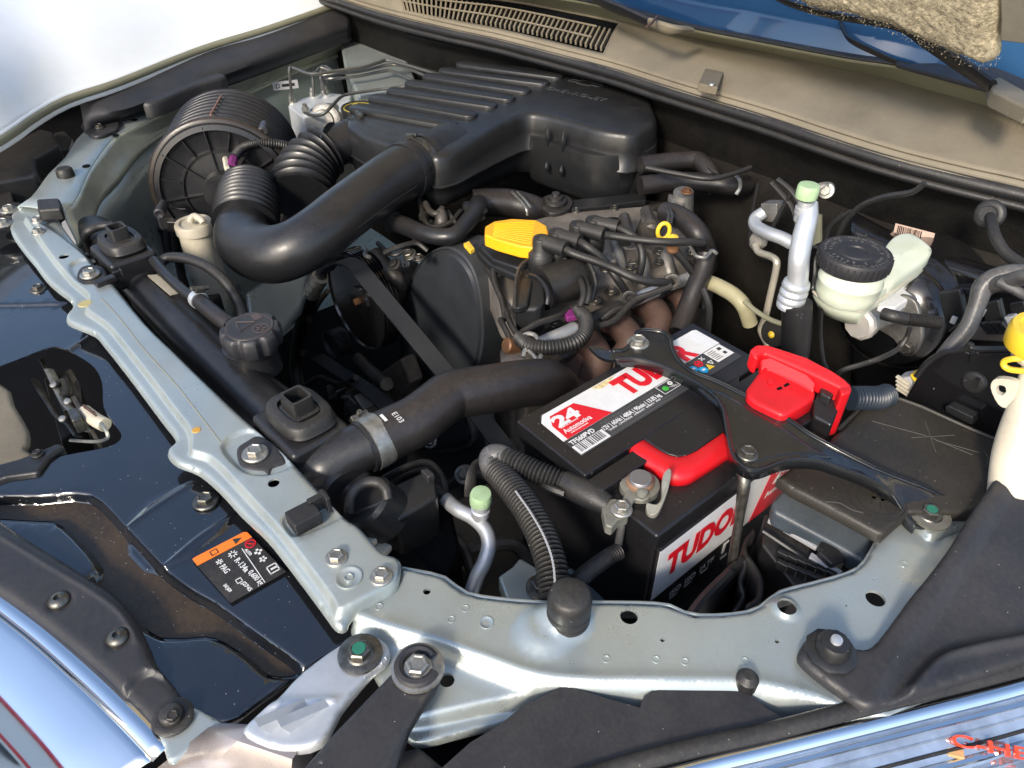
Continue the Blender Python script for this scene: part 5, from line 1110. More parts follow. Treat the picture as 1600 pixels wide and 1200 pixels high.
# ABS unit and brake pipes
t = thing('brake_control_unit', 'silver aluminium brake control block with round motor behind the air cleaner', 'brake unit', (500,190,-.1))
za = -.05
obj('block', M().prism([(450,166,za),(470,154,za),(505,144,za),(548,148,za),(545,170,za),(474,184,za)], (0,0,-.09)), MT['bright_cast'] if 'bright_cast' in MT else mat('bright_cast', (.58,.60,.61), .5, metal=.35, bump=.2), t, bevel=.003)
obj('front_plate', M().prism([(450,165,za-.002),(470,178,za-.002),(476,170,za-.002),(456,160,za-.002)], (.004,-.004,-.085)), alu, t, bevel=.002)
obj('motor', M().lathe([(.036,-.04),(.036,.004),(.030,.008),(.024,.008),(.022,.012),(.012,.012),(.011,.010),(.0001,.010)], (508,190,-.07), (.6,-.7,.3), n=40), cast, t, ang=40)
for x,y in ((457,160),(489,150),(508,148),(478,176)):
    obj('pipe_nut', M().lathe([(.008,-.004),(.008,.010),(.005,.012),(.005,.018)], (x,y,za), n=6), zinc, t)
t = thing('brake_pipes', 'bundle of thin dark metal brake pipes above the silver control block', 'pipes', (560,110,.0))
bk = mat('pipe_metal', (.16,.155,.14), .35, metal=.7, bump=.1)
for P_ in ([(457,158,-.045),(455,140,-.02),(452,108,.02),(460,107,.02),(487,116,.02),(530,110,.02),(568,105,.02),(594,97,.02),(612,95,.02),(687,117,.02)],
           [(490,150,-.04),(489,130,-.02),(489,114,.0),(500,117,.01),(560,112,.01),(612,101,.01),(640,108,.01),(672,122,.01)],
           [(508,146,-.04),(505,135,-.02),(505,122,-.005),(515,123,0),(560,119,0),(600,111,0),(615,112,0),(652,129,0)],
           [(489,114,.012),(495,112,.012),(501,106,.015),(518,112,.01)],
           [(503,140,-.03),(501,120,-.01),(502,106,.01),(508,104,.01),(520,112,.01)],
           [(476,176,-.04),(488,180,-.03),(505,178,-.02),(520,164,-.01),(532,152,-.01),(545,147,-.01),(590,140,-.01),(640,134,-.005)]):
    obj('pipe', M().tube(P_, .0032, n=8, sm=4), bk, t)
t = thing('power_steering_reservoir', 'black reservoir with a yellow lettered ring on its cap behind the airbox corner', 'reservoir', (560,168,-.02))
obj('cap', M().lathe([(.034,-.02),(.035,.0),(.033,.003),(.0001,.003)], (560,168,-.028), n=40), plastic, t, ang=50)
yr = mat('ring_print', (.42,.34,.06), .5, bump=0)
obj('yellow_ring', ring2(A(560,168,-.0245),.030,.003,yr,40), yr, t); obj('yellow_ring', ring2(A(560,168,-.0245),.018,.0015,yr,32), yr, t)
obj('yellow_mark', M().prism([(550,163,-.0245),(558,161,-.0245),(560,169,-.0245),(552,170,-.0245)],(0,0,.0006)), yr, t)
obj('body', M().lathe([(.032,-.10),(.034,-.02)], (560,168,-.028), n=32), plastic, t)
t = thing('wall_pipe_clip', 'upright black bolt stud and cup on the inner wing behind the brake pipes', 'stud', (591,125,-.06))
obj('stud', M().lathe([(.007,0),(.007,.03),(.004,.032),(.004,.042)], (591,134,-.07), n=12), rubber, t)
obj('cup', M().tube([(582,160,-.03),(588,145,-.03),(610,135,-.03),(632,137,-.03),(640,150,-.03)], .004, n=8), rubber, t)

# overflow bottle
t = thing('overflow_bottle', 'yellowed white coolant overflow bottle with a round lid left of the intake bellows', 'bottle', (307,400,-.15))
ob = A(303,352,-.075); rbo = wr(ob,27)
obj('bottle', M().lathe([(rbo*.9,-.17),(rbo,-.16),(rbo*1.0,-.05),(rbo*.97,-.012),(rbo*.92,-.008)], ob, (.03,0,1), n=40), ivory, t, ang=60)
obj('lid', M().lathe([(rbo*.95,-.012),(rbo*1.07,-.010),(rbo*1.07,.002),(rbo*1.0,.006),(rbo*.8,.006),(rbo*.76,.003),(rbo*.3,.003),(.0001,.004)], ob, n=40), ivory, t, ang=45)
obj('spout', M().tube([(298,347,-.066),(299,341,-.060),(305,338,-.058),(314,343,-.06),(318,348,-.064)], .0055, n=12), ivory, t)
obj('side_nut', M().lathe([(.005,0),(.005,.01)], (331,349,-.075), (1,-.3,0), n=6), zinc, t)
obj('strap', M().tube([(272,345,-.13),(276,380,-.16),(282,420,-.2),(290,450,-.22)], .012, n=8, flat=.4), rubber, t)
obj('foot', M().prism([(290,452,-.19),(330,440,-.19),(345,460,-.19),(310,480,-.19)], (0,0,-.05)), rubber, t, bevel=.004)
for i,(P_,r_) in enumerate((([(150,300,-.12),(165,330,-.15),(180,370,-.2),(190,420,-.25)],.008),([(170,285,-.15),(180,320,-.18),(186,360,-.22)],.018),([(245,360,-.2),(255,330,-.17),(262,400,-.25)],.010),([(160,318,-.1),(172,322,-.1),(180,330,-.12),(184,345,-.15)],.005))):
    k = thing('wing_hose', ['black hose rising beside the rolled inner wing rim','wide black rubber loom in the gap of the far inner wing','black strut by the overflow bottle','thin brown pipe looped at the inner wing rim'][i], 'hose', P_[0])
    obj('hose', M().tube(P_, r_, n=12), rubber if i != 3 else tan2, k)
obj('wing_patch', M().prism([(380,455,-.20),(500,380,-.20),(470,480,-.24),(400,560,-.26)], (0,0,-.02)), greenpt, tag(thing('chassis_rail','pale green painted chassis rail seen below the intake duct','rail',(430,450,-.25)),'pale green painted chassis rail seen below the intake duct','rail'), bevel=.01)

# ================================================================ engine
t = thing('engine', 'dirty grey cast engine with black timing cover under the airbox', 'engine', (-.7,.6,-.5))
YT = .53
obj('block', M().prism([(640,470,'Y',.58),(700,400,'Y',.58),(790,420,'Y',.58),(800,760,'Y',.58),(600,760,'Y',.58)], (0,.35,0)), castdk, t, bevel=.01)
tcf = [(632,700),(628,600),(626,520),(632,468),(644,430),(662,402),(684,388),(704,386),(722,396),(738,418),(748,448),(754,490),(755,530),(750,562),(740,590),(732,640),(730,700)]
TC = [A(x,y,Y=YT) for x,y in tcf]; TCc = sum(TC,Vector((0,0,0)))/len(TC)
tcs = [Vector(p) for p in cr(TC,4,True)]
sh_ = Vector((0,.055,0))
obj('timing_cover', M().loft([[TCc]*len(tcs),[p.lerp(TCc,.16)+Vector((0,-.003,0)) for p in tcs],[p.lerp(TCc,.085)+Vector((0,-.003,0)) for p in tcs],[p.lerp(TCc,.07)+Vector((0,.0015,0)) for p in tcs],[p.lerp(TCc,.035)+Vector((0,.0015,0)) for p in tcs],[p.lerp(TCc,.02)+Vector((0,-.001,0)) for p in tcs],[p+Vector((0,.001,0)) for p in tcs],[p+Vector((0,.006,0)) for p in tcs],[p+sh_ for p in tcs]], True), mat('timing_cover_plastic', (.026,.030,.036), .42, bump=.1, bs=500, dust=.08), t, ang=35)
lw = [(500,640),(560,560),(600,510),(640,480),(740,600),(760,700),(760,900),(560,900)]
obj('lower_timing_cover', M().prism([(x,y,'Y',YT+.012) for x,y in lw], (0,.03,0)), MT['timing_cover_plastic'], t, bevel=.004)
tcr = [(772,560,'Y',.585),(786,520,'Y',.585),(788,480,'Y',.585),(778,440,'Y',.585),(760,405,'Y',.585),(735,388,'Y',.585)]
obj('cover_flange', M().tube(tcr, .0035, n=8), plastic2, t)
for x,y in ((635,412),(757,521)):
    hexbolt((x,y,'Y',YT-.004 if x<700 else YT+.02), .0058, t, ax=(.3,-1,.2), mt=zinc, washer=1.2)
rm = obj('rubber_boss', M().lathe([(.016,-.01),(.014,-.004),(.011,.0)], (762,520,'Y',YT+.02), (.4,-1,.1), n=20), rubber, t)
# valve cover and head
obj('valve_cover', M().prism([(742,372,-.052),(775,355,-.052),(870,330,-.052),(1010,318,-.052),(1075,350,-.052),(1090,392,-.056),(1040,420,-.056),(930,440,-.056),(815,478,-.056),(782,470,-.056)], (0,0,-.07)), mat('valve_cover_metal', (.26,.235,.205), .5, metal=.5, dust=.35, dcol=(.12,.08,.05), bump=.4, bs=200, var=.35), t, bevel=.012, seg=3)
obj('cylinder_head', M().prism([(790,500,-.105),(815,478,-.105),(930,450,-.105),(1040,425,-.105),(1100,400,-.105),(1120,440,-.105),(1040,500,-.105),(940,530,-.105),(820,585,-.105)], (0,0,-.12)), castdk, t, bevel=.008)
rs = random.Random(11)
for (x,y,z_,sx_,sz_) in ((832,465,-.05,.02,.03),(985,380,-.05,.03,.02),(1010,395,-.055,.022,.035),(1045,400,-.06,.025,.04),(960,400,-.05,.02,.025),(1075,420,-.09,.03,.03),(900,500,-.10,.02,.03),(990,450,-.10,.025,.035),(850,540,-.12,.02,.02),(1010,470,-.10,.018,.018)):
    obj('cast_boss', M().lathe([(sx_*.55,-sz_),(sx_*.55,-.003),(sx_*.42,.0),(sx_*.2,.0),(.0001,-.003)], (x,y,z_), (rs.uniform(-.2,.4),rs.uniform(-.5,.0),1), n=14), cast, t, ang=40)
for (x,y,z_) in ((990,412,-.05),(1030,392,-.045),(1048,425,-.07),(1015,430,-.08),(930,470,-.08),(868,505,-.10),(955,455,-.07)):
    hexbolt((x,y,z_), .0055, t, mt=oldbolt, ax=(.2,-.2,1))
for P_,r_ in (([(1000,395,-.045),(1008,415,-.05),(1006,440,-.06),(1000,455,-.08)],.007),([(1030,380,-.045),(1042,410,-.055),(1050,440,-.075)],.009),([(960,375,-.048),(968,400,-.05),(975,425,-.06)],.007)):
    obj('cast_rib', M().tube(P_, r_, n=10), cast, t)
obj('engine_front', M().prism([(560,450,'Y',.60),(700,400,'Y',.60),(820,400,'Y',.60),(820,560,'Y',.60),(600,560,'Y',.60)], (0,.2,0)), voidm, t, bevel=.01)
for x,y in ((768,380),(900,330),(960,326),(1012,326),(1060,352),(925,428),(985,418),(1030,410)):
    hexbolt((x,y,-.0515), .0048, t, mt=oldbolt)
# oil filler
obj('filler_housing', M().prism([(748,384,-.018),(762,372,-.018),(800,362,-.018),(845,366,-.018),(856,385,-.018),(835,412,-.018),(810,418,-.018),(770,405,-.018)], (0,0,-.012)), plastic2, t, bevel=.004)
obj('filler_step', M().prism([(744,392,-.026),(762,376,-.026),(800,366,-.026),(850,372,-.026),(860,390,-.026),(832,424,-.026),(806,430,-.026),(764,412,-.026)], (0,0,-.012)), plastic2, t, bevel=.004)
k = thing('oil_filler_cap', 'bright orange yellow polygonal oil filler cap with fine ribs on top of the engine', 'cap', (806,368,.0))
cap = [(758,353),(772,345),(800,341),(838,343),(854,352),(857,363),(853,376),(836,387),(812,384),(776,374),(757,366)]
obj('cap_body', M().prism([(x,y,.012) for x,y in cap], (0,0,-.018)), yellow, k, bevel=.0025)
c0 = A(806,364,.012)
rdg = M()
a0,a1 = A(770,350,.012),A(838,346,.012); b0,b1 = A(768,368,.012),A(832,382,.012)
for i in range(11):
    u = i/10; p,q = a0.lerp(b0,u),a1.lerp(b1,u); rdg.tube([p.lerp(q,.04),p.lerp(q,.97)], .0009, n=6)
obj('cap_ridges', rdg, yellow, k)
# coil pack
k = thing('ignition_coil', 'black ignition coil pack with rounded body in front of the yellow cap', 'ignition coil', (860,440,-.05))
obj('plate', M().prism([(800,480,-.02),(805,430,-.02),(815,402,-.02),(835,404,-.02),(838,420,-.02),(825,475,-.02),(813,480,-.02)], (0,0,-.01)), plastic2, k, bevel=.003)
obj('core', M().prism([(808,418,-.018),(830,416,-.018),(852,436,-.018),(852,470,-.025),(842,482,-.028),(806,482,-.028)], (0,0,-.045)), plastic2, k, bevel=.006, seg=3)
obj('winding', M().tube([(845,452,-.030),(862,446,-.030),(880,440,-.030),(896,436,-.032),(902,434,-.034)], [wr((870,445,-.03),34),wr((870,445,-.03),34),wr((870,445,-.03),34),wr((870,445,-.03),33),wr((870,445,-.03),26)], n=36), mat('dusty_coil', (.014,.013,.013), .4, dust=.08), k)
obj('arched_rib', M().tube([(828,430,-.012),(840,434,-.006),(851,446,-.006),(856,462,-.012),(855,476,-.02)], .003, n=8), plastic2, k)
obj('edge_bead', M().tube([(804,480,-.018),(806,440,-.012),(812,418,-.01),(822,408,-.008),(836,402,-.008)], .0022, n=8), castdk, k)
obj('mount_screw', M().lathe([(.0055,0),(.0055,.004),(.003,.0042),(.0029,.002),(.0001,.002)], (884,411,-.012), (.5,-.6,.6), n=12), oldbolt, k)
# leads
leads = [((846,378,.020),(884,390,.020),[(898,397,.018),(930,408,.012),(960,420,.004),(990,434,-.002),(1020,441,-.01),(1052,440,-.02)]),
         ((870,368,.020),(906,378,.020),[(918,386,.018),(936,400,.008),(950,415,-.004),(966,438,-.02),(984,464,-.05)]),
         ((903,356,.020),(944,367,.020),[(958,369,.018),(1000,375,.016),(1040,378,.016),(1075,378,.012),(1098,380,.004)]),
         ((928,348,.020),(966,356,.020),[(980,363,.018),(994,374,.012),(1002,390,.004),(1003,410,-.01),(998,432,-.03)])]
nms = ['nearest spark plug lead on the coil, sweeping across the front of the engine','second spark plug lead on the coil, bending down to the manifold','third spark plug lead on the coil, running straight to the right past the dipstick','farthest spark plug lead on the coil, curling down behind the others']
for (a,b,P_),lb in zip(leads,nms):
    k2 = thing('spark_plug_lead', lb, 'plug lead', a, 'spark plug leads')
    va = A(*a)
    obj('terminal_boot', M().lathe([(.0155,-.052),(.0155,-.040),(.0165,-.039),(.0165,-.016),(.0145,-.014),(.0115,-.010),(.0115,.004),(.0105,.0062),(.004,.0065),(.0001,.0052)], va, n=24), rubber, k2, ang=45)
    obj('elbow', M().tube([a,((a[0]*.6+b[0]*.4),(a[1]*.6+b[1]*.4),a[2]),b], [.0098,.0098,.0105], n=14), rubber, k2)
    obj('lead', M().tube([b]+P_, .0052, n=12), rubber, k2)
for x,y,z_ in ((984,466,-.045),(1050,440,-.016)):
    k2 = thing('lead_clip', 'ring clip holding a spark plug lead above the silver pipe near pixel' if False else ('round black clip at the lower end of the short lead on the silver pipe' if x<1000 else 'round grey clip where the near lead ends on the silver pipe'), 'clip', (x,y,z_))
    obj('ring', M().lathe([(.0085,-.003),(.011,-.002),(.011,.002),(.0085,.003),(.005,.002),(.005,-.002)], (x,y,z_), (.7,-.7,.2), n=20), rubber if x<1000 else castdk, k2)
# dipstick
k = thing('dipstick', 'engine oil dipstick with a bright yellow ring handle', 'dipstick', (1040,360,.02))
dc = A(1037,361,.022); fa = Vector((.75,-.55,.1))
rr_ = wr(dc,10)
obj('ring_handle', M().tube([dc+((Vector((0,0,1))*math.cos(q)*1.35+Vector((.55,.75,0))*math.sin(q))*rr_) for q in np.linspace(0,2*math.pi,25)], .0028, n=10, sm=1), yellow2, k)
obj('stopper', M().tube([(1042,376,.010),(1050,372,.012),(1056,374,.010)], .0058, n=12), yellow2, k)
obj('tube', M().tube([(1050,380,.006),(1052,388,-.0),(1070,410,-.02),(1090,440,-.05),(1098,480,-.09)], [.006,.006,.005,.005,.005], n=12), rubber, k)
obj('collar', M().lathe([(.007,-.004),(.0085,0),(.007,.004)], (1051,388,.002), (.2,-.2,1), n=16), copper, k)
# heater hose and clamp
k = thing('heater_hose', 'black rubber heater hose elbow with wire clamps right of the dipstick', 'hose', (1080,350,-.02))
obj('elbow', M().tube([(1038,332,.0),(1055,336,.004),(1075,348,.004),(1092,368,-.004),(1102,392,-.03),(1104,420,-.06)], wr((1075,350,0),17), n=24), hose, k)
obj('spring_clamp', M().tube([(1045,322,.02),(1050,334,.022),(1048,350,.016)], .0022, n=6), oldbolt, k)
obj('spring_clamp', M().tube([(1041,322,.02),(1045,334,.022),(1043,350,.016)], .0022, n=6), oldbolt, k)
obj('spring_clamp', M().tube([(1080,388,.0),(1088,400,.0),(1102,402,0),(1112,392,0),(1120,396,0)], .0024, n=6), zinc, k)
obj('neck', M().lathe([(.018,-.03),(.018,0),(.014,.004)], (1020,345,-.02), (.3,0,1), n=20), castdk, k)
k = thing('rear_hose', 'two black hoses with a bright spring clamp leaving the airbox underside toward the bulkhead', 'hose', (1080,280,0))
obj('upper_hose', M().tube([(1000,258,.0),(1050,252,.0),(1085,250,.0),(1100,258,.0),(1112,276,-.01),(1120,300,-.03)], wr((1080,255,0),14), n=20), hose, k)
obj('lower_hose', M().tube([(1000,290,-.01),(1060,284,-.01),(1110,286,-.01),(1142,290,-.012),(1165,288,-.02)], wr((1100,288,0),15), n=20), hose, k)
obj('thin_cable', M().tube([(1010,262,.03),(1060,272,.03),(1110,279,.03),(1150,270,.03),(1172,262,.03)], .004, n=10), rubber, k)
obj('spring_clamp', M().tube([(1148,272,.012),(1156,282,.012),(1156,294,.008),(1150,304,.0)], .003, n=8), zinc, k)
obj('clamp_ear', M().tube([(1108,262,.02),(1114,268,.02),(1122,272,.02)], .005, n=6, flat=.4), castdk, k)
k = thing('thermostat_neck', 'grey cast coolant neck with a bolt above the dipstick', 'casting', (1062,320,-.02))
obj('casting', M().tube([(1068,300,-.0),(1066,318,-.02),(1062,345,-.05)], [.015,.017,.02], n=16), cast, k)
obj('ear', M().prism([(1044,300,-.01),(1056,304,-.01),(1070,308,-.01),(1070,322,-.01),(1050,320,-.01)], (0,0,-.015)), cast, k, bevel=.004)
hexbolt((1073,300,.006), .006, k, mt=copper)
# breather hoses on the far side
k = thing('breather_pipe', 'glossy black breather pipe bending behind the timing cover', 'pipe', (680,360,-.03))
obj('pipe', M().tube([(606,345,-.03),(630,352,-.028),(660,364,-.026),(690,370,-.024),(712,366,-.022),(728,350,-.022),(742,332,-.022),(748,318,-.03)], [.013,.0135,.0125,.012,.012,.0125,.0135,.014], n=20), duct, k)
obj('collar', M().lathe([(.014,-.006),(.0165,-.005),(.0165,.005),(.014,.006)], (612,346,-.03), (.9,.3,-.1), n=24), plastic2, k)
obj('coupling', M().lathe([(.014,-.004),(.019,-.003),(.019,.003),(.014,.004)], (742,326,-.02), (.15,.3,1), n=24), plastic2, k)
k = thing('throttle_hose', 'wide black hose with wire clamp passing under the airbox', 'hose', (800,330,-.04))
obj('hose', M().tube([(740,318,-.045),(770,316,-.045),(800,318,-.048),(830,326,-.055),(850,335,-.07)], .022, n=24), hose, k)
obj('wire_clamp', M().tube([(800,300,-.025),(812,312,-.022),(822,326,-.026),(824,336,-.035)], .002, n=6), zinc, k)
obj('wire_clamp', M().tube([(808,300,-.025),(820,312,-.022),(829,324,-.026)], .002, n=6), zinc, k)
k = thing('fuel_fitting', 'small cluster of grey metal fittings between the intake duct and breather pipe', 'fitting', (680,330,-.04))
obj('claw', M().tube([(665,318,-.02),(672,330,-.02),(683,334,-.02),(691,326,-.02)], .005, n=10), castdk, k)
obj('body', M().tube([(688,330,-.02),(690,345,-.03),(686,356,-.04)], [.008,.010,.008], n=12), castdk, k)
obj('ball', M().lathe([(.0001,-.008),(.007,-.005),(.008,0),(.006,.006),(.0001,.008)], (662,338,-.03), n=14), oldbolt, k)
k = thing('yellow_tag', 'small yellow plastic clip behind the top of the timing cover', 'clip', (733,383,-.02))
obj('tag', M().prism([(724,380,-.02),(733,376,-.02),(742,388,-.02),(735,392,-.02)], (0,0,-.006)), yellow2, k, bevel=.001)

# pulleys and belts
k = thing('steering_pump_pulley', 'large black grooved pulley with a copper centre bolt below the intake duct', 'pulley', (558,475,'Y',.46))
pc = A(556,472,Y=.455); rpp = (A(556,472,Y=.455)-A(556,412,Y=.455)).length*1.02
axp = Vector((.04,-1,.03))
obj('disc', M().lathe([(rpp*.98,-.034),(rpp,-.030)]+[q for i in range(5) for q in ((rpp*.95,-.028+i*.0052),(rpp,-.0265+i*.0052),(rpp,-.0245+i*.0052),(rpp*.95,-.0232+i*.0052))]+[(rpp*1.0,0),(rpp*.99,.0015),(rpp*.97,.0015),(rpp*.95,-.002),(rpp*.5,-.010),(rpp*.3,-.010),(rpp*.28,-.006),(.0001,-.006)], pc, axp, n=64), glossblk, k, ang=45)
obj('centre_bolt', M().lathe([(.006,-.008),(.006,.001),(.005,.002),(.0001,.002)], pc, axp, n=6), copper, k)
pump = obj('pump_body', M().tube([pc+Vector((0,.04,0)),pc+Vector((.0,.12,0))], .032, n=20), castdk, k)
k = thing('idler_pulley', 'small ribbed black idler pulley under the large one', 'pulley', (520,535,'Y',.43))
ic = A(516,540,Y=.43); ri_ = .026
obj('wheel', M().lathe([(ri_,-.03)]+[q for i in range(5) for q in ((ri_*.92,-.028+i*.005),(ri_,-.0265+i*.005),(ri_,-.0245+i*.005),(ri_*.92,-.0232+i*.005))]+[(ri_*1.05,0),(ri_*.9,.001),(ri_*.85,-.006),(.0001,-.008)], ic, axp, n=40), plastic2, k, ang=40)
k = thing('drive_belt', 'flat black drive belt stretched from the large pulley down behind the radiator hose', 'belt', (700,560,'Y',.46))
def belt(P_, Y0, Y1, name='belt', th=.003):
    a = [A(x,y,Y=Y0) for x,y in P_]; a = [Vector(q) for q in cr(a,5)]; off = Vector((0,Y1-Y0,0))
    cdir = Vector((0,0,1)); rows = [[],[],[],[]]
    for i,p in enumerate(a):
        d = (a[min(i+1,len(a)-1)]-a[max(i-1,0)]).normalized(); n0 = Vector((-d.z,0,d.x))
        if n0.z < 0: n0 = -n0
        rows[0].append(p); rows[1].append(p+off); rows[2].append(p+off-n0*th); rows[3].append(p-n0*th)
    m = M(); n = len(a); vs = rows[0]+rows[1]+rows[2]+rows[3]; fs = []
    for i in range(n-1):
        for j in range(4): jj = (j+1)%4; fs.append((j*n+i,j*n+i+1,jj*n+i+1,jj*n+i))
    m.add(vs, fs); return obj(name, m, mat('belt_rubber', (.030,.032,.036), .5, bump=.1) if 'belt_rubber' not in MT else MT['belt_rubber'], k, ang=50)
belt([(520,420),(530,408),(548,402),(566,408),(582,424),(600,446),(650,506),(700,566),(760,640),(830,730)], .452, .425)
belt([(505,552),(540,575),(580,600),(610,626),(626,650),(636,690)], .44, .415)
obj('crank_pulley_rim', M().lathe([(.07,-.03),(.07,0),(.066,.004),(.055,.004),(.05,-.006),(.0001,-.006)], (580,690,'Y',.43), axp, n=48), plastic2, k, ang=45)
k = thing('alternator', 'dirty metal alternator body below the idler pulley', 'alternator', (560,620,'Y',.42))
obj('housing', M().lathe([(.001,.0),(.02,.0),(.03,-.006),(.045,-.01),(.048,-.03),(.048,-.08)], (545,650,'Y',.40), (-.1,-1,.2), n=14), castdk, k, ang=30)
for a_ in range(5): obj('vane', M().box(A(520+a_*12,610+a_*4,Y=.42),(.004,.02,.03),Matrix.Rotation(a_*.5,3,'Y')), cast, k, bevel=.001)
obj('bracket', M().prism([(590,585,'Y',.47),(625,560,'Y',.47),(640,600,'Y',.47),(615,650,'Y',.47),(600,630,'Y',.47)], (0,.03,0)), castdk, k, bevel=.006)
obj('bracket_arm', M().tube([(560,560,'Y',.48),(585,585,'Y',.47),(605,600,'Y',.46)], .012, n=10), castdk, k)
k = thing('pump_hose', 'black hose with ribbed silver crimp beside the large pulley', 'hose', (495,440,'Y',.46))
obj('hose', M().tube([(550,400,'Y',.47),(530,400,'Y',.46),(512,412,'Y',.455),(502,428,'Y',.45),(496,442,'Y',.45)], .010, n=14), rubber, k)
obj('crimp', M().tube([(502,430,'Y',.45),(494,444,'Y',.45),(487,458,'Y',.45)], .0115, n=20, waves=3, wave=.004), zinc, k)
obj('lower_hose', M().tube([(486,460,'Y',.45),(478,485,'Y',.45),(468,520,'Y',.45),(462,570,'Y',.44),(470,620,'Y',.42)], .013, n=14), rubber, k)
obj('side_pipe', M().tube([(512,455,'Y',.46),(500,470,'Y',.46),(490,490,'Y',.46),(486,520,'Y',.46)], .005, n=10), castdk, k)
obj('cream_clip', M().box(A(460,488,Y=.44),(.018,.006,.010),Matrix.Rotation(-.6,3,'Y')), yr, k, bevel=.002)
obj('nut', M().lathe([(.008,0),(.008,.008)],(487,500,'Y',.44),(0,-1,.4),n=6).lathe([(.008,0),(.008,.008)],(478,552,'Y',.43),(0,-1,.4),n=6), oldbolt, k)
k = thing('tensioner', 'grey metal tensioner arm behind the drive belt beside the timing cover', 'tensioner', (610,430,'Y',.5))
obj('arm', M().tube([(585,400,'Y',.50),(600,415,'Y',.50),(618,432,'Y',.50),(628,450,'Y',.51)], [.016,.015,.012,.008], n=14), castdk, k)
hexbolt((617,413,'Y',.49), .007, k, ax=(0,-.6,.8), mt=dark)
obj('spring_clip', M().tube([(566,385,-.05),(572,392,-.05),(570,398,-.05),(578,402,-.05)], .003, n=8), zinc, k)

# manifold
k = thing('exhaust_manifold', 'rusty brown exhaust manifold pipes between the engine and the battery', 'manifold', (930,560,-.15))
for P_,r_ in (([(905,525,-.10),(925,540,-.10),(935,565,-.11),(915,600,-.14),(890,640,-.18)],22),([(950,500,-.09),(975,515,-.09),(985,540,-.10),(960,575,-.13),(920,620,-.17)],22),([(1000,470,-.09),(1022,485,-.09),(1030,510,-.10),(1010,545,-.12),(960,590,-.16)],22),([(1045,450,-.09),(1065,462,-.09),(1072,490,-.11),(1050,520,-.14)],18)):
    obj('runner', M().tube(P_, wr(P_[1],r_), n=20), rust, k)
obj('shield', M().prism([(862,560,-.11),(900,540,-.11),(945,575,-.11),(985,620,-.12),(930,680,-.16),(860,640,-.15)], (0,0,-.02)), rust, k, bevel=.01, seg=3)
k = thing('silver_tube', 'pale silver tube running above the rusty manifold', 'tube', (950,500,-.07))
obj('left_section', M().tube([(830,545,-.065),(850,533,-.065),(880,520,-.065),(905,508,-.065)], wr((880,520,-.06),10), n=18), alu, k)
obj('right_section', M().tube([(965,482,-.062),(1000,465,-.062),(1040,449,-.062),(1078,434,-.062)], wr((1000,465,-.06),10), n=18), alu, k)
obj('rubber_joint', M().tube([(900,512,-.064),(930,498,-.063),(970,480,-.062)], wr((930,498,-.06),12), n=18), rubber, k)
obj('rubber_joint', M().tube([(1028,454,-.060),(1050,444,-.060)], wr((1040,450,-.06),13), n=18), rubber, k)
k = thing('engine_harness', 'ribbed black wiring loom looping from a purple plug to the coolant sensor', 'harness', (870,520,-.03))
obj('loom', M().tube([(905,486,-.04),(916,500,-.034),(914,520,-.032),(900,534,-.032),(876,541,-.034),(850,543,-.036),(826,540,-.04),(812,528,-.045)], wr((870,520,-.04),10), n=14, waves=44, wave=.0016), rubber, k)
obj('purple_plug', M().prism([(880,486,-.04),(896,480,-.04),(910,482,-.04),(908,492,-.04),(886,496,-.04)], (0,0,-.008)), purple, k, bevel=.002)
for P_ in ([(812,528,-.045),(800,510,-.05),(792,490,-.055),(786,470,-.055),(772,440,-.05),(760,415,-.045)],[(800,535,-.05),(790,515,-.05),(782,500,-.055)],[(815,520,-.045),(840,505,-.04),(870,495,-.04),(890,485,-.045)],[(906,480,-.03),(912,460,-.02),(908,440,-.015),(900,425,-.02)],[(916,476,-.03),(920,455,-.02),(914,436,-.02)],[(1050,446,-.02),(1020,458,-.03),(990,470,-.04),(960,500,-.05),(935,510,-.05)]):
    obj('wire', M().tube(P_, .0042, n=8), rubber, k)
k = thing('coolant_sensor', 'copper coloured coolant sensor with a bright wire clip above the radiator hose', 'sensor', (815,540,-.06))
obj('sensor', M().lathe([(.010,-.01),(.010,.005),(.008,.007),(.0001,.007)], (797,540,-.055), (-.2,-1,.4), n=20), copper, k)
for P_ in ([(812,532,-.04),(822,522,-.036),(836,524,-.036),(842,538,-.04)],[(818,558,-.045),(822,545,-.04),(834,556,-.042),(838,566,-.045),(830,574,-.048),(818,566,-.048)],[(842,540,-.04),(846,552,-.042),(842,566,-.046)]):
    obj('clip_wire', M().tube(P_, .0028, n=8), zinc, k)
obj('neck', M().tube([(790,575,-.09),(815,570,-.085),(845,572,-.085),(865,585,-.09)], .024, n=20), castdk, k)
obj('ring', M().tube([(800,590,-.05),(806,578,-.046),(820,572,-.044),(840,574,-.044)], .002, n=6), zinc, k)
# dark bits on the right of the engine
k = thing('yellow_drain_hose', 'stiff yellowish plastic hose sloping down behind the manifold', 'hose', (1120,460,-.1))
obj('hose', M().tube([(1098,438,'Y',.76),(1120,446,'Y',.76),(1145,460,'Y',.76),(1162,478,'Y',.76),(1172,505,'Y',.77)], wr(A(1130,455,Y=.76),12), n=16), mat('yellow_hose', (.36,.33,.20), .45, bump=.2), k)
obj('cable', M().tube([(1163,470,'Y',.74),(1180,485,'Y',.74),(1205,500,'Y',.74),(1228,508,'Y',.74)], .0032, n=8), tan2, k)
obj('grommet', M().lathe([(.02,0),(.018,.004),(.0001,.005)], (1210,520,'Y',.80), (0,-1,.2), n=20), rubber, k)
obj('spark', M().lathe([(.005,0),(.0001,.004)], (1205,523,'Y',.79), (0,-1,.2), n=8), yellow2, k)
k = thing('gearbox_hose', 'broad dark hose dropping down between manifold and bulkhead', 'hose', (1080,470,-.1))
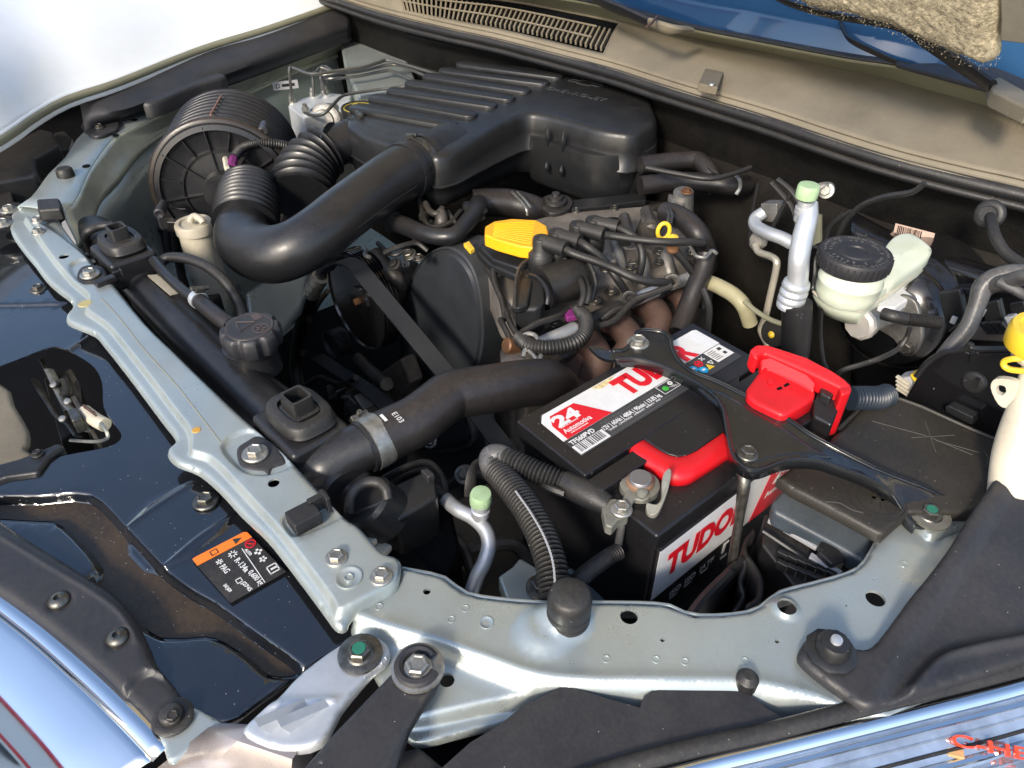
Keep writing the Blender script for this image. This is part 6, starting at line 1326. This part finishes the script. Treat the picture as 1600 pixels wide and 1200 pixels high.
obj('hose', M().tube([(1103,396,'Y',.76),(1099,420,'Y',.75),(1086,450,'Y',.73),(1074,482,'Y',.71),(1060,520,'Y',.68)], wr(A(1080,460,Y=.67),17), n=18), hose, k)
obj('thin_hose', M().tube([(1098,450,'Y',.68),(1108,480,'Y',.68),(1106,520,'Y',.68)], .004, n=8), rubber, k)

k = thing('engine_wiring', 'tangle of thin black wires and small pipes in the gap beside the timing cover', 'wiring', (640,370,-.1))
rs = random.Random(9)
for P_,r_,m_ in (([(600,395,-.06),(625,385,-.05),(650,380,-.05),(668,392,-.06)],.004,rubber),([(590,380,-.07),(612,398,-.065),(630,392,-.06),(652,372,-.05)],.0035,rubber),([(655,310,-.02),(668,352,-.03),(700,350,-.03),(720,330,-.03)],.004,rubber),
    ([(700,330,-.03),(712,348,-.03),(730,352,-.03),(756,340,-.03)],.003,castdk),([(770,410,-.03),(772,440,-.04),(784,470,-.05),(790,500,-.06)],.004,rubber),([(920,410,-.01),(930,440,-.03),(925,470,-.05)],.0035,rubber),
    ([(940,500,-.06),(960,485,-.05),(985,478,-.05),(1010,462,-.05)],.004,rubber),([(1060,400,-.03),(1080,420,-.05),(1090,450,-.08),(1085,480,-.1)],.005,rubber),([(975,340,-.02),(980,360,-.02),(976,380,-.03)],.009,castdk),([(1010,330,-.02),(1016,352,-.02)],.010,castdk),
    ([(700,760,-.16),(730,740,-.14),(760,745,-.14),(800,780,-.16)],.006,rubber),([(650,860,-.16),(690,830,-.15),(720,850,-.16),(740,900,-.18)],.006,castdk),([(700,890,-.2),(740,860,-.18),(800,850,-.18),(830,880,-.2)],.008,castdk),([(480,600,'Y',.40),(500,590,'Y',.41),(530,600,'Y',.42),(556,590,'Y',.42)],.005,rubber)):
    obj('wire', M().tube(P_, r_, n=8), m_, k)
for x,y,z_,r_ in ((640,398,-.05,.007),(655,404,-.05,.006),(672,352,-.04,.007),(758,398,-.03,.005),(947,418,-.03,.006),(1080,392,-.04,.006),(726,742,-.13,.008),(672,690,-.12,.006),(700,865,-.15,.007)):
    hexbolt((x,y,z_), r_, k, mt=oldbolt, ax=(rs.uniform(-.3,.5),rs.uniform(-.8,0),1))
# ================================================================ battery
ZL = 0.0; ZC = -.0150
x0,x1 = -.402,-.308; y0,y1 = .339,.598
cx0,cx1 = -.408,-.229; cy0,cy1 = .347,.604
zb = -.20
t = thing('battery', 'black and red car battery with white and red label, clamped by a black bracket', 'battery', ((cx0+cx1)/2,(cy0+cy1)/2,zb))
obj('case', M().box(((cx0+cx1)/2+.0,(cy0+cy1)/2,(ZC-.022+zb)/2),(cx1-cx0-.006,cy1-cy0-.006,ZC-.022-zb)), caseblk, t, bevel=.004)
obj('lid_base', M().box(((cx0+cx1)/2,(cy0+cy1)/2,ZC-.011),(cx1-cx0,cy1-cy0,.022)), caseblk, t, bevel=.0035, seg=3)
obj('lid_plateau', M().box(((x0+x1)/2,(y0+y1)/2,(ZL+ZC)/2-.001),(x1-x0,y1-y0,ZL-ZC+.002)), caseblk, t, bevel=.002, seg=3)
# channel + vent strip beside the plateau
def vent(ya, yb):
    xa = x1+.002; xb = x1+.020; zt = ZL-.006
    P = [(xa,ya)]; m = M()
    obj('vent_strip', M().box(((xa+xb)/2,(ya+yb)/2,(zt+ZC)/2),(xb-xa,yb-ya,zt-ZC+.004)), caseblk, t, bevel=.0015)
    for u in (.30,.72):
        yy = ya+(yb-ya)*u
        obj('vent_notch', M().lathe([(.0048,0),(.0048,.0006)],(xa+.007,yy,zt),n=16).box((xb-.005,yy,zt+.0003),(.010,.0024,.0006)).box((xb+.0004,yy,zt-.008),(.0008,.0028,.017)), voidm, t)
vent(y0+.002, y0+.072); vent(y1-.085, y1-.004)
# raised middle block carrying the red skirt
bxa, bxb = x1-.001, -.243; bya, byb = .418,.482
mid_ = [(bxa,bya),(bxb-.012,bya),(bxb-.004,bya+.003),(bxb,bya+.010),(bxb,byb+.01),(bxa,byb+.03)]
mp = [A(1000,680,0),A(1032,702,0),A(1046,709,0),A(1060,712,0),A(1074,709,0),A(1088,703,0),A(1139,668,0),A(1160,640,0),A(1108,560,0),A(1070,585,0)]
mpw = [Vector((max(p.x,bxa),p.y,0)) for p in mp]
obj('centre_block', M().prism([Vector((p.x,p.y,ZL-.0002)) for p in mpw], (0,0,-.03)), caseblk, t, bevel=.0015)
sk = [(984,692,-.005),(992,706,-.005),(1022,724,-.005),(1050,738,-.005),(1074,738,-.005),(1096,726,-.005),(1148,693,-.005)]
so = [pt(p) for p in sk]; so_l = [Vector((p.x+.003,p.y-.003,ZC-.001)) for p in so]
inn = [p+Vector((-.004,.004,.001)) for p in so]
ss = lambda P: [Vector(q) for q in cr(P,5)]
o = obj('red_skirt', M().loft([ss([p+Vector((-.024,.020,.0005)) for p in so]), ss([p+Vector((-.008,.008,.001)) for p in so]), ss([p+Vector((-.003,.003,.0012)) for p in so]), ss(so), ss([p+Vector((.0025,-.0025,-.003)) for p in so]), ss(so_l)]), red, t, recalc=False, ang=60)
s = o.modifiers.new('thick','SOLIDIFY'); s.thickness = .002; s.offset = -1
c_ = A(1117,652,.0); obj('vent_plug', M().lathe([(.012,0),(.012,.0008),(.0095,.001),(.009,.0001),(.004,.0001),(.0035,.001),(.0001,.001)], (-.281,.452,ZL-.0006), n=28), caseblk, t, ang=40)
# --- top label, reading along +y, top of the letters towards -x
RY = Vector((0,1,0)); UX = Vector((-1,0,0))
lx0, lx1 = -.395,-.309; ly0, ly1 = .350,.588
def L(u, v, z_=.0006): # u along +y metres from ly0, v up from lx1
    return Vector((lx1-v, ly0+u, ZL+z_))
WL = ly1-ly0; HL = lx1-lx0
def patch(name, pts, mt_, z_, par, th=.0003):
    return obj(name, M().prism([L(u,v,z_) for u,v in pts], (0,0,th)), mt_, par)
lab_ = patch('top_label', [(.0025,.018),(WL,.018),(WL,HL-.006),(WL-.003,HL-.003),(.010,HL-.003),(.004,HL-.012)], mat('grey_label', (.042,.042,.044), .38, bump=.0), .0004, t)
vb = .042
patch('white_field', [(.003,vb),(.176,vb),(.180,.048),(WL-.0,.048),(WL-.0,HL-.006),(WL-.004,HL-.004),(.012,HL-.004),(.004,HL-.012)], lblwhite, .0009, lab_)
patch('red_field', [(.008,vb-.0002),(.0665,vb-.0002),(.047,.0755),(.016,.0755),(.009,.064)], redprint, .0014, lab_)
def tx(body, u, v, s, mt_, z_=.0018, off=0, width=None, nm='print'):
    return text(body, s, L(u,v,z_), RY, UX, mt_, lab_, nm, .0001, off, 1, 'LEFT', width)
tx('24', .0125, .0585, .0195, lblwhite, off=.0009, width=.030)
tx('MESES DE GARANTIA', .013, .0558, .0026, lblwhite, width=.022)
tx('Automotiva', .0115, .0480, .0085, lblwhite, off=.0001, width=.0345)
tx('LIVRE DE MANUTENCAO', .016, .0450, .0024, lblwhite, width=.022)
tx('TUDOR', .097, .050, .0355, redprint, off=.0020, width=.108, nm='brand_word')
tx('TF560PVD', .006, .0335, .0075, lblwhite, .0010, off=.0002, width=.030)
tx('12V | 60Ah | 480A | 90min | 13.85 kg', .0425, .0285, .0075, lblwhite, .0010, off=.0001, width=.080)
tx('TENSAO   CAPACIDADE   CORRENTE   RESERVA   PESO', .046, .0252, .0026, lblwhite, .0010, width=.072)
patch('barcode_paper', [(.004,.0195),(.042,.0195),(.042,.0318),(.004,.0318)], lblwhite, .0009, lab_)
rs = random.Random(2); q = .007; bb = M()
while q < .0385:
    w_ = rs.choice((.0005,.0009,.0014)); bb.prism([L(q,.0215,.0013),L(q+w_,.0215,.0013),L(q+w_,.0312,.0013),L(q,.0312,.0013)],(0,0,.0001)); q += w_+rs.choice((.0006,.001,.0015))
obj('barcode', bb, lblblack, lab_)
# quilted diamond pattern
dm_ = M()
for i in range(38):
    for j in range(6):
        u = .046+i*.0034+(j%2)*.0017; v = .0195+j*.0034
        if v > .038 or (u > .120 and v > .024): continue
        dm_.prism([L(u,v,.0007),L(u+.0014,v+.0014,.0007),L(u,v+.0028,.0007),L(u-.0014,v+.0014,.0007)],(0,0,.0002))
obj('diamond_pattern', dm_, mat('pattern_print', (.075,.075,.078),.4,bump=0), lab_)
# eye indicator box
ob_ = L(.150,.016,.0010)
def fr(u,v,w_,h_,r_=.0007): return M().box(L(u,v+h_/2),(h_ if False else .0007,w_,.0003)).box(L(u,v-h_/2),(.0007,w_,.0003)).box(L(u+w_/2,v),(h_,.0007,.0003)).box(L(u-w_/2,v),(h_,.0007,.0003))
obj('indicator_frame', fr(.139,.0345,.023,.013).add([],[]), lblwhite, lab_)
obj('green_eye', M().lathe([(.0034,0),(.0034,.0004),(.0015,.0005),(.0001,.0005)], L(.134,.0335,.001), n=20), lime, lab_)
obj('white_eye', ring2(L(.144,.0365,.001),.0028,.0017,lblwhite), lblwhite, lab_)
for i in range(3): obj('note_line', M().box(L(.146-.002*i,.030+i*.0012,.001),(.0004,.007,.0002)), lblwhite, lab_)
# far end symbols
for (u,v,mt_,r_) in ((.180,.036,cyan,.0050),(.187,.0285,cyan,.0050)):
    obj('blue_symbol', M().lathe([(r_,0),(r_,.0004),(.0001,.0004)], L(u,v,.001), n=20), mt_, lab_)
    obj('symbol_cut', M().box(L(u,v,.0016),(r_*.5,r_*.9,.0002)), lblwhite, lab_)
obj('red_symbol', ring2(L(.1915,.0385,.001),.0048,.0014,redprint), redprint, lab_); obj('red_symbol', M().box(L(.1915,.0385,.0012),(.003,.005,.0003)), redprint, lab_)
tq = L(.1965,.0285,.001); obj('yellow_triangle', M().prism([tq+Vector((.0035,-.0045,0)),tq+Vector((.0035,.0045,0)),tq+Vector((-.0045,0,0))],(0,0,.0004)), yellow2, lab_)
obj('recycle_symbol', ring2(L(.2035,.0325,.001),.0038,.0012,lblwhite,3), lblwhite, lab_)
obj('bin_symbol', M().box(L(.2005,.042,.0012),(.007,.0009,.0003),Matrix.Rotation(.8,3,'Z')).box(L(.2005,.042,.0012),(.007,.0009,.0003),Matrix.Rotation(-.8,3,'Z')), lblwhite, lab_)
patch('address_box', [(.209,.0265),(.235,.0265),(.235,.0465),(.209,.0465)], lblwhite, .0016, lab_)
for i in range(6): obj('small_print', M().box(L(.2155,.030+i*.0026,.0021),(.0007,.009 if i%2 else .011,.0002)), lblblack, lab_)
obj('address_icon', M().box(L(.228,.041,.0021),(.004,.005,.0002)).box(L(.228,.033,.0021),(.004,.004,.0002)), lblblack, lab_)
obj('yellow_stain', M().prism([L(u,v,.0013) for u,v in ((.076,.081),(.084,.074),(.096,.075),(.104,.079),(.112,.081))],(0,0,.0001)), mat('glue_stain', (.62,.50,.25), .5, var=.3, vs=200), lab_)
# --- side label on the +x face
xs = cx1-.003
def S(u, v, k=.0): return Vector((xs+.0006+k, cy0+u, -v))
UZ = Vector((0,0,1))
sl_ = obj('side_label', M().prism([S(.012,.045),S(.018,.0385),S(.236,.0385),S(.236,.165),S(.012,.165)], (.0004,0,0)), lblwhite, t)
obj('black_band', M().prism([S(.0118,.118,.0004),S(.2365,.118,.0004),S(.2365,.166,.0004),S(.0118,.166,.0004)], (.0004,0,0)), lblblack, sl_)
obj('red_corner', M().prism([S(.160,.118,.0007),S(.184,.0384,.0007),S(.2363,.0384,.0007),S(.2363,.118,.0007)], (.0004,0,0)), redprint, sl_)
def sx_(body,u,v,s,mt_,off=0,width=None,k=.0014): return text(body, s, S(u,v,k), RY, UZ, mt_, sl_, 'print', .0001, off, 1, 'LEFT', width)
sx_('TUDOR', .026, .093, .044, redprint, .0022, .118)
sx_('ISO', .040,.137,.012,lblwhite,.0001,.017); sx_('ISO', .062,.137,.012,lblwhite,.0001,.017); sx_('IATF', .085,.137,.012,lblwhite,.0001,.022)
for u in (.041,.063,.088): sx_('9001', u,.143,.005,lblwhite,0,.012)
sx_('24', .186,.078,.030,lblwhite,.0010); sx_('Automotiva',.178,.094,.011,lblwhite,.0002)
obj('stick_figure', M().box(S(.122,.130,.0014),(.0006,.004,.012)).box(S(.124,.122,.0014),(.0006,.008,.003)).box(S(.126,.145,.0014),(.0006,.010,.003)), lblwhite, sl_)
obj('grip_ledge', M().box((cx1-.001,.43,ZC-.024),(.004,.15,.004)), caseblk, t, bevel=.001)

# negative terminal and clamp
t = thing('battery_terminal', 'round lead battery post with grey corroded lever clamp and cable lug', 'terminal', (1003,745,-.03))
tp = A(1001,747,.000)
obj('post', M().lathe([(.0108,-.018),(.0104,.0),(.0095,.0012),(.0001,.0012)], tp, n=32), mat('lead_post', (.30,.29,.30), .4, metal=.7, bump=.3, bs=120), t, ang=40)
obj('rust_collar', M().lathe([(.0122,-.016),(.0122,-.003),(.0108,-.0015)], tp, n=32), mat('rust_stain', (.22,.12,.07), .6), t)
gl_ = mat('corroded_clamp', (.20,.195,.165), .5, metal=.4, bump=.5, bs=150, dust=.3, dcol=(.34,.31,.24), var=.4)
obj('clamp_ring', M().lathe([(.0125,-.014),(.0175,-.014),(.0175,-.007),(.0125,-.006)], tp, n=32), gl_, t, ang=40)
lv = [(1010,786,-.006),(1026,788,-.004),(1034,776,.002),(1034,758,.006),(1036,742,.009),(1044,732,.010),(1049,736,.010),(1047,752,.006),(1040,776,.0),(1028,800,-.008),(1014,804,-.012)]
obj('lever', M().prism(outl(lv,3), (0,0,-.006)), gl_, t, bevel=.0015)
obj('fork', M().prism(outl([(966,796,-.006),(974,776,-.006),(984,762,-.006),(996,760,-.006),(1012,766,-.006),(1016,776,-.006),(1004,782,-.006),(992,780,-.006),(984,796,-.006),(976,804,-.006)],3), (0,0,-.005)), gl_, t, bevel=.0012)
obj('rivet', M().lathe([(.0052,0),(.005,.003),(.0001,.0045)], (1003,771,-.005), n=16), gl_, t, ang=50)
obj('lug', M().prism([(940,792,-.010),(950,778,-.010),(964,778,-.010),(972,788,-.010),(984,794,-.010),(982,806,-.010),(966,812,-.010),(956,824,-.010),(946,820,-.010)], (0,0,-.012)), gl_, t, bevel=.002)
hexbolt((971,796,-.009), .0068, t, mt=zinc, washer=1.4)
# cable to terminal
t = thing('battery_cable', 'thick black ribbed cable bent from the battery post down to the rubber buffer', 'cable', (830,800,-.03))
rg = wr((830,820,-.03),17)
obj('crimp_sleeve', M().tube([(882,754,-.018),(905,765,-.016),(930,778,-.015),(950,790,-.016)], [.0115,.0125,.0115,.009], n=20), rubber, t)
obj('upper_loom', M().tube([(772,712,-.022),(800,720,-.014),(840,738,-.014),(870,750,-.016),(886,757,-.018)], [rg*.85]*5, n=18, waves=22, wave=.003), rubber, t)
obj('taped_bend', M().tube([(805,726,-.018),(785,712,-.016),(768,712,-.018),(766,726,-.022),(778,744,-.024)], [rg*1.02,rg*1.08,rg*1.1,rg*1.1,rg*1.0], n=20), tape, t)
obj('main_loom', M().tube([(772,730,-.024),(796,758,-.020),(822,792,-.018),(842,828,-.018),(856,864,-.020),(864,896,-.024),(868,930,-.03)], [rg*.98]*7, n=20, waves=38, wave=.0042), rubber, t)
obj('split_edge', M().tube([A(x,y,z_)+Vector((.0145+.0008*(i%2),-.0125,.008)) for i,(x,y,z_) in enumerate([tuple(q) for q in resample(np.array(cr([(806,752,-.012),(830,786,-.010),(850,822,-.010),(862,858,-.012),(866,900,-.016)],8)),60)])], .0009, n=5, sm=1), lblgrey, t)
obj('tape_tail', M().tube([(768,714,-.02),(748,720,-.03),(738,736,-.045),(735,760,-.06),(733,775,-.07)], [.004,.005,.005,.006,.005], n=8, flat=.3), rubber, t)
obj('fixing_tie', M().tube([(850,758,-.02),(862,764,-.014),(882,772,-.014)], .0035, n=6), rubber, t)
t = thing('sense_wire', 'thin ribbed wire with grey sleeve hanging from the battery lug to the buffer', 'cable', (950,850,-.05))
obj('sleeve', M().tube([(972,812,-.022),(970,828,-.032),(966,852,-.050)], .0036, n=10), tape, t)
obj('loom', M().tube([(966,862,-.052),(945,874,-.050),(920,893,-.045),(898,912,-.04),(890,920,-.04)], .0058, n=12, waves=26, wave=.002), rubber, t)
obj('bare_end', M().tube([(966,852,-.05),(966,862,-.052)], .0016, n=6), copper, t)

# hold-down bracket
t = thing('battery_bracket', 'shaped black steel battery hold down bracket bolted across the battery top', 'bracket', (1150,680,.01))
zt = .014
bo = [(920,541,.006),(934,546,.008),(956,548,zt),(975,546,zt),(990,530,zt),(992,521,zt),(1003,516,zt),(1020,516,zt),(1038,520,zt),(1049,530,zt),(1052,545,zt),(1061,563,zt),(1082,581,zt),(1122,597,zt),(1170,621,zt),(1217,646,zt),(1265,678,zt),(1312,704,.010),(1360,728,.004),(1400,745,-.003),(1440,760,-.008),(1474,776,-.014),(1483,792,-.018),(1476,812,-.020),(1456,823,-.020),(1430,822,-.020),(1418,812,-.018),(1406,795,-.012),(1390,772,-.005),(1360,751,.003),(1312,732,.010),(1277,721,zt),(1241,720,zt),(1217,725,zt),(1190,735,zt),(1168,735,zt),(1150,722,zt),(1141,706,zt),(1137,687,zt),(1133,665,zt),(1128,641,zt),(1112,618,zt),(1075,593,zt),(1027,571,zt),(990,562,zt),(962,562,zt),(950,562,.008),(935,556,.006)]
mm = sheet(bo, .010, th=.0035, sm=2, sp=.008, lip=0, holes=[])
# stamped channel: deepen the middle of the web
obj('plate', mm, mat('bracket_paint', (.007,.008,.0095), .22, coat=.5, dust=.05, dcol=(.2,.17,.13), speck=.05, bump=.05, bs=80), t, ang=40)
bp2 = MT['bracket_paint']
def flange(P, r=.0022, h=.010, out=(0,0)):
    a = [pt(p) for p in P]; a = [Vector(q) for q in cr(a,5)]
    o = obj('flange', M().loft([[p+Vector((0,0,.002)) for p in a],[p+Vector((out[0]*.4,out[1]*.4,.0005)) for p in a],[p+Vector((out[0],out[1],-h)) for p in a]]), bp2, t, recalc=False, ang=60)
    s = o.modifiers.new('t','SOLIDIFY'); s.thickness = .003
    obj('edge_highlight_bead', M().tube([p+Vector((0,0,.002)) for p in a], r, n=8, sm=2), bp2, t)
ix = lambda a,b: [(p[0],p[1],p[2]) for p in bo[a:b]]
flange(ix(2,22), .0008, .004, (-.001,.002))
flange(ix(25,46), .0011, .009, (.001,-.001))
obj('stamped_web', sheet([(1090,604),(1130,610),(1180,640),(1230,668),(1270,696),(1300,712),(1275,712),(1240,712),(1205,718),(1180,726),(1160,720),(1150,706),(1145,686),(1142,664),(1134,640)], .0145, th=.003, sm=2, sp=.01, lip=.0025, lipw=.006), bp2, t)
obj('front_tongue', M().prism([(918,540,.002),(935,540,.006),(955,549,.010),(955,562,.010),(940,556,.006)], (0,0,-.003)), bp2, t, bevel=.001)
hexbolt((997,536,.014), .0078, t, mt=zinc, washer=1.5)
hexbolt((1168,710,.0145), .0070, t, mt=oldbolt, washer=1.35)
obj('washer', M().lathe([(.017,0),(.017,.002),(.012,.0028),(.0001,.0028)], (1452,806,-.019), n=32), gl_, t, ang=50)
hexbolt((1452,804,-.017), .0075, t, mt=oldbolt, washer=1.4, mark=greenpen)
for x,y in ((1105,602),(1139,664),(1148,660),(1142,672),(1146,672)): obj('paint_chip', M().lathe([(.0009,0),(.0001,.0004)], (x,y,.0135), n=6), lblwhite, t)
t = thing('hold_down_rod', 'rusty threaded rod going down the side of the battery label', 'rod', (1150,880,-.14))
obj('rod', M().tube([(1163,732,.004),(1162,760,-.008),(1155,810,-.045),(1147,860,-.08),(1143,885,-.10)], [.0058,.0058,.0044,.0044,.0044], n=14), oldbolt, t)
t = thing('battery_tray', 'black plastic battery tray wall with a rounded pocket around the rod foot', 'tray', (1140,900,-.15))
tr_ = [(1075,968,-.06),(1090,940,-.07),(1120,905,-.08),(1140,882,-.085),(1160,868,-.088),(1168,880,-.09),(1160,905,-.095),(1165,930,-.1),(1150,955,-.1)]
a = [Vector(q) for q in cr([pt(p) for p in tr_],5)]
o = obj('wall', M().loft([a,[p+Vector((.004,-.004,-.012)) for p in a],[p+Vector((.004,-.004,-.10)) for p in a]]), plastic, t, recalc=False); s = o.modifiers.new('t','SOLIDIFY'); s.thickness = .004
a2 = [Vector(q) for q in cr([A(x,y,-.085) for x,y in ((1182,830),(1170,845),(1168,862),(1180,880),(1192,905),(1190,935),(1170,950))],5)]
o = obj('pocket', M().loft([a2,[p+Vector((0,0,-.10)) for p in a2]]), plastic, t, recalc=False); s = o.modifiers.new('t','SOLIDIFY'); s.thickness = .004
obj('base', M().box((-.33,.44,-.215),(.36,.36,.02)), plastic, t)
obj('tray_lip', M().tube([(1070,975,-.06),(1100,935,-.075),(1140,895,-.085)], .005, n=8), plastic2, t)
t = thing('tray_bracket', 'pale blue grey painted bracket with a rusty bolt beside the ribbed cable', 'bracket', (820,910,-.13))
obj('plate', M().prism([(778,900,-.10),(800,885,-.10),(812,870,-.10),(860,898,-.10),(905,930,-.10),(960,950,-.10),(930,975,-.10),(800,960,-.10)], (0,0,-.02)), greenpt, t, bevel=.003)
obj('strut', M().prism([(885,888,-.085),(893,886,-.085),(955,945,-.085),(930,950,-.085)], (0,0,-.01)), bluegrey, t, bevel=.002)
hexbolt((846,918,-.098), .0095, t, mt=oldbolt, washer=1.5)

# red positive terminal cover and its fuse carrier
t = thing('positive_cover', 'bright red plastic terminal cover and fuse holder at the far end of the battery', 'terminal cover', (1240,600,0))
rc1 = [(1176,546),(1190,541),(1222,560),(1262,582),(1258,596),(1250,614),(1222,647),(1212,646),(1176,628),(1166,618),(1165,603),(1178,588),(1192,580)]
obj('lid', M().prism([(x,y,.022) for x,y in [(1186,580),(1200,572),(1250,594),(1276,610),(1272,622),(1232,646),(1222,648),(1180,628),(1168,618),(1167,606),(1174,596)]], (0,0,-.020)), red, t, bevel=.004, seg=3)
obj('hinge_slope', M().prism([(1188,560,.030),(1204,557,.032),(1262,583,.032),(1276,598,.028),(1272,612,.024),(1250,600,.024),(1200,576,.024),(1190,576,.026)], (0,0,-.014)), red, t, bevel=.0025)
obj('back_wall', M().prism([(1172,545,.036),(1182,537,.038),(1200,538,.038),(1262,558,.038),(1300,580,.038),(1322,592,.036),(1330,602,.034),(1325,610,.034),(1316,606,.034),(1262,580,.034),(1195,551,.034),(1180,556,.034)], (0,0,-.020)), red, t, bevel=.003)
obj('end_wall', M().prism([(1316,598,.034),(1328,596,.034),(1332,606,.034),(1330,612,.034),(1316,616,.034),(1311,606,.034)], (0,0,-.055)), red, t, bevel=.003)
obj('hook', M().prism([(1172,546,.036),(1180,540,.036),(1184,548,.034),(1186,560,.032),(1178,558,.032)], (0,0,-.02)), red, t, bevel=.002)
for p in ([(1213,607),(1220,604),(1223,607),(1216,610)],[(1224,602),(1231,598),(1234,601),(1227,605)]):
    obj('slot', M().prism([(x,y,.0222) for x,y in p],(0,0,.0003)), voidm, t)
obj('catch', M().prism([(1199,594,.0225),(1203,590,.0225),(1205,594,.0225),(1210,592,.0225),(1208,600,.0225),(1200,602,.0225)],(0,0,.0012)), red, t, bevel=.0003)
obj('fuse_frame', M().prism([(1284,602,.020),(1300,606,.020),(1312,612,.020),(1310,640,.015),(1300,665,.01),(1270,650,.01),(1272,625,.018)], (0,0,-.07)), caseblk, t, bevel=.003)
obj('fuse_clip', M().prism([(1282,604,.024),(1296,608,.024),(1304,616,.024),(1298,622,.024),(1282,614,.024)], (0,0,-.02)), plastic2, t, bevel=.002)
obj('terminal_block', M().prism([(1226,648,.004),(1272,624,.004),(1280,638,.004),(1278,650,.004),(1250,668,.004),(1238,672,.004)], (0,0,-.028)), caseblk, t, bevel=.002)
t = thing('ribbed_conduit', 'short dark blue ribbed conduit between red cover and relay box lid', 'conduit', (1350,622,-.01))
obj('conduit', M().tube([(1328,622,.0),(1350,622,-.002),(1372,622,-.006),(1385,618,-.01)], .0095, n=16, waves=14, wave=.0028), mat('blue_black_conduit', (.014,.022,.034), .4), t)

# relay box
t = thing('relay_box', 'large flat dark brown relay box lid with scratches, right of the battery', 'relay box', (1440,720,-.04))
zr = -.012
lid = [(1371,611),(1384,612),(1440,636),(1520,672),(1640,722),(1640,830),(1560,800),(1420,800),(1382,834),(1370,831),(1302,794),(1238,762),(1215,745),(1290,690),(1318,668)]
rb3 = mat('relay_lid_plastic', (.019,.0175,.015), .45, dust=.14, dcol=(.13,.10,.06), speck=.12, bump=.25, bs=500, var=.25, vs=10)
obj('lid', sheet([(x,y) for x,y in lid], zr, th=.009, sm=0, sp=.014, lip=.003, lipw=.005), rb3, t, ang=50)
obj('lid_rim', M().tube([(1312,670,zr),(1371,611,zr+.001),(1440,636,zr+.001),(1520,672,zr+.001),(1640,722,zr+.001)], .0022, n=8, sm=1), rb3, t)
scr = mat('scratch_mark', (.085,.08,.07), .6, bump=0)
for P_ in ([(1363,658),(1448,681)],[(1462,688),(1530,707)],[(1424,684),(1492,680)],[(1445,658),(1462,706)],[(1455,684),(1520,711)],[(1538,704),(1544,716),(1541,728)],[(1290,784),(1312,786),(1330,796),(1350,802)]):
    obj('scratch', M().tube([(x,y,zr+.0001) for x,y in P_], .00045, n=4, sm=3), scr, t)
em = A(1372,780,zr)
obj('round_emblem', ring2(em+Vector((0,0,.0002)),.024,.0012,rb3,40), rb3, t); obj('round_emblem', ring2(em+Vector((0,0,.0002)),.018,.001,rb3,40), rb3, t)
obj('emblem_bars', M().box(em+Vector((-.004,0,.0004)),(.003,.02,.0008),Matrix.Rotation(.5,3,'Z')).box(em+Vector((.004,0,.0004)),(.003,.02,.0008),Matrix.Rotation(.5,3,'Z')).box(em+Vector((0,0,.0004)),(.010,.003,.0008),Matrix.Rotation(.5,3,'Z')), rb3, t)
t = thing('fuse_box', 'fuse box with blue grey cover and black finned sockets under the relay box lid', 'fuse box', (1290,840,-.08))
zf = -.045
obj('cover', M().prism([(1207,782,zf),(1222,766,zf),(1240,768,zf),(1366,838,zf),(1352,880,zf-.01),(1300,850,zf-.01),(1208,800,zf-.005)], (0,0,-.02)), bluegrey, t, bevel=.004)
obj('pale_rail', M().prism([(1203,805,zf-.02),(1280,850,zf-.02),(1276,856,zf-.02),(1200,812,zf-.02)], (0,0,-.005)), lblgrey, t, bevel=.001)
obj('pale_rail', M().prism([(1268,862,zf-.02),(1318,892,zf-.02),(1310,898,zf-.02),(1264,870,zf-.02)], (0,0,-.005)), lblgrey, t, bevel=.001)
obj('body', M().prism([(1196,800,zf-.026),(1345,885,zf-.03),(1310,925,zf-.04),(1240,915,zf-.04),(1190,850,zf-.03)], (0,0,-.08)), plastic, t, bevel=.003)
obj('clip_block', M().prism([(1284,842,zf-.012),(1312,856,zf-.012),(1322,876,zf-.014),(1300,882,zf-.014),(1278,862,zf-.014)], (0,0,-.02)), plastic2, t, bevel=.002)
for i in range(6):
    for j in range(2):
        obj('socket_fin', M().box(A(1222+i*15,868+i*6+j*16,zf-.024), (.010,.005,.010), Matrix.Rotation(.2,3,'Z')), plastic2, t, bevel=.001)
obj('rib_line', M().tube([(1192,830,zf-.02),(1240,862,zf-.024),(1262,878,zf-.024)], .002, n=6), plastic2, t)
